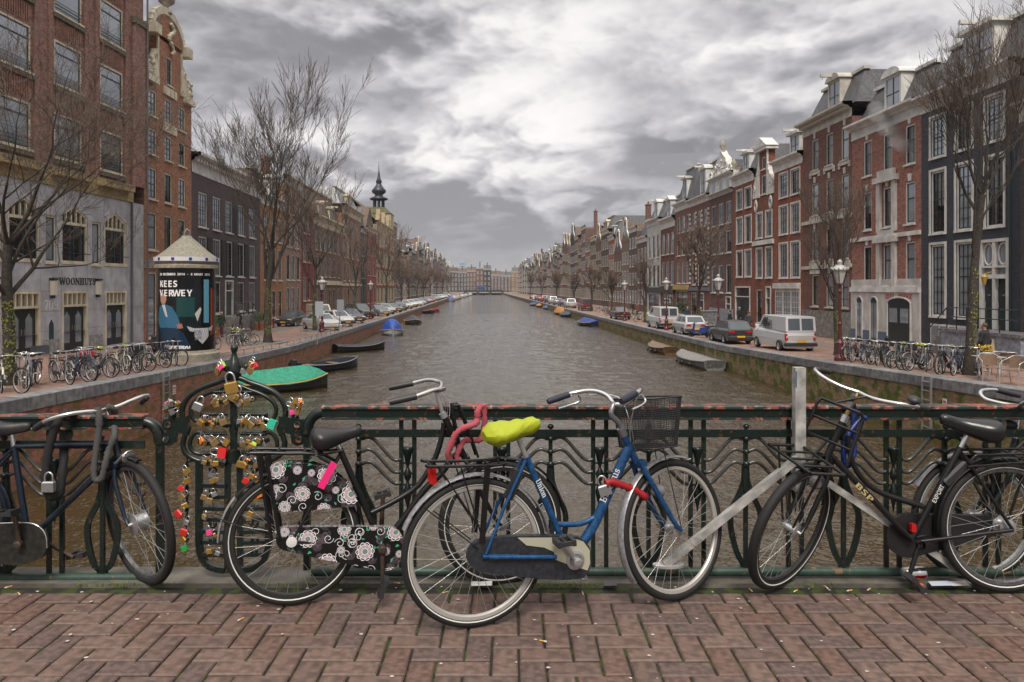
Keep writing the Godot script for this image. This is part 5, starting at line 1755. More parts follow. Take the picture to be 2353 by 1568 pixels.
func door(o: Node, x: float, y0: float, y1: float, w: float, m0: Material, fm: Material, light := 0.0, leaves := 1) -> void:
	var m := MB.new()
	var hw := w / 2
	m.bx(x - hw - 0.14, x - hw, y0, y1 + 0.14, -0.1, 0.06); m.bx(x + hw, x + hw + 0.14, y0, y1 + 0.14, -0.1, 0.06)
	m.bx(x - hw, x + hw, y1, y1 + 0.14, -0.1, 0.06)
	if light > 0: m.bx(x - hw, x + hw, y1 - light - 0.1, y1 - light, -0.1, 0.05)
	var f := part("door_frame", m, fm, o)
	if light > 0:
		m = MB.new()
		m.quad(V(x - hw, y1 - light, -0.06), V(x + hw, y1 - light, -0.06), V(x + hw, y1, -0.06), V(x - hw, y1, -0.06))
		part("pane", m, glass(), f)
	var top := y1 - (light + 0.1 if light > 0 else 0.0)
	for k in leaves:
		var a := x - hw + w * k / leaves
		var b := a + w / leaves
		m = MB.new()
		m.bx(a + 0.008, b - 0.008, y0, top, -0.13, -0.08)
		var hh := top - y0
		for q in [[0.08, 0.3], [0.38, 0.9]]: m.cbox(V((a + b) / 2, y0 + hh * (q[0] + q[1]) / 2, -0.07), V((b - a) * 0.62, hh * (q[1] - q[0]), 0.03), 0.005)
		var d := part("door", m, m0, o)
		m = MB.new()
		m.ball(V(b - 0.1 if leaves == 1 or k == 0 else a + 0.1, y0 + 1.05, -0.05), V(0.035, 0.05, 0.03), 7, 4)
		part("handle", m, mc("brass knob", 0.5, 0.45, 0.35, 0.3, 0.7), d)
func dormer(o: Node, x: float, y: float, w: float, h: float, z: float, fm: Material, hood := "flat", beam := true) -> void:
	var m := MB.new()
	m.bx(x - w / 2 - 0.16, x - w / 2, y, y + h, z - 1.6, z); m.bx(x + w / 2, x + w / 2 + 0.16, y, y + h, z - 1.6, z)
	m.bx(x - w / 2, x + w / 2, y + h - 0.14, y + h, z - 0.3, z); m.bx(x - w / 2, x + w / 2, y, y + 0.12, z - 0.3, z)
	if hood == "flat": m.bx(x - w / 2 - 0.35, x + w / 2 + 0.35, y + h, y + h + 0.22, z - 1.9, z + 0.3)
	elif hood == "round":
		var poly := PackedVector2Array()
		for k in 11:
			var a := PI * k / 10
			poly.append(W(x + cos(a) * (w / 2 + 0.3), y + h + 0.002 + sin(a) * (w * 0.32)))
		m.prism(poly, z - 1.8, z + 0.18)
	else:
		m.prism(V2([x - w / 2 - 0.35, y + h + 0.002, x + w / 2 + 0.35, y + h + 0.002, x, y + h + w * 0.4]), z - 1.9, z + 0.25)
	var d := part("dormer", m, fm, o)
	m = MB.new()
	m.bx(x - 0.03, x + 0.03, y + 0.12, y + h - 0.14, z - 0.09, z - 0.03)
	m.bx(x - w / 2, x + w / 2, y + h * 0.5 - 0.03, y + h * 0.5 + 0.03, z - 0.088, z - 0.031)
	part("sash", m, dark_paint(), d)
	m = MB.new()
	m.quad(V(x - w / 2, y + 0.12, z - 0.06), V(x + w / 2, y + 0.12, z - 0.06), V(x + w / 2, y + h - 0.14, z - 0.06), V(x - w / 2, y + h - 0.14, z - 0.06))
	part("pane", m, far_glass(), d)
	if beam:
		m = MB.new()
		m.bx(x - 0.09, x + 0.09, y + h + 0.24, y + h + 0.44, z - 1.0, z + 1.0)
		m.tube([V(x, y + h + 0.24, z + 0.85), V(x, y + h + 0.05, z + 0.85)], 0.03, 5)
		part("hoist_beam", m, fm, d)
func mansard(o: Node, w: float, y: float, h: float, m0: Material, back := 1.5, deep := 11.8, trim: Material = null) -> void:
	var m := MB.new()
	var rings := []
	for q in [[0.02, -0.25, y], [0.75, -back, y + h]]: rings.append([V(q[0], q[2], q[1]), V(w - q[0], q[2], q[1]), V(w - q[0], q[2], -deep - q[1]), V(q[0], q[2], -deep - q[1])])
	m.loft(rings, true)
	var r := part("roof", m, m0, o)
	if trim:
		m = MB.new()
		m.bx(0.6, w - 0.6, y + h + 0.002, y + h + 0.2, -back - 0.3, -back + 0.16)
		part("roof_edge", m, trim, r)
func pitched(o: Node, w: float, y: float, h: float, m0: Material, along := true, deep := 11.8) -> void:
	var m := MB.new()
	if along: m.prism(V2([-0.1, y, -deep / 2, y + h, -deep, y]), 0.02, w - 0.02, Transform3D(Basis(V(0, 0, 1), V(0, 1, 0), V(1, 0, 0)), Vector3.ZERO))
	else: m.prism(V2([0.02, y, w - 0.02, y, w / 2, y + h]), -deep, -0.3)
	part("roof", m, m0, o)
func chimney(o: Node, x: float, y: float, z: float, h: float, m0: Material, w := 0.8) -> void:
	var m := MB.new()
	m.bx(x - w / 2, x + w / 2, y - 2.0, y + h, z - 0.4, z + 0.4)
	m.bx(x - w / 2 - 0.08, x + w / 2 + 0.08, y + h + 0.002, y + h + 0.16, z - 0.48, z + 0.48)
	for k in 2: m.lathe([W(0.13, y + h + 0.16), W(0.11, y + h + 0.6), W(0, y + h + 0.6)], 8, T(V(x - 0.2 + 0.4 * k, 0, z)))
	part("chimney", m, m0, o)
func house(s: Dictionary) -> Node3D:
	var side: int = s.side
	var za: float = s.za if s.has("za") else zat(side, s.x0 if side < 0 else s.x1)
	var zb: float = s.zb if s.has("zb") else zat(side, s.x1 if side < 0 else s.x0)
	var xf: Transform3D = s.xf if s.has("xf") else front(side, za, zb)
	var w: float = s.w if s.has("w") else absf(zb - za) * sqrt(1.0 + SLANT * SLANT)
	var o := thing(s.get("name", "canal_house"), s.label, "house", xf, s.get("group", ""))
	var fm: Material = s.get("trim", white())
	var sm: Material = s.get("sash", dark_paint())
	var y0: float = s.get("base", -4.2)
	var H: float = EYE + s.cornice[0]
	var holes := []
	var wins := []
	var far: bool = s.get("far", false)
	var cols := []
	var avg := 0.0
	for c in s.cols:
		var a: float
		var b: float
		if s.get("metric", false):
			a = c[0]; b = c[1]
		else:
			a = on_plane(xf, c[0], 600).x; b = on_plane(xf, c[1], 600).x
		cols.append((a + b) / 2)
		avg += (b - a) / s.cols.size()
	avg = snappedf(avg, 0.05)
	var skip: Array = s.get("skip", [])
	for r in s.rows.size():
		for c in cols.size():
			if skip.has([c, r]): continue
			var row: Array = s.rows[r]
			var ww: float = avg * (row[3] if row.size() > 3 else 1.0)
			ww = snappedf(ww, 0.05)
			var hh := snappedf(row[1] - row[0], 0.05)
			holes.append(Rect2(cols[c] - ww / 2, EYE + row[0], ww, hh))
			wins.append([cols[c], EYE + row[0], ww, hh, row[2]])
	for d in s.get("doors", []):
		var a := on_plane(xf, d[0], 600).x if not s.get("metric", false) else float(d[0])
		var b := on_plane(xf, d[1], 600).x if not s.get("metric", false) else float(d[1])
		holes.append(Rect2(minf(a, b), EYE + d[2], absf(b - a), d[3] - d[2]))
	var wm := wall_mesh(w, y0, H, holes)
	part("wall", wm, s.wall, o)
	part("side_wall", shell(w, y0, H + 0.02), s.get("side_mat", s.wall), o)
	for q in wins: window(o, q[0], q[1], q[2], q[3], q[4], fm, sm, far)
	var di := 0
	for d in s.get("doors", []):
		var h: Rect2 = holes[wins.size() + di]
		di += 1
		var what: String = d[4] if d.size() > 4 else "door"
		if what == "door": door(o, h.get_center().x, h.position.y, h.end.y - 0.14, h.size.x - 0.28, s.get("door", dark_paint()), fm, minf(0.9, h.size.y * 0.24), 1)
		elif what == "double": door(o, h.get_center().x, h.position.y, h.end.y - 0.14, h.size.x - 0.28, s.get("door", dark_paint()), fm, minf(0.8, h.size.y * 0.24), 2)
		elif what == "shop":
			window(o, h.get_center().x, h.position.y, h.size.x, h.size.y, "cross", fm, sm, far)
	if s.cornice[1] > s.cornice[0]: cornice_part(o, w, H, EYE + s.cornice[1], s.get("cornice_mat", fm), s.get("out", 0.5))
	for b in s.get("bands", []):
		var m := MB.new()
		m.bx(0.01, w - 0.01, EYE + b[0], EYE + b[1], 0.001, b[2])
		part("band", m, b[3] if b.size() > 3 else fm, o)
	if s.get("keys", false):
		var km := MB.new()
		km.prism(V2([-0.11, 0, 0.11, 0, 0.16, 0.42, -0.16, 0.42]), 0.002, 0.07)
		var kmesh := km.mesh(fm)
		for q in wins: inst("keystone", kmesh, o, T(V(q[0], q[1] + q[3] + 0.04, 0)))
	if s.get("frames", false):
		for q in wins:
			var key := "case%.2f%.2f" % [q[2], q[3]] + fm.resource_name
			if not cache.has(key):
				var m := MB.new()
				var t := 0.13
				m.bx(-q[2] / 2 - t, -q[2] / 2, -0.1, q[3] + t, 0.002, 0.05); m.bx(q[2] / 2, q[2] / 2 + t, -0.1, q[3] + t, 0.002, 0.05)
				m.bx(-q[2] / 2, q[2] / 2, q[3], q[3] + t, 0.002, 0.05)
				cache[key] = m.mesh(fm)
			inst("casing", cache[key], o, T(V(q[0], q[1], 0)))
	var top: float = EYE + s.cornice[1]
	match s.get("roof", "flat"):
		"mansard": mansard(o, w, top, s.get("roof_h", 2.6), s.get("roof_mat", slate()), 1.3, 11.8, s.get("roof_trim", fm))
		"pitched": pitched(o, w, top, s.get("roof_h", 3.0), s.get("roof_mat", rooftile()))
		"gable": pitched(o, w, H, s.get("roof_h", 4.0), s.get("roof_mat", rooftile()), false)
	for d in s.get("dormers", []):
		var x := on_plane(xf, d[0], 300).x if not s.get("metric", false) else float(d[0])
		dormer(o, x, EYE + d[1], d[2], d[3], -0.35, fm, d[4], d.size() < 6)
	for c in s.get("chimneys", []): chimney(o, c[0] * w, top + c[1], c[2] if c.size() > 3 else -3.0, c[3] if c.size() > 3 else c[2], s.get("chimney_mat", brick("chimney brick", 0.2, 0.1, 0.07)))
	return o
func neck_gable(o: Node, x0: float, x1: float, w: float, y: float, y1: float, wall_m: Material, tm: Material, crown: String, win: Array = []) -> void:
	var holes := []
	for q in win: holes.append(Rect2(q[0] - q[2] / 2, q[1], q[2], q[3]))
	var m := MB.new()
	var sub := []
	for h in holes: sub.append(Rect2(h.position.x - x0, h.position.y, h.size.x, h.size.y))
	var wm := wall_mesh(x1 - x0, y, y1, sub)
	m.add(wm, T(V(x0, 0, -0.002)))
	m.quad(V(x0, y, -0.6), V(x0, y, 0), V(x0, y1, 0), V(x0, y1, -0.6))
	m.quad(V(x1, y, 0), V(x1, y, -0.6), V(x1, y1, -0.6), V(x1, y1, 0))
	m.quad(V(x1, y, -0.6), V(x0, y, -0.6), V(x0, y1, -0.6), V(x1, y1, -0.6))
	part("neck", m, wall_m, o)
	for q in win: window(o, q[0], q[1], q[2], q[3], "grid", tm, dark_paint())
	var h := y1 - y
	for s in [-1.0, 1.0]:
		var e := x0 if s < 0 else x1
		var room := x0 if s < 0 else w - x1
		var poly := PackedVector2Array([W(e, y + 0.02), W(e + s * room * 0.98, y + 0.02), W(e + s * room * 0.98, y + h * 0.12)])
		for k in 9:
			var t := k / 8.0
			poly.append(W(e + s * room * (0.9 - 0.72 * t) + s * sin(t * PI * 2.0) * room * 0.12, y + h * (0.16 + 0.5 * t)))
		poly.append(W(e, y + h * 0.72))
		m = MB.new()
		m.prism(poly, -0.25, 0.12)
		var c := V(e + s * room * 0.62, y + h * 0.2, 0.12)
		m.tube(spiral(c, room * 0.26, s), 0.07, 6)
		m.tube(spiral(V(e + s * room * 0.18, y + h * 0.52, 0.12), room * 0.14, -s), 0.05, 6)
		part("scroll", m, tm, o)
		m = MB.new()
		m.bx(minf(e, e - s * 0.22), maxf(e, e - s * 0.22), y, y1, 0.002, 0.1)
		part("neck_pilaster", m, tm, o)
	var cx := (x0 + x1) / 2
	var hw := (x1 - x0) / 2 + 0.35
	m = MB.new()
	if crown == "triangle": m.bx(cx - hw, cx + hw, y1 + 0.002, y1 + 0.28, -0.75, 0.35)
	if crown == "triangle":
		m.prism(V2([cx - hw - 0.1, y1 + 0.284, cx + hw + 0.1, y1 + 0.284, cx, y1 + 0.3 + hw * 0.62]), -0.75, 0.4)
	else:
		var poly := PackedVector2Array()
		for k in 15:
			var a := PI * k / 14
			poly.append(W(cx + cos(a) * hw, y1 + 0.284 + sin(a) * hw * 0.7))
		m.prism(poly, -0.55, 0.02)
		part("crown_wall", m, wall_m, o)
		m = MB.new()
		var arc := []
		for k in 15:
			var a := PI * k / 14
			arc.append(V(cx + cos(a) * hw, y1 + 0.35 + sin(a) * hw * 0.72, -0.15))
		m.strip(arc, 0.75, 0.34, V(0, 0, 1))
		for s in [-1.0, 1.0]: m.bx(cx + s * (hw + 0.2) - 0.4, cx + s * (hw + 0.2) + 0.4, y1 - 0.05, y1 + 0.6, -0.6, 0.42)
	part("crown", m, tm, o)
func spiral(c: Vector3, r: float, s: float) -> Array:
	var o := []
	for i in 15:
		var a := i * 0.5
		o.append(c + V(cos(a) * s, sin(a), 0) * r * (1.0 - i * 0.055))
	return o
func shop_house() -> void:
	var pa := V(-24.2 + 0.03 * 27.0, 0, -27.0)
	var pb := V(-24.2 + 0.03 * 45.8, 0, -45.8)
	var xf := between(pa, pb, -1)
	var w := pa.distance_to(pb)
	var o := thing("shop_house", "tall red brick house on a grey stone ground floor with yellow stone band", "house", xf)
	var red := brick("speckled red brick", 0.32, 0.175, 0.14, true)
	var u := func(z: float) -> float: return (z - 27.0) * w / 18.8
	var cm := cream()
	var grey := mc("grey granite", 0.50, 0.505, 0.545, 0.5, 0, "soft", 0.3)
	var cols := [30.45, 34.4, 38.4, 42.35]
	var holes := []
	var uw := 2.25
	var rows := [[6.58, 8.85], [10.28, 12.55], [13.95, 16.2], [17.6, 19.8]]
	for z in cols:
		for r in rows: holes.append(Rect2(u.call(z) - uw / 2, EYE + r[0], uw, snappedf(r[1] - r[0], 0.05)))
	part("wall", wall_mesh(w, EYE + 6.1, EYE + 22.0, holes), red, o)
	part("side_wall", shell(w, -4.2, EYE + 22.0), red, o)
	rng.seed = 5
	for h in holes: window(o, h.get_center().x, h.position.y, h.size.x, h.size.y, "tilt", cm, dark_paint(), false, -0.02)
	var sb := MB.new()
	sb.bx(-uw / 2 - 0.15, uw / 2 + 0.15, -0.32, -0.1, 0.003, 0.16)
	var sbm := sb.mesh(mc("stained sill stone", 0.20, 0.175, 0.13, 0.8, 0, "noise", 1.0))
	var rib := MB.new()
	for k in 13: rib.bx(-1.0 + k * 0.16, -1.0 + k * 0.16 + 0.075, -1.25, -0.4, 0.003, 0.05)
	var ribm := rib.mesh(brick("rib brick", 0.36, 0.19, 0.14, true))
	for h in holes:
		inst("window_ledge", sbm, o, T(V(h.get_center().x, h.position.y, 0)))
		if h.position.y > EYE + 9: stuff(inst("brick_ribs", ribm, o, T(V(h.get_center().x, h.position.y, 0))))
	for z in cols:
		for s in [-1.0, 1.0]:
			var m := MB.new()
			m.bx(u.call(z) + s * 1.45 - 0.14, u.call(z) + s * 1.45 + 0.14, EYE + 6.1, EYE + 22, 0.003, 0.1)
			part("pilaster", m, red, o)
	var m := MB.new()
	m.bx(w - 1.3, w, EYE + 6.1, EYE + 15.9, 0.003, 0.22)
	part("corner_pilaster", m, red, o)
	m = MB.new()
	m.bx(w - 1.4, w + 0.06, EYE + 15.903, EYE + 16.3, -0.1, 0.32)
	part("pilaster_cap", m, mats["stained sill stone"], o)
	var ym := mc("yellow stone", 0.52, 0.40, 0.205, 0.75, 0, "noise", 0.5)
	m = MB.new()
	m.bx(0, w - 1.32, EYE + 5.1, EYE + 6.1, -0.1, 0.12)
	part("stone_band", m, ym, o)
	for k in 4:
		m = MB.new()
		var a: float = u.call(cols[k]) - 1.55
		m.bx(a, a + 3.1, EYE + 5.62, EYE + 6.0, 0.122, 0.55)
		var slab := part("band_ledge", m, ym, o)
		var d := MB.new()
		d.bx(-0.05, 0.05, 0, 0.12, 0, 0.035)
		var dm := d.mesh(mats["stained sill stone"])
		for j in 11: inst("dentil", dm, slab, T(V(a + 0.2 + j * 0.27, EYE + 5.84, 0.553)))
	holes = []
	cols = [31.3, 35.1, 38.95, 42.75]
	for z in cols:
		var c: float = u.call(z)
		holes.append(Rect2(c - 1.1, EYE + 1.3, 2.2, 3.0))
		holes.append(Rect2(c - 1.1, EYE - 3.3, 2.2, 3.1))
	for z in [33.2, 37.02, 40.85]: holes.append(Rect2(u.call(z) - 0.42, EYE + 1.25, 0.84, 2.35))
	part("ground_wall", wall_mesh(w, -4.2, EYE + 5.1, holes, 0.35), mc("granite joints", 0.26, 0.265, 0.285, 0.8), o)
	var edges := [0.0]
	for z in cols:
		edges.append(u.call(z) - 1.1); edges.append(u.call(z) + 1.1)
	edges.append(w)
	var ybands := [-4.2, EYE - 3.3, EYE - 2.2, EYE - 1.2, EYE - 0.2, EYE + 1.25, EYE + 2.4, EYE + 3.6, EYE + 4.3, EYE + 5.1]
	for i in edges.size() - 1:
		for j in ybands.size() - 1:
			var a: float = edges[i]
			var b: float = edges[i + 1]
			var ya: float = ybands[j]
			var yb: float = ybands[j + 1]
			var mid := W((a + b) / 2, (ya + yb) / 2)
			var spans := [[a, b]]
			var blocked := false
			for h in holes:
				if h.has_point(mid) and h.size.x > 1.0: blocked = true
				elif h.size.x < 1.0 and h.position.x > a and h.end.x < b and yb > h.position.y + 0.05 and ya < h.end.y - 0.05:
					spans = [[a, h.position.x], [h.end.x, b]]
			if blocked: continue
			for q in spans:
				var n := maxi(1, int(round((q[1] - q[0]) / 1.3)))
				for k in n:
					m = MB.new()
					m.bx(lerpf(q[0], q[1], float(k) / n) + 0.008, lerpf(q[0], q[1], (k + 1.0) / n) - 0.008, ya + 0.008, yb - 0.008, 0.002, 0.03)
					part("stone_slab", m, grey, o)
	var gm := glass()
	for z in cols:
		var c: float = u.call(z)
		m = MB.new()
		for s in [-1.0, 1.0]: m.prism(V2([c + s * 1.1, EYE + 3.75, c + s * 1.1, EYE + 4.302, c, EYE + 4.302]), -0.1, 0.029)
		part("head_stone", m, grey, o)
		m = MB.new()
		for s in [-1.0, 1.0]:
			m.bar(V(c + s * 1.04, EYE + 1.3, -0.08), V(c + s * 1.04, EYE + 3.75, -0.08), 0.12, 0.14, V(0, 0, 1))
			m.bar(V(c + s * 1.05, EYE + 3.73, -0.081), V(c, EYE + 4.24, -0.081), 0.13, 0.13, V(0, 0, 1))
		m.bx(c - 0.98, c + 0.98, EYE + 3.25, EYE + 3.4, -0.15, 0.0); m.bx(c - 1.15, c + 1.15, EYE + 1.2, EYE + 1.38, -0.15, 0.08)
		for k in 4: m.bx(c - 0.66 + k * 0.42, c - 0.58 + k * 0.42, EYE + 3.402, EYE + 3.85 + (0.25 if k == 1 or k == 2 else 0.0), -0.13, -0.03)
		var f := part("window", m, cm, o)
		m = MB.new()
		for x in [-0.93, -0.02, 0.88]: m.bx(c + x, c + x + 0.06, EYE + 1.38, EYE + 3.25, -0.14, -0.06)
		m.bx(c - 0.93, c + 0.94, EYE + 3.18, EYE + 3.25, -0.139, -0.061)
		part("sash", m, mc("petrol paint", 0.02, 0.045, 0.055, 0.3), f)
		m = MB.new()
		m.bx(c - 1.2, c + 1.2, EYE + 1.75, EYE + 1.8, 0.1, 0.14)
		part("rail", m, dark_paint(), f)
		m = MB.new()
		m.quad(V(c - 1.0, EYE + 1.38, -0.11), V(c + 1.0, EYE + 1.38, -0.11), V(c + 1.0, EYE + 4.25, -0.11), V(c - 1.0, EYE + 4.25, -0.11))
		part("pane", m, gm, f)
		m = MB.new()
		for s in [-1.0, 1.0]: m.bx(c + s * 1.03 - 0.07, c + s * 1.03 + 0.07, EYE - 3.3, EYE - 0.2, -0.2, 0.06)
		m.bx(c - 0.96, c + 0.96, EYE - 0.32, EYE - 0.2, -0.2, 0.06); m.bx(c - 0.96, c + 0.96, EYE - 1.02, EYE - 0.9, -0.2, 0.06)
		for k in 4: m.bx(c - 0.66 + k * 0.4, c - 0.56 + k * 0.4, EYE - 0.9, EYE - 0.32, -0.19, 0.03)
		f = part("door_frame", m, cm, o)
		m = MB.new()
		m.quad(V(c - 0.96, EYE - 0.9, -0.12), V(c + 0.96, EYE - 0.9, -0.12), V(c + 0.96, EYE - 0.32, -0.12), V(c - 0.96, EYE - 0.32, -0.12))
		part("pane", m, gm, f)
		for s in [-1.0, 1.0]:
			m = MB.new()
			var d0 := c + (0.005 if s > 0 else -0.96)
			var d1 := c + (0.96 if s > 0 else -0.005)
			m.bx(d0, d1, EYE - 3.3, EYE - 1.02, -0.2, -0.12)
			var dr := part("door", m, dark_paint(), o)
			var cx := (d0 + d1) / 2
			m = MB.new()
			m.prism(V2([cx - 0.24, EYE - 2.9, cx + 0.24, EYE - 2.9, cx + 0.24, EYE - 1.55, cx, EYE - 1.25, cx - 0.24, EYE - 1.55]), -0.118, -0.1)
			part("pane", m, far_glass(), dr)
			m = MB.new()
			m.bx(c + s * 0.1 - 0.03, c + s * 0.1 + 0.03, EYE - 2.25, EYE - 2.0, -0.12, -0.06)
			part("handle", m, chrome(), dr)
	for z in [33.2, 37.02, 40.85]: window(o, u.call(z), EYE + 1.25, 0.84, 2.35, "plain", cm, mats["petrol paint"], false, -0.06)
	for z in [33.2, 37.02, 40.85]:
		var c: float = u.call(z)
		m = MB.new()
		m.cbox(V(c, EYE - 0.02, 0.16), V(0.26, 0.75, 0.22), 0.04)
		var wl := part("wall_lamp", m, mc("lamp shade", 0.55, 0.52, 0.42, 0.4), o)
		m = MB.new()
		m.cbox(V(c, EYE + 0.42, 0.15), V(0.34, 0.1, 0.3), 0.02)
		m.bx(c - 0.08, c + 0.08, EYE - 0.55, EYE - 0.4, 0.03, 0.2)
		part("lamp_cap", m, dark_paint(), wl)
	var dk := mc("dark lettering", 0.03, 0.03, 0.035, 0.5)
	letters(o, "'t WOONHUYS", T(V(u.call(38.95), EYE + 0.3, 0.045)), 0.36, dk, "lettering", "Droid Serif", true, 0.02)
	letters(o, "709", T(V(u.call(37.02), EYE - 0.9, 0.04)), 0.46, mc("pale lettering", 0.62, 0.62, 0.60, 0.5), "lettering", "Droid Serif", false, 0.012)
	letters(o, "711", T(V(u.call(40.85), EYE - 0.85, 0.04)), 0.46, mc("faint lettering", 0.38, 0.385, 0.40, 0.5), "lettering", "Droid Serif", false, 0.012)
	m = MB.new()
	m.prism(V2([-0.16, 0, 0.16, 0, 0.16, 0.75, 0, 0.98, -0.16, 0.75]), 0.031, 0.06, T(V(u.call(37.02), EYE - 2.6, 0)))
	part("notice_case", m, mats["petrol paint"], o)
	for z in [37.0, 40.8]:
		m = MB.new()
		m.bx(u.call(z) - 0.6, u.call(z) + 0.6, -2.4, EYE - 2.6, 0.031, 0.06)
		part("stone_plate", m, mc("pale granite", 0.42, 0.42, 0.42, 0.6, 0, "noise", 0.6), o)
	m = MB.new()
	m.tube([V(w - 1.45, EYE + 5.1, 0.1), V(w - 1.45, -1.9, 0.1)], 0.07, 8)
	m.tube([V(w - 0.06, EYE + 21, 0.3), V(w - 0.06, -1.9, 0.3)], 0.055, 8)
	part("downpipe", m, mc("pipe grey", 0.1, 0.1, 0.12, 0.5), o)
func gable_house() -> void:
	var br := brick("orange brown brick", 0.42, 0.20, 0.12)
	var o := house({"side": -1, "x0": 331, "x1": 440, "label": "narrow orange brick house with white scrolled neck gable and urn on top", "wall": br, "trim": cream(), "cols": [[343, 358], [375, 398], [411, 425]], "rows": [[10.9, 12.55, "grid", 0.95], [8.44, 10.1, "grid", 0.95], [5.6, 7.6, "grid"], [2.37, 4.77, "hung"], [-3.2, 0.95, "hung"]], "skip": [[1, 4]], "doors": [[376, 396, -3.4, 0.9, "door"]], "cornice": [13.3, 13.3], "roof": "gable", "roof_h": 3.6, "bands": [[1.2, 1.7, 0.12, stone_m()]]})
	var w := absf(zat(-1, 440) - zat(-1, 331)) * 1.001
	neck_gable(o, 1.75, w - 1.75, w, EYE + 13.3, EYE + 16.2, br, cream(), "round", [[w / 2, EYE + 13.5, 0.85, 1.9]])
	for y in [12.75, 10.3]:
		var m := MB.new()
		m.bx(w / 2 - 1.0, w / 2 + 1.0, EYE + y, EYE + y + 0.55, 0.002, 0.1)
		part("lintel", m, cream(), o)
	var m := MB.new()
	for s in [-1.0, 1.0]: m.bx(0.02 if s < 0 else w - 1.6, 1.6 if s < 0 else w - 0.02, EYE + 12.95, EYE + 13.35, 0.003, 0.3)
	part("shoulder_cornice", m, cream(), o)
	m = MB.new()
	m.lathe([W(0.35, 0), W(0.35, 0.2), W(0.15, 0.3), W(0.12, 0.45), W(0.5, 0.75), W(0.55, 1.05), W(0.35, 1.3), W(0.2, 1.35), W(0.24, 1.6), W(0.12, 1.8), W(0, 1.85)], 12, T(V(w / 2, EYE + 16.65 + (w / 2 - 1.4) * 0.72, -0.2)), true)
	part("urn", m, stone_m(), o)
	m = MB.new()
	rng.seed = 3
	for k in 26:
		var t := k / 25.0
		m.ball(V(w / 2 + sin(t * 9.0) * 0.35, EYE + 17.6 - t * 1.9, 0.12), V(0.16, 0.14, 0.12) * R(0.7, 1.3), 6, 4)
	part("carved_ornament", m, cream(), o)
	for s in [-1.0, 1.0]:
		m = MB.new()
		for k in 10: m.ball(V((0.7 if s < 0 else w - 0.7) + R(-0.4, 0.4), EYE + 13.5 + R(0.0, 1.1), 0.1), V(0.2, 0.16, 0.14) * R(0.6, 1.3), 6, 4)
		part("carved_ornament", m, cream(), o)
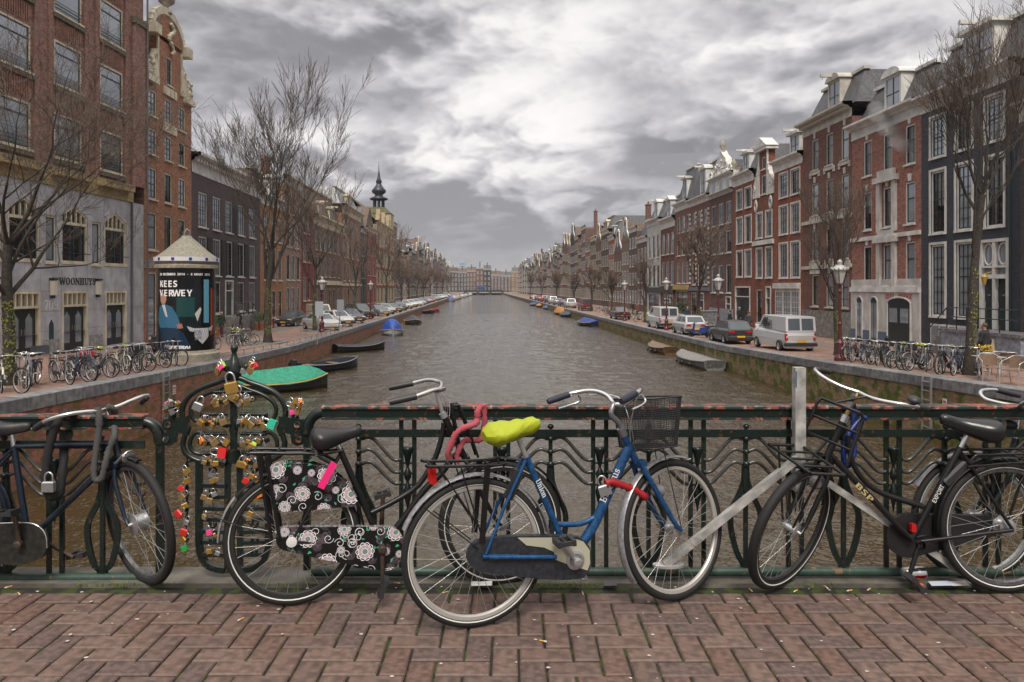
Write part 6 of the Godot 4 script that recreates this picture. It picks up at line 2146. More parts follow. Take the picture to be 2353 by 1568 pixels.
func near_houses() -> void:
	rng.seed = 21
	shop_house()
	gable_house()
	var W := white()
	house({"side": -1, "x0": 440, "x1": 598, "label": "wide purple brown painted house with white dentilled cornice and shutters", "wall": mc("aubergine paint", 0.10, 0.072, 0.072, 0.75, 0, "brick_soft", 0.25), "side_mat": brick("brown side brick", 0.12, 0.08, 0.065), "cols": [[457, 475], [489, 507], [519, 534], [546, 561], [572, 586]], "rows": [[4.5, 7.1, "grid2"], [0.9, 3.8, "grid2"], [-2.1, 0.45, "grid2"]], "skip": [[2, 2]], "doors": [[517, 535, -2.3, 0.6, "door"]], "cornice": [8.35, 9.8], "roof": "pitched", "roof_h": 2.2, "out": 0.7, "bands": [[-5.2, -2.3, 0.06, mc("plinth stone", 0.30, 0.29, 0.27, 0.8, 0, "noise", 0.4)]], "chimneys": [[0.35, 1.0, 1.2]]})
	shutters()
	house({"side": -1, "x0": 598, "x1": 653, "label": "orange brick house with tall windows behind the biggest bare tree", "wall": brick("orange brick", 0.42, 0.20, 0.10), "cols": [[607, 617], [625, 634], [640, 648]], "rows": [[4.6, 7.0, "grid"], [0.7, 3.9, "grid"], [-3.1, -0.3, "hung"]], "cornice": [8.0, 9.0], "roof": "mansard", "roof_h": 2.4, "roof_mat": rooftile(), "dormers": [[632, 9.1, 1.3, 1.9, "flat"]]})
	house({"side": -1, "x0": 653, "x1": 692, "label": "pale brown brick house with four rows of white sash windows", "wall": brick("pale brown brick", 0.38, 0.24, 0.175), "cols": [[659, 666], [670, 677], [682, 689]], "rows": [[8.0, 10.2, "hung"], [4.4, 7.2, "hung"], [0.8, 3.6, "hung"], [-3.2, 0.0, "hung"]], "cornice": [11.0, 12.0], "roof": "flat", "trim": W, "chimneys": [[0.5, 0.5, 1.5]]})
	house({"side": -1, "x0": 692, "x1": 720, "label": "dark red painted house with cream windows", "wall": mc("red paint", 0.24, 0.045, 0.04, 0.7, 0, "brick_soft", 0.25), "cols": [[697, 703], [707, 713]], "rows": [[6.4, 8.8, "hung"], [3.0, 5.7, "hung"], [-1.6, 1.2, "hung"]], "cornice": [9.6, 10.3], "roof": "mansard", "trim": cream()})
	house({"side": -1, "x0": 720, "x1": 785, "label": "broad brown brick house with cream ground floor columns and dormers", "wall": brick("dark brown brick", 0.20, 0.12, 0.09), "trim": cream(), "cols": [[726, 730], [736, 740], [746, 750.5], [756, 760.5], [766, 770.5], [776, 780]], "rows": [[4.8, 7.2, "hung"], [1.4, 4.0, "hung"], [-3.2, -0.2, "hung"]], "cornice": [7.9, 9.2], "roof": "mansard", "roof_h": 3.6, "roof_mat": rooftile(), "dormers": [[742, 9.2, 1.4, 1.8, "flat"], [766, 9.2, 1.4, 1.8, "flat"]], "bands": [[0.3, 0.9, 0.15]], "out": 0.7})
	house({"side": -1, "x0": 785, "x1": 829, "label": "tall brown brick house with cream cornice and zinc roof", "wall": brick("warm brown brick", 0.32, 0.17, 0.115), "trim": cream(), "cols": [[790, 794], [799, 803.5], [809, 813], [820, 824]], "rows": [[8.0, 10.4, "hung"], [4.6, 7.2, "hung"], [1.0, 3.8, "hung"], [-3.3, -0.1, "hung"]], "cornice": [11.2, 12.6], "roof": "mansard", "roof_h": 2.6, "roof_mat": zinc(), "bands": [[0.2, 0.6, 0.15]], "dormers": [[806, 12.6, 1.4, 1.9, "flat"]], "out": 0.8})
	house({"side": -1, "x0": 829, "x1": 842, "label": "narrow black painted house with white windows", "wall": mc("black paint", 0.025, 0.025, 0.028, 0.6, 0, "brick_soft", 0.25), "cols": [[831.5, 834], [837, 839.5]], "rows": [[5.5, 8.0, "hung"], [1.6, 4.3, "hung"], [-3.0, 0.4, "hung"]], "cornice": [9.6, 10.6], "roof": "gable", "roof_h": 4.5, "roof_mat": slate()})
	var z0 := zat(-1, 842)
	var z1 := zat(-1, 865)
	var o := house({"side": -1, "x0": 842, "x1": 865, "label": "bright red brick house with gabled front and ivy beside it", "wall": brick("bright red brick", 0.36, 0.075, 0.05), "cols": [[845, 847.5], [850, 852.5], [856, 858.5], [861, 863.5]], "rows": [[6.0, 8.4, "hung"], [2.2, 4.8, "hung"], [-3.0, 0.2, "hung"]], "cornice": [10.4, 11.2], "roof": "gable", "roof_h": 5.0, "roof_mat": rooftile(), "chimneys": [[0.2, 1.5, 1.5]]})
	tower_house()
	house({"side": 1, "x0": 2344, "x1": 2700, "label": "dark brick house with white windows cut off by the right edge", "wall": brick("blackish brick", 0.075, 0.06, 0.06), "cols": [[2366, 2420], [2450, 2520], [2560, 2640]], "rows": [[4.2, 6.8, "big"], [0.6, 3.4, "big"], [-2.4, 0.0, "big"]], "cornice": [7.6, 8.5], "roof": "flat", "frames": true})
	dark_house()
	pink_house()
	brown_house()
	var ob := brick("orange red brick", 0.30, 0.095, 0.05)
	o = house({"side": 1, "x0": 1779, "x1": 1845, "label": "orange brick house with white panelled garage doors and zinc dormer", "wall": ob, "cols": [[1792, 1809.5], [1818, 1838]], "rows": [[7.4, 9.36, "grid2"], [4.36, 6.64, "grid2"], [0.78, 3.6, "grid2"]], "cornice": [9.65, 10.6], "roof": "pitched", "roof_h": 3.2, "dormers": [[1816, 10.6, 1.5, 1.7, "flat"]], "frames": true})
	garage(o)
	var zc := zat(1, 1732)
	var zd := zat(1, 1779)
	var w := (zc - zd) * 1.001
	o = house({"side": 1, "x0": 1732, "x1": 1779, "label": "narrow brick house with tall neck gable, white scrolls and triangular pediment", "wall": brick("brown orange brick", 0.24, 0.085, 0.05), "cols": [[1739, 1751], [1760, 1774]], "rows": [[4.4, 6.6, "grid2"], [0.84, 3.46, "grid2"]], "cornice": [8.0, 8.0], "roof": "gable", "roof_h": 3.5, "frames": true, "doors": [[1738, 1750, -3.2, -0.2, "shop"], [1760, 1772, -3.4, 0.1, "door"]], "bands": [[3.75, 4.15, 0.18]]})
	neck_gable(o, w * 0.27, w * 0.73, w, EYE + 8.0, EYE + 12.0, mats["brown orange brick"], W, "triangle", [[w * 0.5, EYE + 8.2, 1.0, 1.7], [w * 0.5, EYE + 10.4, 0.75, 1.1]])
	for s in [0.14, 0.86]:
		var m := MB.new()
		m.lathe([W(0.42, -0.05), W(0.48, 0.0), W(0.38, 0.07), W(0.22, 0.07), W(0.2, 0.0)], 14, Transform3D(Basis(Vector3.RIGHT, PI / 2) * Basis.from_scale(V(0.8, 1, 1.4)), V(w * s, EYE + 7.3, 0.05)))
		part("oval_window", m, W, o)
	o = house({"side": 1, "x0": 1685, "x1": 1732, "label": "orange red brick house with white framed entrance and two window columns", "wall": brick("orange red brick 2", 0.27, 0.085, 0.05), "cols": [[1693, 1706], [1713, 1726]], "rows": [[7.45, 9.28, "grid2"], [4.2, 6.65, "grid2"], [1.0, 3.47, "grid2"]], "cornice": [9.8, 10.9], "roof": "mansard", "roof_h": 2.4, "dormers": [[1706, 10.9, 1.4, 1.8, "flat"]], "frames": true, "doors": [[1690, 1724, -3.4, 0.1, "double"]]})
	ornate_house()
	striped_house()
	house({"side": 1, "x0": 1551, "x1": 1584, "label": "pinkish brick house with slate mansard and two hoisting beam dormers", "wall": brick("dusky pink brick", 0.25, 0.115, 0.09), "cols": [[1556, 1563], [1566.5, 1574], [1578, 1584]], "rows": [[6.8, 8.8, "hung"], [3.95, 6.0, "hung"], [0.5, 3.1, "hung"]], "cornice": [9.55, 10.6], "roof": "mansard", "roof_h": 4.2, "dormers": [[1567, 10.8, 1.6, 2.6, "flat"]], "doors": [[1554, 1580, -3.4, -0.4, "shop"]], "bands": [[-0.3, 0.3, 0.3, mc("ochre fascia", 0.4, 0.28, 0.1, 0.6)]]})
	house({"side": 1, "x0": 1518, "x1": 1551, "label": "dark red brick house with white windows over a black shop front", "wall": brick("dark red brick", 0.17, 0.06, 0.045), "cols": [[1521, 1527.5], [1531, 1537.5], [1541.5, 1548]], "rows": [[4.4, 7.2, "hung"], [0.3, 3.4, "hung"]], "cornice": [7.9, 9.3], "roof": "mansard", "roof_h": 2.8, "dormers": [[1531, 9.3, 1.6, 2.4, "triangle"]], "doors": [[1522, 1547, -3.5, -0.9, "shop"]], "bands": [[-0.8, 0.1, 0.25, mc("black fascia", 0.03, 0.03, 0.035, 0.4)]]})
	house({"side": 1, "x0": 1487, "x1": 1518, "label": "white painted house with bay windows over a dark shop", "wall": mc("white wall paint", 0.58, 0.58, 0.56, 0.7, 0, "soft", 0.3), "cols": [[1490, 1496], [1499.5, 1505.5], [1509, 1515]], "rows": [[4.2, 7.4, "hung"], [0.0, 3.2, "hung"]], "cornice": [8.9, 9.8], "roof": "mansard", "roof_h": 2.5, "dormers": [[1502, 9.8, 1.7, 2.4, "round"]], "doors": [[1490, 1514, -3.6, -0.9, "shop"]], "bands": [[-0.8, 0.0, 0.25, mc("black fascia", 0.03, 0.03, 0.035, 0.4)]]})
func shutters() -> void:
	var xf := front(-1, zat(-1, 440), zat(-1, 598))
	var o: Node = get_node("canal_house_001") if has_node("canal_house_001") else null
	if o == null: return
	var sh := {}
	for k in [[508, 520, 0.9, 3.8], [561, 572, 0.9, 3.8], [534, 546, 4.5, 7.1], [534, 546, 0.9, 3.8], [475, 489, 0.9, 3.8]]:
		var a := on_plane(xf, k[0], 600).x
		var b := on_plane(xf, k[1], 600).x
		var h: float = k[3] - k[2]
		var m := MB.new()
		var ww := (b - a) * 0.92
		m.bx(-ww / 2, ww / 2, 0, h, 0.01, 0.05)
		var leaf := part("shutter", m, mc("shutter paint", 0.018, 0.02, 0.02, 0.5), o, T(V((a + b) / 2, EYE + k[2], 0)))
		m = MB.new()
		m.box(Vector3.ZERO, V(ww * 0.84, 0.09, 0.015), Basis(Vector3.RIGHT, 0.5))
		var sm := m.mesh(mats["shutter paint"])
		for j in int(h / 0.13): inst("slat", sm, leaf, T(V(0, 0.08 + j * 0.13, 0.06)))
	var d := MB.new()
	d.bx(-0.1, 0.1, 0, 0.22, 0.0, 0.16)
	var dm := d.mesh(white())
	var w := absf(zat(-1, 598) - zat(-1, 440))
	for j in 30: inst("dentil", dm, o, T(V(0.3 + j * (w - 0.6) / 29.0, EYE + 9.15, 0.27)))
	var a := on_plane(xf, 505, 600).x
	var m := MB.new()
	m.bx(a - 1.0, a + 4.0, -3.0, EYE - 2.32, 0.07, 1.5)
	for k in 5: m.bx(a + 4.0 + k * 0.3, a + 4.3 + k * 0.3, -3.0, EYE - 2.32 - (k + 1) * 0.2, 0.07, 1.4)
	part("stoop", m, mats["plinth stone"], o)
	m = MB.new()
	for k in 5: m.tube([V(a - 0.9 + k * 1.2, EYE - 2.32, 1.42), V(a - 0.9 + k * 1.2, EYE - 1.2, 1.42)], 0.03, 6)
	m.tube([V(a - 0.9, EYE - 1.22, 1.42), V(a + 3.9, EYE - 1.22, 1.42), V(a + 5.4, EYE - 2.3, 1.42)], 0.03, 6)
	part("stoop_railing", m, dark_paint(), o)
func garage(o: Node) -> void:
	var xf: Transform3D = o.transform
	var a := on_plane(xf, 1783, 690).x
	var b := on_plane(xf, 1840, 690).x
	var W := white()
	var m := MB.new()
	m.bx(a, b, EYE - 0.1, EYE + 0.35, 0.002, 0.3)
	part("fascia", m, W, o)
	m = MB.new()
	m.bx(a, b, -3.0, EYE - 0.1, 0.002, 0.08)
	var g := part("garage_door", m, W, o)
	for i in 3:
		for j in 2:
			var x := lerpf(a, b, (i + 0.5) / 3.0)
			var y := EYE - 0.75 if j == 1 else EYE - 2.0
			var ww := (b - a) / 3.0 - 0.3
			for p in 3:
				for q in 2 if j == 1 else 3:
					m = MB.new()
					var cw := ww / 3.0
					m.bx(x - ww / 2 + p * cw + 0.05, x - ww / 2 + (p + 1) * cw - 0.05, y + q * 0.42 - 0.42, y + q * 0.42 - 0.05, 0.081, 0.09)
					part("pane", m, far_glass(), g)
func dark_house() -> void:
	var o := house({"side": 1, "x0": 2117, "x1": 2343, "label": "dark blue grey painted house with broad white window frames and large dormer", "wall": mc("blue black paint", 0.042, 0.048, 0.066, 0.6, 0, "brick_soft", 0.25), "cols": [[2139, 2172], [2197, 2234], [2265, 2307]], "rows": [[7.1, 9.28, "grid2"], [2.95, 6.33, "big"], [-1.57, 2.32, "big"]], "skip": [[2, 2]], "cornice": [9.75, 10.65], "roof": "mansard", "roof_h": 2.5, "dormers": [[2233, 10.75, 2.0, 2.35, "flat"]], "frames": true, "out": 0.6, "doors": [[2252, 2319, -2.05, 2.35, "none"]]})
	var xf: Transform3D = o.transform
	var W := white()
	var a := on_plane(xf, 2252, 600).x
	var b := on_plane(xf, 2319, 600).x
	var m := MB.new()
	var mid := (a + b) / 2
	for x in [a + 0.09, mid, b - 0.09]: m.bx(x - 0.09, x + 0.09, EYE - 2.05, EYE + 2.35, -0.25, 0.05)
	for y in [[2.2, 2.35], [0.95, 1.05], [0.42, 0.62]]: m.bx(a + 0.18, b - 0.18, EYE + y[0], EYE + y[1], -0.24, 0.06)
	var f := part("door_frame", m, W, o)
	for s in [-1.0, 1.0]:
		var c: float = mid + s * (b - a) / 4.0
		m = MB.new()
		var pts := []
		for k in 20: pts.append(V(c + cos(TAU * k / 20) * 0.34, EYE + 1.62 + sin(TAU * k / 20) * 0.52, -0.1))
		m.tube(pts, 0.05, 6, true)
		part("oval_light", m, W, f)
		m = MB.new()
		m.quad(V(c - 0.7, EYE + 0.62, -0.14), V(c + 0.7, EYE + 0.62, -0.14), V(c + 0.7, EYE + 2.2, -0.14), V(c - 0.7, EYE + 2.2, -0.14))
		part("pane", m, far_glass(), f)
		m = MB.new()
		m.bx(c - 0.66, c + 0.66, EYE - 2.05, EYE + 0.42, -0.22, -0.16)
		m.prism(V2([c - 0.45, EYE - 0.7, c + 0.45, EYE - 0.7, c + 0.45, EYE - 0.05, c + 0.25, EYE + 0.18, c, EYE + 0.25, c - 0.25, EYE + 0.18, c - 0.45, EYE - 0.05]), -0.158, -0.13)
		m.bx(c - 0.45, c + 0.45, EYE - 1.85, EYE - 1.0, -0.158, -0.13)
		var d := part("door", m, dark_paint(), o)
		m = MB.new()
		m.bx(c - 0.1, c + 0.1, EYE - 0.42, EYE - 0.34, -0.128, -0.1)
		part("letter_slot", m, chrome(), d)
	m = MB.new()
	m.bx(a - 0.5, b + 3.0, -3.2, EYE - 2.2, 0.06, 1.7)
	part("stoop", m, mc("pale blue plinth", 0.36, 0.40, 0.47, 0.7, 0, "noise", 0.5), o)
	m = MB.new()
	m.bx(a - 0.6, b + 3.1, EYE - 2.198, EYE - 2.06, 0.06, 1.8)
	part("stoop_slab", m, mats["coping b"], o)
	for k in 5:
		m = MB.new()
		m.bx(a - 0.8 - k * 0.3, a - 0.5 - k * 0.3, -3.2, EYE - 2.25 - k * 0.22, 0.06, 1.6)
		part("step", m, mats["coping b"], o)
	m = MB.new()
	for k in 6: m.tube([V(a + k * 0.75, EYE - 2.06, 1.7), V(a + k * 0.75, EYE - 0.95, 1.7)], 0.03, 6)
	for y in [-1.0, -1.45]: m.tube([V(a, EYE + y, 1.7), V(b + 2.9, EYE + y, 1.7)], 0.028, 6)
	m.tube([V(a, EYE - 1.0, 1.7), V(a - 1.7, EYE - 2.3, 1.7)], 0.028, 6)
	part("stoop_railing", m, dark_paint(), o)
	m = MB.new()
	var c0 := on_plane(xf, 2140, 700).x
	m.bx(c0, c0 + 3.2, EYE - 3.3, EYE - 2.0, 0.003, 0.06)
	var bw := part("basement_window", m, W, o)
	m = MB.new()
	for k in 4: m.bx(c0 + 0.1 + k * 0.78, c0 + 0.75 + k * 0.78, EYE - 3.2, EYE - 2.1, 0.062, 0.075)
	part("pane", m, far_glass(), bw)
	m = MB.new()
	m.bx(b + 0.4, b + 1.4, EYE - 3.4, EYE - 2.35, 1.702, 1.76)
	var g := part("basement_hatch", m, cream(), o)
	var sl := MB.new()
	sl.bx(b + 0.5, b + 1.3, 0, 0.06, 1.762, 1.785)
	var sm := sl.mesh(mats["cream trim"])
	for k in 9: inst("slat", sm, g, T(V(0, EYE - 3.32 + k * 0.11, 0)))
	m = MB.new()
	m.tube([V(b + 0.25, EYE + 9.7, 0.14), V(b + 0.25, -2.2, 0.14)], 0.06, 8)
	part("downpipe", m, dark_paint(), o)
	m = MB.new()
	m.lathe([W(0.05, -0.3), W(0.16, 0.1), W(0.1, 0.2), W(0, 0.25)], 8, T(V(mid + 0.3, EYE + 0.4, 0.7)))
	m.tube([V(mid + 0.3, EYE + 0.65, 0.7), V(mid + 0.3, EYE + 0.8, 0.1)], 0.02, 5)
	part("door_lantern", m, mc("amber lantern", 0.4, 0.27, 0.06, 0.3), o)
func pink_house() -> void:
	var o := house({"side": 1, "x0": 1958, "x1": 2117, "label": "pink red brick house with white plaster ground floor and arched doors", "wall": brick("pink red brick", 0.33, 0.15, 0.115, true), "cols": [[1984, 2003], [2029, 2050], [2081, 2102]], "rows": [[7.16, 9.48, "hung"], [3.69, 6.16, "hung"], [0.11, 2.64, "hung"]], "cornice": [9.78, 10.75], "roof": "mansard", "roof_h": 2.2, "dormers": [[2038, 10.8, 1.5, 2.2, "round", 0]], "keys": true, "bands": [[3.0, 3.25, 0.14], [-0.3, 0.02, 0.2]], "out": 0.6})
	var xf: Transform3D = o.transform
	var w := (zat(1, 1958) - zat(1, 2117)) * 1.001
	var W := mc("white plaster", 0.60, 0.58, 0.55, 0.6, 0, "soft", 0.3)
	var m := MB.new()
	m.bx(0.02, w - 0.02, EYE - 0.302, -3.0, 0.002, 0.1)
	var g := part("plaster_front", m, W, o)
	m = MB.new()
	m.bx(0.02, w - 0.02, EYE + 0.021, EYE + 0.5, 0.002, 0.08)
	part("plaster_plinth", m, W, o)
	for d in [[1973, 1985, 0], [2005, 2020, 0], [2045, 2096, 1]]:
		var a := on_plane(xf, d[0], 700).x
		var b := on_plane(xf, d[1], 700).x
		var poly := PackedVector2Array([W(a, -2.2), W(b, -2.2), W(b, EYE - 0.95)])
		for k in 7:
			var t := PI * (k + 0.5) / 7
			poly.append(W((a + b) / 2 + cos(t) * (b - a) / 2, EYE - 0.95 + sin(t) * 0.3))
		poly.append(W(a, EYE - 0.95))
		m = MB.new()
		m.prism(poly, 0.101, 0.13)
		var dd := part("door" if d[2] == 1 else "arched_window", m, dark_paint() if d[2] == 1 else mats["petrol paint"], o)
		m = MB.new()
		var n := 2
		for k in n:
			var x0 := lerpf(a, b, (k + 0.14) / n)
			var x1 := lerpf(a, b, (k + 0.86) / n)
			if d[2] == 1: m.bx(x0, x1, EYE - 2.1, EYE - 1.25, 0.131, 0.14)
			else: m.bx(x0, x1, -1.6, EYE - 1.0, 0.131, 0.14)
		part("pane", m, far_glass(), dd)
		m = MB.new()
		var arch := []
		arch.append(V(a - 0.05, -2.2, 0.12))
		arch.append(V(a - 0.05, EYE - 0.95, 0.12))
		for k in 7:
			var t := PI - PI * (k + 0.5) / 7
			arch.append(V((a + b) / 2 + cos(t) * ((b - a) / 2 + 0.05), EYE - 0.95 + sin(t) * 0.35, 0.12))
		arch.append(V(b + 0.05, EYE - 0.95, 0.12)); arch.append(V(b + 0.05, -2.2, 0.12))
		m.tube(arch, 0.07, 6)
		part("arch_moulding", m, W, dd)
	for k in [[1958, 1972], [1986, 2004], [2021, 2044]]:
		m = MB.new()
		m.bx(on_plane(xf, k[0] + 1, 700).x, on_plane(xf, k[1] - 1, 700).x, -2.6, EYE - 2.75, 0.101, 0.15)
		part("blue_plinth", m, mc("steel blue paint", 0.08, 0.12, 0.18, 0.5), o)
	letters(o, "3513", T(V(on_plane(xf, 2048, 680).x, EYE - 0.55, 0.11)), 0.3, mc("red lettering", 0.45, 0.05, 0.06, 0.5), "lettering", "Droid Sans", true, 0.015)
	letters(o, "QODEX", T(V(on_plane(xf, 2083, 680).x, EYE - 0.55, 0.11)), 0.3, mats["red lettering"], "lettering", "Droid Sans", true, 0.015)
	var c := on_plane(xf, 2039.5, 500).x
	for r in [[3.4, 6.7], [-0.05, 3.0]]:
		m = MB.new()
		for s in [-1.0, 1.0]: m.bx(c + s * 0.85 - 0.2, c + s * 0.85 + 0.2, EYE + r[0], EYE + r[1] - 0.25, 0.003, 0.17)
		m.bx(c - 1.25, c + 1.25, EYE + r[1] - 0.25, EYE + r[1] + 0.1, 0.003, 0.32)
		m.bx(c - 0.9, c + 0.9, EYE + r[1] + 0.103, EYE + r[1] + 0.5, 0.003, 0.2)
		part("window_surround", m, W, o)
func brown_house() -> void:
	var o := house({"side": 1, "x0": 1845, "x1": 1958, "label": "tall dark brown brick house with stone bands and curved dormer with hoisting beam", "wall": brick("deep brown brick", 0.19, 0.088, 0.07), "cols": [[1866, 1880], [1898, 1914], [1933, 1950]], "rows": [[8.73, 11.05, "hung"], [5.35, 7.75, "hung"], [1.97, 4.29, "hung"], [-1.41, 0.92, "hung"]], "cornice": [11.5, 12.5], "roof": "mansard", "roof_h": 2.4, "dormers": [[1905, 12.5, 1.5, 2.3, "round"]], "keys": true, "bands": [[4.75, 5.0, 0.14], [1.35, 1.6, 0.14], [-3.6, -1.7, 0.08, mc("plinth stone", 0.3, 0.29, 0.27, 0.8, 0, "noise", 0.4)]], "out": 0.7, "trim": mc("ivory trim", 0.55, 0.52, 0.45, 0.6, 0, "soft", 0.3)})
	var xf: Transform3D = o.transform
	var d := MB.new()
	d.bx(-0.07, 0.07, 0, 0.18, 0.0, 0.14)
	var dm := d.mesh(mats["ivory trim"])
	var w := zat(1, 1845) - zat(1, 1958)
	for j in 34: inst("dentil", dm, o, T(V(0.25 + j * (w - 0.5) / 33.0, EYE + 12.05, 0.26)))
	for r in [8.73, 5.35, 1.97]:
		for px in [1873, 1906, 1941]:
			var x := on_plane(xf, px, 500).x
			var m := MB.new()
			m.bx(x - 0.8, x + 0.8, EYE + r - 0.36, EYE + r - 0.12, 0.003, 0.1)
			for s in [-1.0, 1.0]: m.bx(x + s * 0.68 - 0.12, x + s * 0.68 + 0.12, EYE + r - 0.55, EYE + r - 0.362, 0.003, 0.08)
			part("sill_block", m, mats["ivory trim"], o)
	var m := MB.new()
	m.bx(on_plane(xf, 1862, 640).x, on_plane(xf, 1884, 640).x, EYE + 1.0, EYE + 1.3, 0.003, 0.05)
	part("name_plate", m, white(), o)
func ornate_house() -> void:
	var o := house({"side": 1, "x0": 1631, "x1": 1685, "label": "brown brick house crowned by an ornate white carved attic", "wall": brick("umber brick", 0.16, 0.085, 0.068), "cols": [[1635, 1645], [1651, 1662], [1668.5, 1680]], "rows": [[6.5, 8.7, "grid2"], [3.5, 5.74, "grid2"], [-0.56, 2.3, "grid2"]], "cornice": [9.5, 9.9], "roof": "gable", "roof_h": 3.0, "doors": [[1668, 1680, -3.4, -0.9, "door"]], "bands": [[-3.6, -2.2, 0.1, mc("pale blue plinth", 0.36, 0.40, 0.47, 0.7, 0, "noise", 0.5)]]})
	var w := (zat(1, 1631) - zat(1, 1685)) * 1.001
	var W := white()
	var m := MB.new()
	var poly := PackedVector2Array([W(0.02, EYE + 9.9), W(w - 0.02, EYE + 9.9), W(w - 0.02, EYE + 11.6), W(w * 0.78, EYE + 11.7), W(w * 0.7, EYE + 13.2), W(w * 0.6, EYE + 13.6), W(w * 0.5, EYE + 14.2), W(w * 0.4, EYE + 13.6), W(w * 0.3, EYE + 13.2), W(w * 0.22, EYE + 11.7), W(0.02, EYE + 11.6)])
	m.prism(poly, -0.6, 0.05)
	var g := part("carved_attic", m, W, o)
	rng.seed = 8
	for k in 6:
		m = MB.new()
		var x := w * (0.1 + 0.16 * k)
		if k < 3:
			var q := w * (0.2 + 0.3 * k)
			m.bx(q - 0.4, q + 0.4, EYE + 10.05, EYE + 11.2, 0.052, 0.06)
			part("pane", m, far_glass(), g)
			m = MB.new()
		m.tube(spiral(V(x, EYE + 11.9 + 0.5 * sin(k * 1.9), 0.08), 0.5, 1.0 if k % 2 else -1.0), 0.1, 6)
		for j in 6: m.ball(V(x + R(-0.5, 0.5), EYE + 11.5 + R(0, 1.6 if k in [2, 3] else 0.4), 0.1), V(0.2, 0.18, 0.14) * R(0.6, 1.2), 6, 4)
		part("carved_scroll", m, W, g)
	for s in [0.06, 0.94, 0.5]:
		m = MB.new()
		m.lathe([W(0.25, 0), W(0.12, 0.2), W(0.35, 0.55), W(0.2, 0.9), W(0.08, 1.1), W(0, 1.15)], 10, T(V(w * s, EYE + (14.1 if s == 0.5 else 11.6), -0.2)), true)
		part("urn", m, stone_m(), g)
	cornice_part(o, w, EYE + 11.2, EYE + 11.55, W, 0.5, "attic_cornice")
func striped_house() -> void:
	var o := house({"side": 1, "x0": 1584, "x1": 1631, "label": "brick house with white stone blocks striping the window sides", "wall": brick("striped brick", 0.22, 0.095, 0.075), "cols": [[1591, 1598], [1604, 1611], [1617, 1625]], "rows": [[6.8, 8.7, "hung"], [3.95, 6.0, "hung"], [0.3, 2.9, "hung"]], "cornice": [9.5, 10.3], "roof": "mansard", "roof_h": 3.8, "dormers": [[1608, 10.4, 1.8, 3.0, "round"]], "doors": [[1588, 1600, -3.4, -0.6, "shop"], [1606, 1618, -3.4, -0.6, "door"]], "bands": [[-0.4, 0.0, 0.2, mc("grey fascia", 0.13, 0.14, 0.16, 0.5)]]})
	var w := (zat(1, 1584) - zat(1, 1631)) * 1.001
	var b := MB.new()
	b.bx(-0.24, 0.24, 0, 0.26, 0.003, 0.06)
	var bm := b.mesh(white())
	for i in 4:
		for j in 16: inst("quoin", bm, o, T(V(w * [0.05, 0.355, 0.645, 0.95][i], EYE + 0.4 + j * 0.54, 0)))
func tower_house() -> void:
	var o := house({"side": -1, "x0": 865, "x1": 906, "label": "cream striped house with stepped gables, green roof and dark lantern spire", "wall": mc("cream and brick wall", 0.55, 0.44, 0.28, 0.8, 0, "brick_soft", 0.25), "trim": cream(), "cols": [[868, 871], [876, 879], [884, 887], [893, 896], [900, 903]], "rows": [[8.6, 11.2, "hung"], [4.4, 7.2, "hung"], [0.6, 3.4, "hung"], [-3.2, 0.0, "hung"]], "cornice": [12.6, 13.4], "roof": "none", "bands": [[3.6, 4.1, 0.1, brick("bright red brick", 0.36, 0.075, 0.05)], [7.6, 8.2, 0.1, mats["bright red brick"]], [-0.1, 0.4, 0.1, mats["bright red brick"]]]})
	var w := (zat(-1, 906) - zat(-1, 865)) * 1.001
	var m := MB.new()
	m.prism(V2([-0.1, EYE + 13.4, -5.5, EYE + 18.4, -6.5, EYE + 18.4, -12, EYE + 13.4]), 0.2, w - 8.0, Transform3D(Basis(V(0, 0, 1), V(0, 1, 0), V(1, 0, 0)), Vector3.ZERO))
	part("roof", m, mc("mossy roof", 0.12, 0.12, 0.05, 0.8, 0, "tiles", 0.25), o)
	m = MB.new()
	var x := w - 5.0
	m.bx(x - 3.0, x + 3.0, EYE + 13.4, EYE + 17.0, -6, 0.1)
	var t := part("turret", m, mats["cream and brick wall"], o)
	m = MB.new()
	m.lathe([W(4.6, EYE + 17.0), W(2.2, EYE + 18.6), W(0, EYE + 18.6)], 4, Transform3D(Basis(Vector3.UP, PI / 4), V(x, 0, -3)))
	part("turret_roof", m, mats["mossy roof"], t)
	m = MB.new()
	for k in 8: m.tube([V(x + cos(TAU * k / 8) * 1.2, EYE + 18.6, -3 + sin(TAU * k / 8) * 1.2), V(x + cos(TAU * k / 8) * 1.2, EYE + 20.6, -3 + sin(TAU * k / 8) * 1.2)], 0.16, 5)
	m.lathe([W(2.0, 20.6), W(2.2, 20.9), W(1.0, 21.4), W(0.9, 21.8), W(1.6, 22.3), W(1.7, 22.8), W(1.1, 23.5), W(0.6, 24.2), W(0.6, 24.6), W(0.75, 24.8), W(0.4, 25.6), W(0.1, 27.5), W(0.04, 29.5), W(0, 29.6)], 12, T(V(x, EYE - 0.2, -3)), true)
	part("lantern_spire", m, mc("lead black", 0.03, 0.035, 0.045, 0.4, 0.3), t)
	for k in 3:
		m = MB.new()
		var c: float = w * (0.12 + 0.25 * k)
		m.prism(V2([c - 1.9, EYE + 12.9, c + 1.9, EYE + 12.9, c + 1.9, EYE + 13.9, c + 1.2, EYE + 13.9, c + 1.2, EYE + 15.0, c + 0.5, EYE + 15.0, c + 0.5, EYE + 16.0, c - 0.5, EYE + 16.0, c - 0.5, EYE + 15.0, c - 1.2, EYE + 15.0, c - 1.2, EYE + 13.9, c - 1.9, EYE + 13.9]), -0.5, 0.3)
		part("stepped_gable", m, mats["cream and brick wall"], o)
const SKY_L := [[906, 512], [932, 547], [960, 545], [996, 561], [1017, 580], [1031, 596], [1045, 606], [1070, 625]]
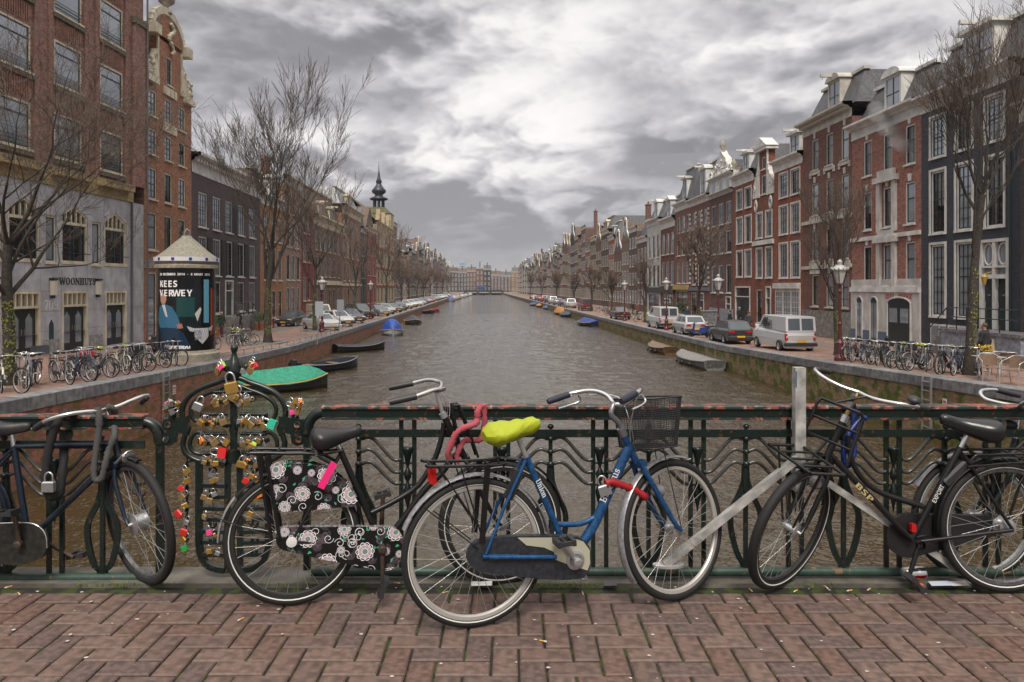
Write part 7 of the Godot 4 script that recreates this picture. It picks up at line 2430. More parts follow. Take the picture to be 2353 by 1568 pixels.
const SKY_R := [[1487, 492], [1470, 498], [1462, 480], [1440, 510], [1424, 506], [1400, 515], [1392, 492], [1370, 506], [1350, 525], [1327, 519], [1306, 522], [1287, 556], [1264, 567], [1243, 583], [1220, 590], [1190, 600], [1150, 620]]
func skyline(tab: Array, px: float) -> float:
	for i in tab.size() - 1:
		var a: float = tab[i][0]
		var b: float = tab[i + 1][0]
		if (px - a) * (px - b) <= 0: return lerpf(tab[i][1], tab[i + 1][1], (px - a) / (b - a))
	return tab[-1][1]
func far_rows() -> void:
	var tones := [["brown brick", 0.15, 0.085, 0.068], ["red brick", 0.26, 0.075, 0.05], ["orange brick", 0.30, 0.12, 0.065], ["black paint", 0.03, 0.03, 0.034], ["umber brick", 0.12, 0.075, 0.06], ["white plaster", 0.55, 0.54, 0.50], ["dark brick", 0.09, 0.06, 0.052], ["brown plaster", 0.2, 0.14, 0.1], ["pink brick", 0.28, 0.15, 0.12]]
	var roofs := ["mansard", "gable", "pitched", "flat", "mansard", "gable"]
	for side in [-1, 1]:
		rng.seed = 300 + side
		var z := zat(side, 906 if side < 0 else 1487)
		var count := 0
		var last := -1
		while z < CANAL_END - 8:
			var w := R(5.6, 9.5) * (1.0 if z < 260 else 1.25)
			var px := 1176.5 + F * ((-20.9 if side < 0 else 24.9) / (z + w / 2) + SLANT)
			var py := skyline(SKY_L if side < 0 else SKY_R, px)
			var top := (660.0 - py) * (z + w / 2) / F * R(0.74, 1.05)
			top = minf(top, 16.5)
			var kind: String = roofs[rng.randi() % 6]
			var roof_h: float = {"mansard": 2.6, "gable": 3.4, "pitched": 2.6, "flat": 0.0}[kind]
			var cor := top - roof_h - 0.9
			var k := rng.randi() % tones.size()
			if k == last: k = (k + 1) % tones.size()
			last = k
			var t: Array = tones[k]
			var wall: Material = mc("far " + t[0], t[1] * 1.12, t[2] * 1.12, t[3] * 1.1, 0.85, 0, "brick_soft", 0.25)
			var nc := int(round(w / 2.1))
			var cols := []
			for c in nc:
				var x := w * (c + 0.5) / nc
				cols.append([x - 0.55, x + 0.55])
			var rows := []
			var n := maxi(3, int(round((cor + 3.3) / 3.3)))
			for r in n:
				var y0 := -2.6 + r * (cor + 3.0) / n
				rows.append([y0, y0 + (cor + 3.0) / n * (0.68 - 0.03 * r), "hung"])
			var zd := z + w
			var roofw: String = {"mansard": "slate mansard roof", "gable": "steep gable", "pitched": "tiled roof", "flat": "flat cornice"}[kind]
			var dist := "nth"
			var spec := {"side": side, "za": z, "zb": zd, "label": "%s house with %s, %s past the %s" % [t[0], roofw, ordinal(count + 1), "lantern spire house" if side < 0 else "white bay windowed house"], "wall": wall, "metric": true, "cols": cols, "rows": rows, "cornice": [cor, cor + 0.9], "roof": kind, "roof_h": roof_h, "far": z > 105, "group": "houses far along the canal", "trim": [white(), cream(), white()][rng.randi() % 3], "out": 0.32}
			if kind == "mansard" and rng.randf() < 0.6: spec.dormers = [[w / 2, cor + 0.9, 1.3, 1.7, ["flat", "round", "triangle"][rng.randi() % 3], 0]]
			if kind == "gable": spec.cornice = [cor + 0.9, cor + 0.9]
			if rng.randf() < 0.6: spec.chimneys = [[R(0.1, 0.9), 1.4, R(1.5, 2.6)]]
			var o := house(spec)
			if kind == "gable":
				var m := MB.new()
				var y: float = EYE + cor + 0.9
				var h := roof_h + 0.4
				m.prism(V2([0.05, y, w - 0.05, y, w - 0.05, y + 0.5, w * 0.72, y + h * 0.5, w * 0.68, y + h * 0.9, w * 0.56, y + h * 1.05, w * 0.44, y + h * 1.05, w * 0.32, y + h * 0.9, w * 0.28, y + h * 0.5, 0.05, y + 0.5]), -0.45, 0.04)
				var g := part("gable", m, wall, o)
				m = MB.new()
				m.strip([V(0.05, y + 0.55, 0), V(w * 0.28, y + h * 0.53, 0), V(w * 0.32, y + h * 0.93, 0), V(w * 0.44, y + h * 1.09, 0), V(w * 0.56, y + h * 1.09, 0), V(w * 0.68, y + h * 0.93, 0), V(w * 0.72, y + h * 0.53, 0), V(w - 0.05, y + 0.55, 0)], 0.5, 0.16, V(0, 0, 1))
				part("gable_coping", m, spec.trim, g)
				m = MB.new()
				m.bx(w / 2 - 0.45, w / 2 + 0.45, y + h * 0.3, y + h * 0.75, 0.042, 0.06)
				part("window", m, far_glass(), g)
			z = zd
			count += 1
const TENS := ["", "", "twenty", "thirty", "forty", "fifty", "sixty", "seventy"]
const ONES := ["tenth", "first", "second", "third", "fourth", "fifth", "sixth", "seventh", "eighth", "ninth", "tenth", "eleventh", "twelfth", "thirteenth", "fourteenth", "fifteenth", "sixteenth", "seventeenth", "eighteenth", "nineteenth"]
func ordinal(n: int) -> String:
	if n < 20: return ONES[n]
	return TENS[n / 10].trim_suffix("y") + "ieth" if n % 10 == 0 else TENS[n / 10] + " " + ONES[n % 10]
func end_row() -> void:
	var wallset := [["brown", 0.15, 0.085, 0.068], ["black", 0.03, 0.03, 0.034], ["umber", 0.11, 0.07, 0.055], ["russet", 0.17, 0.09, 0.07], ["ochre", 0.33, 0.18, 0.08], ["dark", 0.08, 0.06, 0.055]]
	rng.seed = 77
	var x := -115.0
	var k := 0
	while x < 120.0:
		var w := R(6.0, 11.0)
		var t: Array = wallset[(k * 5 + rng.randi() % 2) % 6]
		var z := CANAL_END + 120.0
		var cor := R(8.0, 15.5)
		var nc := int(w / 2.4)
		var cols := []
		for c in nc: cols.append([w * (c + 0.5) / nc - 0.6, w * (c + 0.5) / nc + 0.6])
		var kind: String = ["pitched", "mansard", "pitched", "flat"][rng.randi() % 4]
		var rows := []
		for r in 4: rows.append([-2.4 + r * (cor + 2.8) / 4.0, -2.4 + r * (cor + 2.8) / 4.0 + 2.3, "hung"])
		house({"side": 1, "za": 0, "zb": 1, "w": w, "xf": T(V(x, 0, -z)), "metric": true, "label": "%s house with %s roof closing the canal view, %s from the left" % [t[0], kind, ordinal(k + 1)], "wall": mc("end " + t[0], t[1], t[2], t[3], 0.85, 0, "brick_soft", 0.25), "cols": cols, "rows": rows, "cornice": [cor, cor + 0.9], "roof": kind, "roof_h": 3.5, "roof_mat": [rooftile(), rooftile(), slate()][rng.randi() % 3], "far": true, "group": "houses closing the canal view", "chimneys": [[0.5, 2.5, 2.5]]})
		x += w
		k += 1
	for q in [[1063, 596, 28.0, "stepped"], [1088, 606, 24.0, "square"]]:
		var z := 1500.0
		var c := P(q[0], 660, z)
		var o := thing("tower_block", "pale blue hazy %s tower block rising far behind the roofs" % q[3], "tower", T(V(c.x, -2.3, c.z)))
		var h: float = (660 - q[1]) * z / F + 4
		var m := MB.new()
		var s: float = q[2]
		if q[3] == "stepped":
			m.bx(-s / 2, s / 2, 0, h * 0.62, -8, 8)
			m.bx(-s * 0.36, s * 0.36, h * 0.62, h * 0.85, -8, 8)
			m.bx(-s * 0.2, s * 0.2, h * 0.85, h, -8, 8)
			m.tube([V(-3, h, 0), V(-3, h + 14, 0)], 0.5, 5); m.tube([V(3, h, 0), V(3, h + 12, 0)], 0.5, 5)
		else: m.bx(-s / 2, s / 2, 0, h, -8, 8)
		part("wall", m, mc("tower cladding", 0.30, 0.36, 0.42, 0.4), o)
		m = MB.new()
		for j in 9: m.bx(-s * 0.19, s * 0.19, h * (0.1 + 0.09 * j), h * (0.14 + 0.09 * j), 8.02, 8.1)
		part("window_band", m, mc("tower glass", 0.15, 0.2, 0.26, 0.2), o)
	var z := CANAL_END - 6.0
	var xa := wall_x(-1, z)
	var xb := wall_x(1, z)
	var o := thing("arch_bridge", "low dark stone bridge closing the canal far away", "bridge", T(V(0, 0, -z)))
	var m := MB.new()
	var holes := []
	var w := xb - xa
	for i in 3: holes.append(Rect2(w * (0.06 + 0.31 * i), -3.6, w * 0.26, 2.0))
	m.add(wall_mesh(w, -3.6, -0.6, holes, 6.0), T(V(xa, 0, 0)))
	m.bx(xa, xb, -0.6, -0.3, -6, 0.2)
	part("arches", m, mc("dark bridge stone", 0.06, 0.05, 0.045, 0.8), o)
	m = MB.new()
	m.bx(xa, xb, 0.55, 0.65, -0.2, 0.0)
	for i in 40: m.bx(lerpf(xa, xb, i / 39.0) - 0.05, lerpf(xa, xb, i / 39.0) + 0.05, -0.3, 0.55, -0.15, -0.05)
	part("parapet", m, dark_paint(), o)
	m = MB.new()
	m.cbox(V(0, 1.3, -3), V(5, 2.4, 2.3), 0.3)
	var cx := P(1105, 660, z).x
	solo("covered_lorry", m, mc("blue tarp", 0.02, 0.06, 0.2, 0.6), "bright blue covered lorry standing on the far bridge", "lorry", "", T(V(cx, 0, -z)))
	solo("far_plane_trees", twig_mass(), mc("twig brown", 0.10, 0.075, 0.06, 0.9), "brown haze of bare trees behind the far bridge", "trees").set_meta("kind", "stuff")
func twig_mass() -> MB:
	var m := MB.new()
	rng.seed = 900
	for i in 5200:
		var c := V(R(-75, 60), 0, -CANAL_END - R(20, 80))
		var cl := posmod(c.x, 14.0) - 7.0
		c.y = R(0.5, 10.0 - absf(cl) * 0.5)
		var d := V(R(-0.5, 0.5), R(0.6, 1.4), R(-0.2, 0.2)) * R(0.8, 1.8)
		var t := V(0.035, 0, 0)
		m.tri(c - t, c + t, c + d)
	for i in 12: m.tube([V(-75 + i * 12, -2.5, -CANAL_END - 40), V(-75 + i * 12, 6, -CANAL_END - 40)], [0.3, 0.15], 5)
	return m
# ---------- trees ----------
var twig_r := 0.006
func grow(m: MB, p: Vector3, d: Vector3, l: float, r: float, depth: int, up: float, spread: float, tw: MB) -> void:
	var pts := [p]
	var rr := [r]
	var q := p
	var dd := d
	var n := 4 if depth > 2 else 3
	for i in n:
		dd = (dd + V(R(-1, 1), R(-0.6, 1) * 0.7 + up * 0.25, R(-1, 1)) * 0.2).normalized()
		q += dd * (l / n)
		pts.append(q)
		rr.append(maxf(lerpf(r, r * (0.55 if depth > 0 else 0.35), (i + 1.0) / n), twig_r))
	(m if depth > 1 else tw).tube(pts, rr, 6 if depth > 3 else 4 if depth > 1 else 3, false, false)
	if depth == 0: return
	var kids := 2 + rng.randi() % 2 if depth > 1 else 4 + rng.randi() % 2
	for k in kids:
		var f := 1.0 if k == 0 else R(0.35, 0.98)
		var at: Vector3 = pts[mini(int(f * n), n)] if f < 1.0 else q
		var ax := V(R(-1, 1), R(-0.3, 0.3), R(-1, 1)).normalized()
		var ang := R(0.12, 0.3) if k == 0 else R(0.35, 0.75) * spread
		var nd := (dd.rotated(ax.cross(dd).normalized(), ang) + V(0, up * 0.22, 0)).normalized()
		grow(m, at, nd, l * R(0.66, 0.86), rr[mini(int(f * n), n)] * (0.82 if k == 0 else 0.62), depth - 1, up, spread, tw)
func tree(label: String, at: Vector3, h: float, r: float, bole: float, lean: Vector3, sd: int, depth: int, limbs: int, spread := 1.0, moss := true) -> Node3D:
	rng.seed = sd
	twig_r = clampf(at.length() * 0.0002, 0.006, 0.022)
	var o := thing("bare_tree", label, "tree", T(at), "bare trees along the canal")
	var bark := mc("bark", 0.14, 0.115, 0.092, 0.9, 0, "bark", 1.2, 0.8)
	var m := MB.new()
	var pts := []
	var rr := []
	for i in 9:
		var t := i / 8.0
		pts.append(V(sin(t * 4.0 + sd) * 0.05, t * bole, cos(t * 5.0 + sd) * 0.05) + lean * t * t)
		rr.append(r * (1.0 - 0.35 * t) * (1.35 if i == 0 else 1.0) * R(0.95, 1.06))
	m.tube(pts, rr, 12)
	var tr := part("trunk", m, bark, o)
	if moss:
		m = MB.new()
		for i in 700:
			var t := pow(R(0, 1), 1.7) * 0.6
			var a := R(0, TAU)
			var f := t * 8.0
			var c: Vector3 = pts[int(f)].lerp(pts[mini(int(f) + 1, 8)], f - int(f))
			var q := V(cos(a), 0, sin(a))
			if q.x * 0.6 + q.z * 0.4 + R(-0.5, 0.5) < 0: continue
			m.ball(c + q * r * (1.0 - 0.35 * t) * 0.96, V(0.024, 0.05, 0.024) * R(0.4, 1.4), 5, 3)
		stuff(part("moss", m, mc("tree moss", 0.12, 0.135, 0.025, 0.95), tr))
	var b := MB.new()
	var tw := MB.new()
	var top: Vector3 = pts[8]
	var tl := h - bole
	for k in limbs:
		var a := TAU * k / limbs + R(-0.4, 0.4)
		var d := V(cos(a) * 0.55 * spread, R(0.75, 1.15), sin(a) * 0.55 * spread).normalized()
		var p: Vector3 = top if k < 3 else pts[8 - (k % 4)]
		grow(b, p, d, tl * R(0.26, 0.34), r * R(0.28, 0.42), depth, 0.55, spread, tw)
	part("limbs", b, bark, o)
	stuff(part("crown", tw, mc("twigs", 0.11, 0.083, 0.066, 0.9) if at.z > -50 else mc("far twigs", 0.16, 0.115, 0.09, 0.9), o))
	return o
func trees() -> void:
	tree("big mossy bare tree at the left edge, before the grey stone shop front", V(-14.95, street(22) - 0.05, -21.9), 11.5, 0.19, 4.2, V(0.1, 0, 0), 14, 6, 9, 1.5)
	tree("tallest bare tree, with wide fan crown, beside the heap of bicycles on the left quay", on_quay(-1, 2.3, 47.6), 16.6, 0.24, 6.0, V(0.3, 0, 0), 9, 6, 8, 0.72)
	tree("mossy bare tree on the right quay between the bicycle row and wicker chairs", V(15.75, street(25.5), -25.5), 13.2, 0.17, 6.2, V(0.35, 0, 0.2), 31, 6, 7, 0.9)
	tree("small bare tree before the brown brick house, behind the crown lantern on the right", on_quay(1, 2.6, 36.5), 8.8, 0.14, 3.6, V(0.05, 0, 0), 45, 5, 8, 0.6)
	var spots := [[-1, 61.6, 14.5, "in the paved square beside the sign boards"], [-1, 81.0, 12.5, "beside the dark SUV"], [-1, 108.0, 14.5, "before the house with lantern spire"], [-1, 128.0, 10.5, "just past the lantern spire house"], [-1, 142.0, 10.0, "second past the lantern spire house"], [-1, 160.0, 11.0, "third past the lantern spire house"], [-1, 178.0, 10.0, "fourth past the lantern spire house"], [-1, 200.0, 11.0, "fifth past the lantern spire house"], [-1, 230.0, 12.0, "sixth past the lantern spire house"], [-1, 265.0, 12.0, "seventh past the lantern spire house"], [-1, 305.0, 12.0, "eighth past the lantern spire house"],
		[1, 58.8, 9.5, "before the striped brick house on the right"], [1, 78.0, 8.0, "before the white house with bay windows"], [1, 98.0, 7.0, "next past the white bay window house"], [1, 116.0, 8.0, "second past the white bay window house"], [1, 138.0, 8.0, "third past the white bay window house"], [1, 170.0, 9.0, "fourth past the white bay window house"], [1, 210.0, 9.0, "fifth past the white bay window house"], [1, 260.0, 10.0, "sixth past the white bay window house"]]
	for i in spots.size():
		var s: Array = spots[i]
		tree("bare %s tree %s" % ["slender" if s[2] < 10.5 else "wide", s[3]], on_quay(s[0], 2.4, s[1]), s[2], 0.16, s[2] * 0.36, V(0.05, 0, 0), 60 + i, 5 if s[1] < 70 else 4, 7, 0.55 if s[0] > 0 else 1.0, s[1] < 90)
# ---------- street furniture ----------
func lantern(label: String, at: Vector3) -> void:
	var o := thing("crown_lantern", label, "street lamp", T(at), "crown lanterns on the quays")
	var rd := mc("oxblood iron", 0.085, 0.018, 0.022, 0.4)
	var m := MB.new()
	m.lathe([W(0.24, 0), W(0.24, 0.15), W(0.17, 0.3), W(0.15, 0.75), W(0.18, 0.8), W(0.09, 0.95), W(0.075, 1.6), W(0.1, 1.65), W(0.06, 1.75), W(0.05, 3.0), W(0.09, 3.08), W(0.05, 3.2), W(0.05, 3.4), W(0, 3.4)], 12)
	m.tube([V(-0.4, 2.75, 0), V(0.4, 2.75, 0)], 0.025, 6)
	part("post", m, rd, o)
	m = MB.new()
	for k in 6:
		var a := TAU * k / 6
		m.tube([V(cos(a) * 0.17, 3.42, sin(a) * 0.17), V(cos(a) * 0.34, 4.0, sin(a) * 0.34)], 0.016, 4)
	m.lathe([W(0.18, 3.38), W(0.18, 3.44), W(0, 3.44)], 6)
	var f := part("lantern_frame", m, rd, o)
	m = MB.new()
	m.lathe([W(0.165, 3.44), W(0.325, 4.0)], 6)
	part("pane", m, mc("lantern glass", 0.5, 0.5, 0.47, 0.15), f)
	m = MB.new()
	m.lathe([W(0.35, 4.0), W(0.37, 4.05), W(0.2, 4.22), W(0.1, 4.26), W(0.12, 4.4), W(0.04, 4.48), W(0, 4.5)], 12)
	for k in 12: m.ball(V(cos(TAU * k / 12) * 0.36, 4.1, sin(TAU * k / 12) * 0.36), V(0.035, 0.06, 0.035), 5, 3)
	part("crown_cap", m, mc("grey zinc cap", 0.4, 0.39, 0.38, 0.4, 0.3), f)
func poster_image() -> Image:
	var im := Image.create(512, 256, false, Image.FORMAT_RGB8)
	im.fill(Color(0.05, 0.05, 0.06))
	var poly := func(a: Array, c: Color) -> void:
		var p := V2(a)
		var lo := p[0]
		var hi := p[0]
		for q in p:
			lo = lo.min(q); hi = hi.max(q)
		for y in range(int(lo.y), int(hi.y)):
			for x in range(int(lo.x), int(hi.x)):
				if Geometry2D.is_point_in_polygon(W(x, y), p):
					var k := 0.85 + 0.15 * sin(x * 0.9 + y * 0.4) * sin(y * 0.7)
					im.set_pixel(x, y, c * k)
	for r in 2:
		var X := r * 256
		poly.call([X + 90, 60, X + 170, 60, X + 170, 190, X + 90, 190], Color(0.07, 0.13, 0.14))
		poly.call([X + 100, 90, X + 150, 90, X + 150, 150, X + 100, 150], Color(0.12, 0.3, 0.3))
		poly.call([X + 178, 34, X + 198, 34, X + 198, 170, X + 178, 170], Color(0.42, 0.68, 0.78))
		poly.call([X + 206, 60, X + 213, 60, X + 213, 210, X + 206, 210], Color(0.75, 0.3, 0.1))
		poly.call([X + 217, 66, X + 223, 66, X + 223, 205, X + 217, 205], Color(0.65, 0.25, 0.08))
		poly.call([X + 150, 140, X + 166, 120, X + 170, 128, X + 158, 165], Color(0.85, 0.85, 0.82))
		poly.call([X + 36, 118, X + 60, 110, X + 86, 118, X + 104, 150, X + 112, 178, X + 96, 190, X + 70, 182, X + 40, 186, X + 26, 160], Color(0.22, 0.45, 0.58))
		poly.call([X + 48, 112, X + 62, 112, X + 72, 150, X + 66, 150], Color(0.85, 0.85, 0.86))
		poly.call([X + 40, 184, X + 96, 184, X + 120, 200, X + 136, 236, X + 108, 240, X + 92, 210, X + 80, 244, X + 54, 244], Color(0.10, 0.22, 0.32))
		poly.call([X + 42, 86, X + 52, 76, X + 64, 80, X + 68, 96, X + 62, 110, X + 48, 110, X + 42, 100], Color(0.78, 0.6, 0.52))
		poly.call([X + 100, 172, X + 114, 170, X + 118, 184, X + 104, 186], Color(0.75, 0.5, 0.42))
		poly.call([X + 60, 238, X + 120, 238, X + 124, 248, X + 58, 250], Color(0.7, 0.72, 0.75))
		poly.call([X + 150, 186, X + 196, 186, X + 196, 212, X + 173, 236, X + 150, 212], Color(0.82, 0.83, 0.84))
		poly.call([X + 128, 178, X + 150, 186, X + 148, 196, X + 136, 194], Color(0.8, 0.81, 0.82))
		poly.call([X + 218, 178, X + 196, 186, X + 198, 196, X + 210, 194], Color(0.8, 0.81, 0.82))
	return im
func ring_text(o: Node, text: String, a0: float, step: float, r: float, y: float, h: float, m0: Material) -> void:
	for i in text.length():
		if text[i] == " ": continue
		var a := a0 - i * step
		var d := V(cos(a), 0, sin(a))
		letters(o, text[i], Transform3D(Basis(d.cross(Vector3.UP) * -1.0, Vector3.UP, d), d * (r + 0.004) + V(0, y, 0)), h, m0, "letter", "Droid Sans", true, 0.01)
func poster_column() -> void:
	var o := thing("advertising_column", "round advertising column with cone roof and black exhibition poster", "advertising column", T(V(-14.6, street(33.2), -33.2)))
	var cm := mc("stained concrete", 0.42, 0.38, 0.30, 0.85, 0, "noise", 0.7, 0.5)
	var m := MB.new()
	m.lathe([W(1.38, 0), W(1.38, 0.34), W(1.28, 0.4), W(1.25, 0.5), W(0, 0.5)], 36)
	part("base", m, cm, o)
	keep("poster", poster_image())
	var pm := StandardMaterial3D.new()
	pm.resource_name = "poster print"
	pm.albedo_texture = texs["poster"]
	pm.roughness = 0.22
	pm.uv1_scale = V(-1, 1, 1)
	pm.uv1_offset = V(0.434, 0, 0)
	m = MB.new()
	m.lathe([W(1.2, 0.5), W(1.2, 4.1)], 48)
	part("poster", m, pm, o)
	var yaw := atan2(33.2, 14.6)
	var W := mc("poster white", 0.8, 0.8, 0.8, 0.4)
	ring_text(o, "20 DECEMBER 2014 - 8 MAART 2015", yaw + 1.05, 0.064, 1.2, 3.84, 0.10, W)
	ring_text(o, "KEES", yaw + 0.98, 0.2, 1.2, 3.42, 0.28, W)
	ring_text(o, "VERWEY", yaw + 0.98, 0.215, 1.2, 3.02, 0.28, W)
	ring_text(o, "175", yaw - 0.30, 0.09, 1.2, 1.28, 0.22, mc("poster grey", 0.2, 0.22, 0.25, 0.4))
	ring_text(o, "JAAR", yaw - 0.31, 0.06, 1.2, 1.06, 0.12, mats["poster grey"])
	ring_text(o, "AMSTERDAM", yaw + 0.5, 0.07, 1.2, 0.66, 0.13, W)
	m = MB.new()
	m.lathe([W(1.2, 4.1), W(1.34, 4.12), W(1.34, 4.24), W(1.24, 4.3), W(1.36, 4.42)], 36)
	part("moulding", m, cm, o)
	m = MB.new()
	m.lathe([W(1.362, 4.42), W(1.362, 4.60), W(1.3, 4.6)], 36)
	var bd := part("sign_band", m, mc("white enamel", 0.6, 0.6, 0.62, 0.3), o)
	m = MB.new()
	for k in 12:
		var a := TAU * k / 12
		var d := V(cos(a), 0, sin(a))
		m.box(d * 1.365 + V(0, 4.51, 0), V(0.12, 0.12, 0.02), Basis(d.cross(Vector3.UP), Vector3.UP, d))
	stuff(part("blue_marks", m, mc("enamel blue", 0.01, 0.03, 0.3, 0.3), bd))
	m = MB.new()
	m.lathe([W(1.3, 4.6), W(1.22, 4.66), W(0.9, 4.9), W(0.5, 5.28), W(0.24, 5.5), W(0.2, 5.58), W(0, 5.58)], 30, Transform3D(), true)
	part("roof", m, mc("lichened roof", 0.36, 0.34, 0.27, 0.9, 0, "noise", 1.3, 0.6), o)
	m = MB.new()
	for k in 4: m.tube(curve([V(cos(TAU * k / 4) * 0.12, 5.56, sin(TAU * k / 4) * 0.12), V(cos(TAU * k / 4) * 0.16, 5.75, sin(TAU * k / 4) * 0.16), V(0, 5.9, 0)], 3), 0.02, 5)
	part("finial", m, zinc(), o)
# ---------- vehicles ----------
func car(label: String, kind: String, tone: Array, xf: Transform3D, group := "cars parked along the canal", plate := true) -> Node3D:
	var key := "car_" + kind
	if not cache.has(key):
		var P0: Dictionary = {
			"sedan": {"l": 4.5, "w": 1.74, "hood": 0.92, "tail": 0.98, "roof": 1.43, "x": [-2.25, -1.55, -0.75, 0.35, 1.15, 2.25]},
			"hatch": {"l": 4.0, "w": 1.72, "hood": 0.95, "tail": 1.0, "roof": 1.48, "x": [-2.0, -1.95, -1.45, 0.2, 1.0, 2.0]},
			"suv": {"l": 4.6, "w": 1.85, "hood": 1.12, "tail": 1.15, "roof": 1.78, "x": [-2.3, -2.25, -1.9, 0.35, 1.1, 2.3]},
			"van": {"l": 4.8, "w": 1.85, "hood": 1.2, "tail": 1.15, "roof": 1.93, "x": [-2.4, -2.39, -2.3, 0.75, 1.5, 2.4]}}[kind]
		var hw: float = P0.w / 2
		var x: Array = P0.x
		var b := MB.new()
		var low := []
		for s in [[x[0] + 0.06, 0.5, 0.62], [x[0], 0.42, 0.9], [x[0] + 0.05, 0.28, P0.tail], [x[1] + 0.05, 0.22, P0.tail + 0.02], [x[4] + 0.1, 0.22, P0.hood + 0.04], [x[5] - 0.5, 0.22, P0.hood - 0.06], [x[5] - 0.12, 0.26, P0.hood - 0.2], [x[5], 0.4, 0.62], [x[5] - 0.05, 0.45, 0.56]]:
			var e := 0.1 if s[0] < x[0] + 0.07 or s[0] > x[5] - 0.2 else 0.0
			low.append([V(s[0], s[1], hw - 0.08 - e), V(s[0], lerpf(s[1], s[2], 0.45), hw - e), V(s[0], lerpf(s[1], s[2], 0.8), hw - 0.02 - e), V(s[0], s[2], hw - 0.12 - e), V(s[0], s[2], -hw + 0.12 + e), V(s[0], lerpf(s[1], s[2], 0.8), -hw + 0.02 + e), V(s[0], lerpf(s[1], s[2], 0.45), -hw + e), V(s[0], s[1], -hw + 0.08 + e)])
		b.loft(low, true)
		var belt: float = P0.tail - 0.03
		var rf: float = P0.roof
		var ti := 0.24 if kind != "van" else 0.12
		var base := [V(x[1], belt, hw - 0.1), V(x[4], P0.hood, hw - 0.1), V(x[4], P0.hood, -hw + 0.1), V(x[1], belt, -hw + 0.1)]
		var top := [V(x[2], rf - 0.04, hw - ti), V(x[3], rf - 0.02, hw - ti), V(x[3], rf - 0.02, -hw + ti), V(x[2], rf - 0.04, -hw + ti)]
		var cap := [V(x[2] + 0.15, rf, hw - ti - 0.12), V(x[3] - 0.15, rf + 0.01, hw - ti - 0.12), V(x[3] - 0.15, rf + 0.01, -hw + ti + 0.12), V(x[2] + 0.15, rf, -hw + ti + 0.12)]
		b.loft([base, top, cap], true)
		var g := []
		var sides := []
		for q in [[0, 1, 0.06, 0.52 if kind != "van" else 0.72, 0.47 if kind != "van" else 0.75], [1, 2, 0, 0, 0], [3, 0, 0, 0, 0]]:
			var i: int = q[0]
			var j: int = q[1]
			var w := MB.new()
			var nrm: Vector3 = (base[j] - base[i]).cross(top[i] - base[i]).normalized() * 0.006
			if i == 0:
				for u in ([[0.08, 0.47], [0.53, 0.9]] if kind != "van" else [[0.7, 0.93]]):
					var pp := []
					for c in [[u[0], 0.1], [u[1], 0.1], [minf(u[1], 0.97), 0.86], [u[0] + 0.04, 0.86]]:
						pp.append(base[0].lerp(base[1], c[0]).lerp(top[0].lerp(top[1], c[0]), c[1]) + nrm)
					for s in [1, -1]:
						var r := []
						for c in pp: r.append(V(c.x, c.y, c.z * s))
						var ws := MB.new()
						ws.quad(r[0], r[1], r[2], r[3])
						sides.append(ws.mesh(car_glass()))
			else:
				for u in ([[0.08, 0.92]] if i == 1 or kind != "van" else [[0.08, 0.47], [0.53, 0.92]]):
					var pp := []
					for c in [[u[0], 0.08], [u[1], 0.08], [u[1], 0.9], [u[0], 0.9]]:
						pp.append(base[i].lerp(base[j], c[0]).lerp(top[i].lerp(top[j], c[0]), c[1]) + nrm)
					w.quad(pp[0], pp[1], pp[2], pp[3])
			g.append(w.mesh(car_glass()))
		var wm := MB.new()
		var zx := Transform3D(Basis(Vector3.RIGHT, PI / 2), Vector3.ZERO)
		wm.lathe([W(0.2, -0.1), W(0.3, -0.1), W(0.315, -0.06), W(0.315, 0.06), W(0.3, 0.1), W(0.2, 0.1)], 18, zx)
		var rm := MB.new()
		rm.lathe([W(0.2, 0.09), W(0.17, 0.06), W(0.05, 0.08), W(0, 0.085)], 14, zx)
		rm.lathe([W(0, -0.085), W(0.05, -0.08), W(0.17, -0.06), W(0.2, -0.09)], 14, zx)
		var hl := MB.new()
		hl.cbox(Vector3.ZERO, V(0.12, 0.16, 0.36), 0.04)
		var pl := MB.new()
		pl.box(Vector3.ZERO, V(0.02, 0.11, 0.5))
		var bm := MB.new()
		bm.cbox(Vector3.ZERO, V(0.2, 0.2, P0.w - 0.1), 0.05)
		var mi := MB.new()
		mi.cbox(Vector3.ZERO, V(0.1, 0.13, 0.2), 0.03)
		cache[key] = {"body": b, "sides": sides, "glass": g, "tyre": wm.mesh(rubber()), "rim": rm.mesh(alu()), "hl": hl, "pl": pl, "bm": bm, "mi": mi, "p": P0}
	var C: Dictionary = cache[key]
	var P1: Dictionary = C.p
	var o := thing("parked_" + ("van" if kind == "van" else "car"), label, "van" if kind == "van" else "car", xf, group)
	var pm := mc("car paint %.3f %.3f %.3f" % tone, tone[0], tone[1], tone[2], 0.22, 0.2)
	pm.clearcoat_enabled = true
	var body := part("body", C.body, pm, o)
	for sw in C.sides: inst("side_window", sw, body)
	inst("windscreen", C.glass[1], body); inst("rear_window", C.glass[2], body)
	for e in [P1.x[5] - 0.03, P1.x[0] + 0.03]: inst("bumper", C.bm.mesh(blackp() if kind != "sedan" else pm), o, T(V(e, 0.43, 0)))
	for s in [-1.0, 1.0]: inst("mirror", C.mi.mesh(pm), o, T(V(P1.x[4] - 0.25, P1.hood + 0.08, s * (P1.w / 2 + 0.06))))
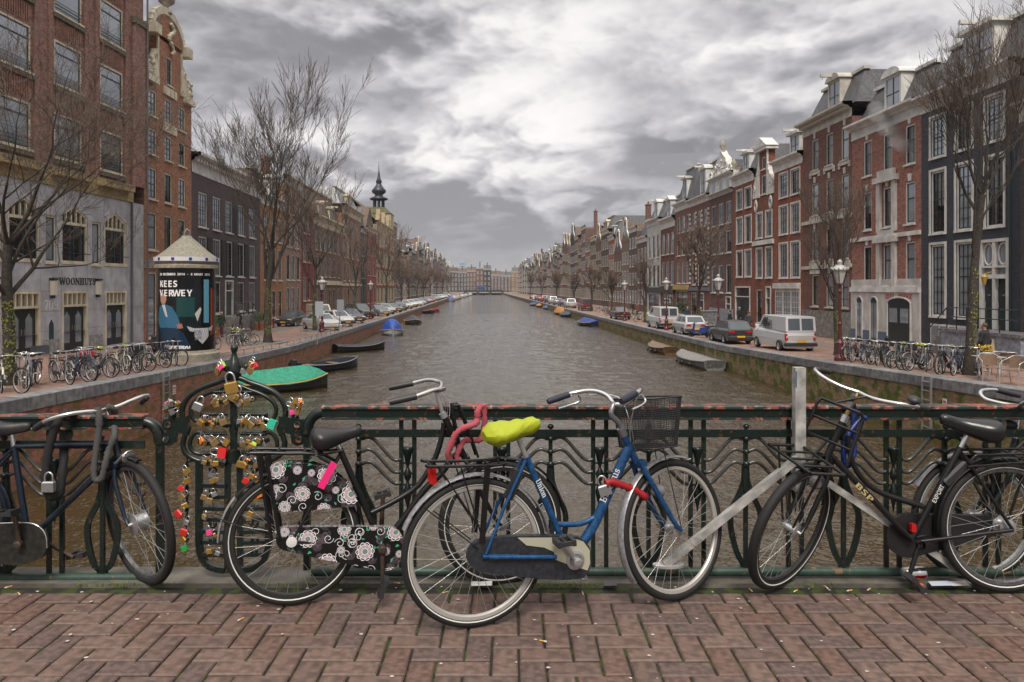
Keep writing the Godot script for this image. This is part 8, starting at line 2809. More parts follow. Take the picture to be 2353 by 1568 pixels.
	for s in [-1.0, 1.0]:
		for e in [P1.x[0] + 0.8, P1.x[5] - 0.85]:
			var w := inst("wheel", C.tyre, o, T(V(e, 0.315, s * (P1.w / 2 - 0.1))))
			inst("rim", C.rim, w)
		inst("headlight", C.hl.mesh(mc("lamp clear", 0.6, 0.6, 0.6, 0.1, 0.3)), o, T(V(P1.x[5] - 0.1, 0.66 if kind != "van" else 0.8, s * (P1.w / 2 - 0.3))))
		inst("tail_light", C.hl.mesh(mats["red reflector"]), o, Transform3D(Basis(Vector3.RIGHT, PI / 2 if kind == "van" else 0.0), V(P1.x[0] + 0.07, 0.82, s * (P1.w / 2 - (0.16 if kind == "van" else 0.3)))))
	var ym := mc("yellow plate", 0.62, 0.36, 0.01, 0.4)
	inst("number_plate", C.pl.mesh(ym), o, T(V(P1.x[5] + 0.075, 0.44, 0)))
	inst("number_plate", C.pl.mesh(ym), o, T(V(P1.x[0] - 0.08, 0.6 if kind == "van" else 0.5, 0)))
	return o
func car_glass() -> Material: return mc("car glass", 0.10, 0.115, 0.13, 0.05, 0.35)
func cars() -> void:
	var L := [["sedan", [0.42, 0.42, 0.43], 64.0, 2.4, "silver grey saloon parked at an angle, first by the sign boards"], ["hatch", [0.55, 0.54, 0.5], 70.5, 2.2, "off white hatchback beside the silver saloon"], ["hatch", [0.02, 0.025, 0.045], 77.0, 2.2, "dark blue hatchback beyond the off white one"], ["suv", [0.035, 0.035, 0.037], 88.0, 3.0, "large dark grey SUV parked behind the blue hatchback"], ["sedan", [0.12, 0.12, 0.125], 97.0, 2.2, "mid grey saloon next past the SUV"], ["hatch", [0.3, 0.31, 0.32], 104.0, 2.2, "light grey hatchback second past the SUV"], ["sedan", [0.05, 0.05, 0.055], 112.0, 2.2, "charcoal saloon third past the SUV"], ["hatch", [0.02, 0.02, 0.022], 121.0, 2.2, "black hatchback fourth past the SUV"], ["hatch", [0.45, 0.45, 0.45], 131.0, 2.2, "silver hatchback fifth past the SUV"]]
	for c in L: car(c[4], c[0], c[1], rot(deg_to_rad(-50), on_quay(-1, c[3], c[2])))
	rng.seed = 15
	var tones := [[0.5, 0.5, 0.5], [0.05, 0.05, 0.055], [0.25, 0.26, 0.28], [0.6, 0.6, 0.58], [0.02, 0.03, 0.08], [0.3, 0.02, 0.02]]
	var tn := ["silver", "charcoal", "grey", "white", "navy blue", "red"]
	for i in 16:
		var k := rng.randi() % 6
		car("%s car in the far left row, %s beyond the silver hatchback" % [tn[k], ["first", "second", "third", "fourth", "fifth", "sixth", "seventh", "eighth", "ninth", "tenth", "eleventh", "twelfth", "thirteenth", "fourteenth", "fifteenth", "last"][i]], ["sedan", "hatch", "suv"][rng.randi() % 3], tones[k], rot(deg_to_rad(-50), on_quay(-1, 2.2, 141.0 + i * 9.5)))
	car("black taxi with lit headlights and blue plate driving towards the bridge", "sedan", [0.02, 0.02, 0.022], rot(deg_to_rad(-97), on_quay(-1, 6.6, 71.0)))
	car("cream delivery van standing behind the silver saloon", "van", [0.5, 0.46, 0.36], rot(deg_to_rad(-60), on_quay(-1, 5.6, 78.0)))
	var v := car("silver grey delivery van lettered TBP, nearest vehicle on the right quay", "van", [0.6, 0.61, 0.63], rot(deg_to_rad(93), on_quay(1, 2.2, 42.0)))
	letters(v, "TBP", Transform3D(Basis(V(1, 0, 0), V(0, 1, 0), V(0, 0, 1)) * Basis(Vector3.UP, PI), V(0.0, 1.42, -0.862)), 0.3, mc("black print", 0.02, 0.02, 0.02, 0.5), "lettering", "Droid Sans", true, 0.01)
	var m := MB.new()
	for q in [[-0.55, 0.55, 1.2, 1.23], [-0.55, 0.55, 1.64, 1.67], [-0.55, -0.52, 1.23, 1.64], [0.52, 0.55, 1.23, 1.64]]: m.bx(q[0], q[1], q[2], q[3], -0.88, -0.86)
	part("lettering_frame", m, mats["black print"], v)
	car("dark estate car parked in front of the lettered van", "hatch", [0.028, 0.03, 0.034], rot(deg_to_rad(93), on_quay(1, 1.4, 48.5)))
	car("silver fastback car parked by the motorcycles on the right quay", "hatch", [0.42, 0.43, 0.45], rot(deg_to_rad(93), on_quay(1, 1.2, 57.5)))
	car("white panel van on the right quay before the striped house", "van", [0.62, 0.63, 0.65], rot(deg_to_rad(93), on_quay(1, 1.5, 67.0)))
	car("black saloon on the right quay past the white panel van", "sedan", [0.02, 0.02, 0.023], rot(deg_to_rad(93), on_quay(1, 1.4, 87.0)))
	car("dark red van on the right quay past the black saloon", "van", [0.16, 0.012, 0.02], rot(deg_to_rad(93), on_quay(1, 2.0, 120.0)))
	for i in 10:
		var k := rng.randi() % 6
		car("%s car in the far right row, %s beyond the red van" % [tn[k], ["first", "second", "third", "fourth", "fifth", "sixth", "seventh", "eighth", "ninth", "last"][i]], ["sedan", "hatch", "suv"][rng.randi() % 3], tones[k], rot(deg_to_rad(93), on_quay(1, 1.4, 136.0 + i * 11.0)))
# ---------- boats ----------
func boat(label: String, at: Vector3, yaw: float, l: float, b: float, hull: Array, cover: Array, top := 0.0, called := "boat") -> void:
	var o := thing("moored_" + called, label, "boat", rot(yaw, at), "boats moored along the canal")
	var m := MB.new()
	var rings := []
	var rim := []
	for i in 11:
		var t := i / 10.0
		var x := (t - 0.5) * l
		var w := b / 2 * (0.72 + 0.28 * sin(minf(t * 1.6, 1.0) * PI * 0.5)) * (1.0 - pow(maxf(0.0, (t - 0.5) * 2.0), 2.6) * 0.96)
		var h := 0.46 + 0.28 * pow(absf(t - 0.4) * 1.6, 2.0)
		rings.append([V(x, h, w), V(x, 0.16, w * 0.92), V(x, -0.25, w * 0.55), V(x, -0.25, -w * 0.55), V(x, 0.16, -w * 0.92), V(x, h, -w), V(x, h, -w + 0.05 * w), V(x, 0.12, -w * 0.8), V(x, 0.12, w * 0.8), V(x, h, w - 0.05 * w)])
		rim.append([x, h, w])
	m.loft(rings, true)
	part("hull", m, mc("hull %.2f %.2f %.2f" % hull, hull[0], hull[1], hull[2], 0.4, 0, "noise", 0.8), o)
	m = MB.new()
	for s in [-1.0, 1.0]:
		var pts := []
		for q in rim: pts.append(V(q[0], q[1] - 0.04, q[2] * s + 0.02 * s))
		m.tube(pts, 0.035, 6)
	part("rubbing_strake", m, mc("rope ochre", 0.40, 0.30, 0.09, 0.8) if top > 0.4 else mc("grey strake", 0.2, 0.2, 0.2, 0.6), o)
	if cover.size():
		m = MB.new()
		var rr := []
		rng.seed = int(l * 100 + at.z)
		for i in 11:
			var q: Array = rim[i]
			var t := i / 10.0
			var rh: float = q[1] + 0.06 + top * (0.6 + 0.4 * sin(t * 2.4)) * (1.0 - pow(absf(t - 0.45) * 1.9, 4.0))
			var ring := []
			for k in 7:
				var u := k / 6.0 * 2.0 - 1.0
				ring.append(V(q[0], lerpf(rh, q[1] - 0.06, pow(absf(u), 1.25 if top < 0.9 else 2.4)) + R(-0.03, 0.03), u * (q[2] + 0.05)))
			ring.append(V(q[0], q[1] - 0.08, 0))
			rr.append(ring)
		m.loft(rr, true)
		part("cover", m, mc("boat cover %.2f %.2f %.2f" % cover, cover[0], cover[1], cover[2], 0.55, 0, "noise", 0.9, 0.5), o)
	for k in 3:
		var fd := MB.new()
		var q: Array = rim[3 + k * 2]
		fd.ball(V(q[0], 0.18, -(q[2] + 0.06)), V(0.07, 0.16, 0.07), 7, 5)
		part("fender", fd, mc("fender orange", 0.55, 0.13, 0.02, 0.5) if cover.size() == 0 else blackp(), o)
	if cover.size() == 0:
		m = MB.new()
		for x in [-0.25, 0.1]: m.bx(l * x, l * x + 0.28, 0.36, 0.4, -b * 0.42, b * 0.42)
		part("thwart", m, mc("boat wood", 0.25, 0.14, 0.06, 0.6), o)
		m = MB.new()
		m.cbox(V(-l * 0.5 - 0.1, 0.55, 0), V(0.3, 0.55, 0.3), 0.06)
		part("outboard", m, blackp(), o)
func wpt(px: float, py: float) -> Vector3:
	var d := F * (EYE - WATER) / (py - 660.0)
	return V((px - 1176.5) * d / F, WATER, -d)
func boats() -> void:
	boat("dark sloop under taut green cover, moored behind the lock panel", wpt(645, 897), 0.62, 4.7, 2.0, [0.03, 0.03, 0.03], [0.02, 0.36, 0.22], 0.62, "sloop")
	boat("open dark blue boat with orange fenders beyond the green covered sloop", wpt(752, 850), 0.9, 4.6, 1.8, [0.02, 0.03, 0.05], [], 0.0)
	boat("low black rowing boat, half sunk, by the left quay wall", wpt(827, 806), 0.7, 4.4, 1.6, [0.02, 0.02, 0.022], [0.03, 0.03, 0.035], 0.05)
	boat("white motor boat under bright blue tarpaulin on the left side", wpt(900, 768), -1.35, 5.0, 2.3, [0.55, 0.58, 0.6], [0.02, 0.09, 0.45], 1.15, "motor_boat")
	boat("boat under grey tarpaulin next past the blue tarpaulin one", wpt(948, 744), -1.3, 5.0, 2.2, [0.05, 0.05, 0.055], [0.09, 0.1, 0.13], 0.7)
	boat("black dinghy with red neighbour, past the grey covered boat", wpt(984, 720), -1.2, 4.2, 1.9, [0.02, 0.02, 0.02], [0.04, 0.04, 0.04], 0.2)
	boat("small red boat right beside the black dinghy", wpt(999, 717), -1.2, 3.6, 1.6, [0.4, 0.03, 0.02], [0.35, 0.03, 0.03], 0.2)
	var far := [[1035, 693, [0.6, 0.62, 0.65], [0.1, 0.15, 0.4]], [1044, 689, [0.6, 0.6, 0.6], [0.5, 0.5, 0.5]], [1052, 687, [0.55, 0.53, 0.45], [0.45, 0.4, 0.3]], [1062, 684, [0.65, 0.65, 0.66], [0.6, 0.6, 0.6]], [1070, 682, [0.62, 0.62, 0.62], [0.5, 0.5, 0.52]], [1080, 680, [0.6, 0.6, 0.62], [0.55, 0.55, 0.55]]]
	for i in far.size(): boat("pale yacht far along the left side, %s towards the far bridge" % ["first", "second", "third", "fourth", "fifth", "sixth"][i], wpt(far[i][0], far[i][1]), -1.5, 9.0, 3.2, far[i][2], far[i][3], 1.3, "yacht")
	boat("long grey steel sloop moored on the right below the lettered van", V(11.95, WATER, -47.8), 1.66, 6.5, 1.9, [0.23, 0.23, 0.225], [0.3, 0.29, 0.28], 0.12, "sloop")
	boat("brown wooden rowing boat behind the grey steel sloop", V(11.5, WATER, -57.0), 1.7, 4.4, 1.6, [0.2, 0.12, 0.06], [0.25, 0.17, 0.1], 0.1)
	var r := [[1352, 748, [0.03, 0.04, 0.07], [0.02, 0.05, 0.3], 0.5, "dark boat heaped with blue covers"], [1304, 728, [0.03, 0.03, 0.03], [0.05, 0.06, 0.08], 0.4, "black boat beside the orange ones"], [1290, 723, [0.5, 0.16, 0.02], [0.6, 0.25, 0.03], 0.9, "orange covered boat on the right side"], [1262, 711, [0.1, 0.12, 0.15], [0.05, 0.15, 0.4], 0.5, "small boat with blue hood"], [1243, 706, [0.1, 0.07, 0.03], [0.55, 0.25, 0.05], 0.4, "dark boat with orange cover"], [1228, 703, [0.05, 0.05, 0.05], [0.03, 0.1, 0.35], 0.5, "boat with yellow stripe and blue cover"], [1215, 694, [0.1, 0.14, 0.16], [0.12, 0.2, 0.22], 0.7, "grey green launch"], [1202, 690, [0.5, 0.5, 0.48], [0.4, 0.12, 0.04], 0.8, "white launch with rust red cabin"], [1188, 684, [0.03, 0.03, 0.04], [0.1, 0.1, 0.12], 0.6, "black barge"], [1178, 681, [0.04, 0.05, 0.1], [0.06, 0.07, 0.15], 0.8, "navy covered boat nearest the far bridge"]]
	for q in r: boat(q[5] + (", moored along the right wall" if not "right" in q[5] else ""), wpt(q[0], q[1]), 1.85, 5.5, 2.2, q[2], q[3], q[4])
# ---------- parked bicycles, racks, chairs, people ----------
func plain_bike(tone: Array) -> Node3D:
	var o := Node3D.new()
	var fm := mc("bike paint %.2f %.2f %.2f" % tone, tone[0], tone[1], tone[2], 0.35)
	var zx := Basis(Vector3.RIGHT, PI / 2)
	for x in [0.0, 1.07]:
		var m := MB.new()
		var pts := []
		for i in 26: pts.append(V(cos(TAU * i / 26), sin(TAU * i / 26), 0) * 0.325)
		m.tube(pts, 0.021, 5, true)
		var w := part("wheel", m, rubber(), o, T(V(x, 0.345, 0)))
		m = MB.new()
		m.lathe([W(0.308, -0.012), W(0.29, -0.01), W(0.29, 0.01), W(0.308, 0.012)], 26, Transform3D(zx, Vector3.ZERO))
		part("rim", m, alu(), w)
		m = MB.new()
		for i in 20: m.tube([V(0, 0, 0.025 * (1 if i % 2 else -1)), V(cos(TAU * i / 20), sin(TAU * i / 20), 0) * 0.29], 0.0014, 3, false, false)
		m.tube([V(0, 0, -0.05), V(0, 0, 0.05)], 0.02, 6)
		stuff(part("spokes", m, mats["spoke steel"], w))
	var m := MB.new()
	var hd := V(0.86, 0.82, 0)
	var st := V(0.27, 0.76, 0)
	var bb := V(0.44, 0.28, 0)
	for q in [[bb, st], [bb, hd - V(0, 0.08, 0)], [V(0.36, 0.52, 0), hd - V(0, 0.04, 0)], [hd, V(0.9, 0.68, 0)]]: m.tube(q, 0.016, 6)
	for s in [-0.06, 0.06]:
		m.tube([st, V(0, 0.345, s)], 0.008, 5); m.tube([bb, V(0, 0.345, s)], 0.009, 5)
	part("frame", m, fm, o)
	m = MB.new()
	for s in [-0.055, 0.055]: m.tube([V(0.9, 0.7, s * 0.6), V(0.96, 0.55, s), V(1.07, 0.345, s)], 0.011, 5)
	part("fork", m, fm, o)
	part("mudguard", mudguard(V(0, 0.345, 0), 0.36, 0.1, 2.9, 0.026, 10), fm, o)
	part("mudguard", mudguard(V(1.07, 0.345, 0), 0.36, 0.6, 3.0, 0.026, 10), fm, o)
	m = MB.new()
	m.tube([hd, V(0.83, 1.0, 0)], 0.012, 6)
	for s in [-1.0, 1.0]: m.tube([V(0.83, 1.0, 0), V(0.88, 1.02, s * 0.15), V(0.82, 1.03, s * 0.26), V(0.66, 1.0, s * 0.28)], 0.012, 6)
	part("handlebar", m, chrome(), o)
	saddle(o, V(0.1, 0.93, 0), V(0.37, 0.93, 0), 0.2, blackp())
	m = MB.new()
	m.tube([st, V(0.23, 0.9, 0)], 0.013, 6)
	part("seat_post", m, chrome(), o)
	m = MB.new()
	for s in [-0.06, 0.06]:
		m.tube([V(-0.25, 0.74, s), V(0.2, 0.74, s)], 0.008, 5); m.tube([V(-0.12, 0.74, s), V(0, 0.345, s)], 0.007, 5)
	for k in 4: m.tube([V(-0.25 + k * 0.14, 0.74, -0.06), V(-0.25 + k * 0.14, 0.74, 0.06)], 0.006, 4)
	part("carrier", m, black(), o)
	m = MB.new()
	m.prism(hull_poly([[0.03, 0.34, 0.05], [0.44, 0.28, 0.1]], 10), 0.03, 0.055)
	part("chain_case", m, blackp(), o)
	m = MB.new()
	m.tube([bb + V(0, 0, 0.07), bb + V(0.1, -0.13, 0.08), bb + V(0.1, -0.13, 0.16)], 0.012, 5)
	m.tube([bb - V(0, 0, 0.07), bb + V(-0.1, 0.13, -0.08), bb + V(-0.1, 0.13, -0.16)], 0.012, 5)
	part("crank", m, alu(), o)
	return o
func more_bikes() -> void:
	var tones := [[0.02, 0.02, 0.022], [0.5, 0.48, 0.38], [0.03, 0.05, 0.1], [0.2, 0.2, 0.21], [0.16, 0.02, 0.02], [0.02, 0.06, 0.05]]
	var tn := ["black", "cream", "dark blue", "grey", "dark red", "dark green"]
	var proto := []
	for t in tones: proto.append(plain_bike(t))
	var cov := MB.new()
	cov.ball(V(0.2, 0.96, 0), V(0.16, 0.055, 0.1), 10, 6)
	cov.ball(V(0.33, 0.95, 0), V(0.07, 0.04, 0.05), 8, 5)
	var cov_m := cov.mesh(mc("yellow nylon", 0.62, 0.72, 0.0, 0.5))
	var put := func(k: int, at: Vector3, yaw: float, lean: float, label: String, yellow: bool, group: String) -> void:
		var xf := Transform3D(Basis(Vector3.UP, yaw) * Basis(Vector3.RIGHT, lean), at)
		var c := copy(proto[k], "parked_bicycle", tn[k] + " bicycle " + label, xf)
		c.set_meta("category", "bicycle"); c.set_meta("group", group)
		if yellow: tag(inst(numbered("saddle_cover"), cov_m, self, xf), "yellow cover on the %s bicycle %s" % [tn[k], label], "saddle cover", "yellow saddle covers")
	var ord := ["first", "second", "third", "fourth", "fifth", "sixth", "seventh", "eighth", "ninth", "tenth", "eleventh", "twelfth", "thirteenth", "fourteenth"]
	rng.seed = 41
	var la := [[52, 1], [100, 3], [118, 0], [168, 0], [188, 2], [228, 3], [250, 0], [280, 1], [305, 0], [318, 3], [352, 0], [366, 2], [398, 0], [20, 0], [134, 2], [150, 3], [208, 5], [265, 0], [335, 5], [385, 0]]
	for i in la.size():
		var px: float = la[i][0]
		var d := 12.75 / (-(px - 1176.5) / F + SLANT)
		put.call(la[i][1], on_quay(-1, 1.75 + R(-0.15, 0.35), d), deg_to_rad(R(-75, -12)), R(-0.08, 0.08), "%s in the row before the grey stone shop house" % ordinal(i + 1), i in [6, 8], "bicycles parked on the left quay")
	var ra := [[1905, 2], [1926, 4], [1950, 0], [1972, 3], [1996, 0], [2012, 2], [2040, 5], [2062, 2], [2084, 0], [2102, 3], [2120, 0], [2140, 0], [2166, 2], [2190, 3], [1915, 0], [1938, 3], [1962, 2], [1985, 5], [2022, 0], [2052, 3], [2074, 4], [2094, 0], [2130, 5], [2154, 0]]
	for i in ra.size():
		var px: float = ra[i][0]
		var d := 16.2 / ((px - 1176.5) / F - SLANT)
		put.call(ra[i][1], on_quay(1, 2.0 + R(-0.2, 0.3), d), deg_to_rad(R(192, 252)), R(-0.08, 0.08), "%s in the row under the white plaster house" % ordinal(i + 1), i in [6, 8, 9, 11], "bicycles parked on the right quay")
	for i in 10:
		put.call([0, 4, 2, 0, 3, 5, 0, 1, 0, 2][i], on_quay(-1, R(2.4, 4.8), 40.5 + i * 0.75), R(0, TAU), R(-0.12, 0.12), "%s in the jumble beside the tallest tree" % ord[i], i in [1, 4, 6, 8], "bicycles heaped on the left quay")
	for i in 9:
		put.call([2, 0, 3, 0, 0, 5, 2, 0, 4][i], on_quay(1, R(1.0, 3.2), 51.0 + i * 0.55), R(0, TAU), R(-0.1, 0.1), "%s in the jumble behind the dark estate car" % ord[i], i in [2, 5], "bicycles heaped on the right quay")
	for i in 12:
		put.call(i % 6, on_quay(1, R(1.5, 3.6), 73.0 + i * 6.2), R(0, TAU), R(-0.1, 0.1), "%s along the right quay past the white panel van" % ord[i], i in [3], "bicycles further along the right quay")
	for p in proto: p.free()
	var hp := MB.new()
	hp.tube(curve([V(0, 0, -0.4), V(0, 0.72, -0.4), V(0, 0.85, -0.28), V(0, 0.85, 0.28), V(0, 0.72, 0.4), V(0, 0, 0.4)], 3), 0.03, 7)
	var hm := hp.mesh(mc("galvanised steel", 0.34, 0.35, 0.35, 0.4, 0.6))
	for i in 12:
		var s := -1 if i < 6 else 1
		var d := 21.5 + (i % 6) * 1.55 if s < 0 else 26.2 + (i % 6) * 1.6
		tag(inst(numbered("bicycle_rack"), hm, self, rot(0.75 if s < 0 else -0.75, on_quay(s, 1.9, d))), "grey steel hoop rack, %s from the bridge in the %s" % [ord[i % 6], "row before the grey stone shop" if s < 0 else "row under the white plaster house"], "bicycle rack", "bicycle hoops")
	var m := MB.new()
	for q in [[-0.25, 0.25, 0, 0.02, -0.18, 0.18], [-0.25, -0.23, 0, 0.24, -0.18, 0.18], [0.23, 0.25, 0, 0.24, -0.18, 0.18], [-0.23, 0.23, 0, 0.24, -0.18, -0.16], [-0.23, 0.23, 0, 0.24, 0.16, 0.18]]: m.bx(q[0], q[1], q[2], q[3], q[4], q[5])
	solo("plastic_crate", m, mc("dark crate", 0.06, 0.065, 0.07, 0.6), "dark grey plastic crate on a bicycle's front carrier in the left row", "crate", "", rot(0.6, P(92, 812, 23.5)))
	m = MB.new()
	m.cbox(Vector3.ZERO, V(0.4, 0.3, 0.2), 0.08)
	solo("pannier_bag", m, mc("red bag", 0.45, 0.02, 0.04, 0.7), "red pannier bag on a bicycle before the second green door", "bag", "", rot(0.6, P(199, 812, 25.5)))
	m = MB.new()
	m.cbox(Vector3.ZERO, V(0.5, 0.3, 0.4), 0.06)
	solo("black_crate", m, blackp(), "black crate on a bicycle left of the poster column", "crate", "", rot(0.6, P(315, 800, 28.0)))
func scooter(label: String, at: Vector3, yaw: float, tone: Array) -> void:
	var o := thing("scooter", label, "scooter", rot(yaw, at), "scooters on the quays")
	var fm := mc("scooter paint %.2f %.2f %.2f" % tone, tone[0], tone[1], tone[2], 0.25)
	var m := MB.new()
	m.loft([[V(-0.85, 0.5, 0.1), V(-0.85, 0.75, 0.1), V(-0.85, 0.75, -0.1), V(-0.85, 0.5, -0.1)], [V(-0.5, 0.35, 0.2), V(-0.5, 0.78, 0.16), V(-0.5, 0.78, -0.16), V(-0.5, 0.35, -0.2)], [V(-0.05, 0.3, 0.2), V(-0.05, 0.7, 0.15), V(-0.05, 0.7, -0.15), V(-0.05, 0.3, -0.2)], [V(0.05, 0.25, 0.18), V(0.05, 0.34, 0.18), V(0.05, 0.34, -0.18), V(0.05, 0.25, -0.18)], [V(0.4, 0.25, 0.18), V(0.4, 0.36, 0.18), V(0.4, 0.36, -0.18), V(0.4, 0.25, -0.18)], [V(0.5, 0.4, 0.2), V(0.44, 0.6, 0.2), V(0.44, 0.6, -0.2), V(0.5, 0.4, -0.2)], [V(0.42, 0.95, 0.12), V(0.34, 1.0, 0.12), V(0.34, 1.0, -0.12), V(0.42, 0.95, -0.12)]], true)
	part("body", m, fm, o)
	for x in [-0.6, 0.62]:
		m = MB.new()
		m.lathe([W(0.08, -0.06), W(0.22, -0.06), W(0.25, 0), W(0.22, 0.06), W(0.08, 0.06)], 16, Transform3D(Basis(Vector3.RIGHT, PI / 2), Vector3.ZERO))
		part("wheel", m, rubber(), o, T(V(x, 0.25, 0)))
	m = MB.new()
	m.tube([V(0.62, 0.25, 0.08), V(0.45, 0.8, 0.02), V(0.36, 1.05, 0)], 0.03, 6)
	m.tube([V(0.3, 1.06, -0.32), V(0.36, 1.08, 0), V(0.3, 1.06, 0.32)], 0.02, 6)
	part("handlebar", m, blackp(), o)
	saddle(o, V(-0.8, 0.82, 0), V(0.0, 0.8, 0), 0.3, blackp(), "seat")
	lamp(o, Transform3D(), V(0.47, 0.98, 0), 0.07, V(1, 0, 0), fm, lens_mat())
func sdf_mesh(bones: Array, cell: float, k: float) -> MB:
	var lo := Vector3.ONE * 99
	var hi := -lo
	for b in bones:
		var r := maxf(b[2], b[3]) + cell * 2.5
		lo = lo.min(b[0] - Vector3.ONE * r).min(b[1] - Vector3.ONE * r)
		hi = hi.max(b[0] + Vector3.ONE * r).max(b[1] + Vector3.ONE * r)
	var n := Vector3i(((hi - lo) / cell).ceil()) + Vector3i.ONE
	var f := PackedFloat32Array()
	f.resize(n.x * n.y * n.z)
	f.fill(9.0)
	for b in bones:
		var r := maxf(b[2], b[3]) + cell * 2.5 + k
		var a0: Vector3 = (b[0].min(b[1]) - Vector3.ONE * r - lo) / cell
		var a1: Vector3 = (b[0].max(b[1]) + Vector3.ONE * r - lo) / cell
		var d: Vector3 = b[1] - b[0]
		var dl := maxf(d.length_squared(), 1e-8)
		for z in range(maxi(0, int(a0.z)), mini(n.z, int(a1.z) + 1)):
			for y in range(maxi(0, int(a0.y)), mini(n.y, int(a1.y) + 1)):
				for x in range(maxi(0, int(a0.x)), mini(n.x, int(a1.x) + 1)):
					var p := lo + V(x, y, z) * cell
					var t := clampf((p - b[0]).dot(d) / dl, 0, 1)
					var v: float = (p - b[0] - d * t).length() - lerpf(b[2], b[3], t)
					var i := (z * n.y + y) * n.x + x
					var o := f[i]
					var h := maxf(k - absf(o - v), 0.0) / k
					f[i] = minf(o, v) - h * h * k * 0.25
	var m := MB.new()
	var at := {}
	var sx := [1, n.x, n.x * n.y]
	for z in n.z - 1:
		for y in n.y - 1:
			for x in n.x - 1:
				var i := (z * n.y + y) * n.x + x
				var s := 0
				var c := Vector3.ZERO
				var cnt := 0
				for e in 8:
					if f[i + (e & 1) + (n.x if e & 2 else 0) + (n.x * n.y if e & 4 else 0)] < 0: s += 1
				if s == 0 or s == 8: continue
				for e in 8:
					for ax in 3:
						if e & (1 << ax): continue
						var i0: int = i + (e & 1) + (n.x if e & 2 else 0) + (n.x * n.y if e & 4 else 0)
						var v0 := f[i0]
						var v1 := f[i0 + sx[ax]]
						if (v0 < 0) != (v1 < 0):
							var q := V(e & 1, (e >> 1) & 1, (e >> 2) & 1)
							q[ax] += v0 / (v0 - v1)
							c += q; cnt += 1
				at[i] = m.v.size()
				m.v.append(lo + (V(x, y, z) + c / cnt) * cell)
				m.n.append(V(f[i + 1] - f[i], f[i + n.x] - f[i], f[i + n.x * n.y] - f[i]).normalized()); m.uv.append(Vector2.ZERO)
	for z in range(1, n.z - 1):
		for y in range(1, n.y - 1):
			for x in range(1, n.x - 1):
				var i := (z * n.y + y) * n.x + x
				for ax in 3:
					if (f[i] < 0) == (f[i + sx[ax]] < 0): continue
					var u: int = sx[(ax + 1) % 3]
					var w: int = sx[(ax + 2) % 3]
					var q := [at.get(i, -1), at.get(i - u, -1), at.get(i - u - w, -1), at.get(i - w, -1)]
					if q.has(-1): continue
					if f[i] < 0: m.ix.append_array([q[0], q[2], q[1], q[0], q[3], q[2]])
					else: m.ix.append_array([q[0], q[1], q[2], q[0], q[2], q[3]])
	return m
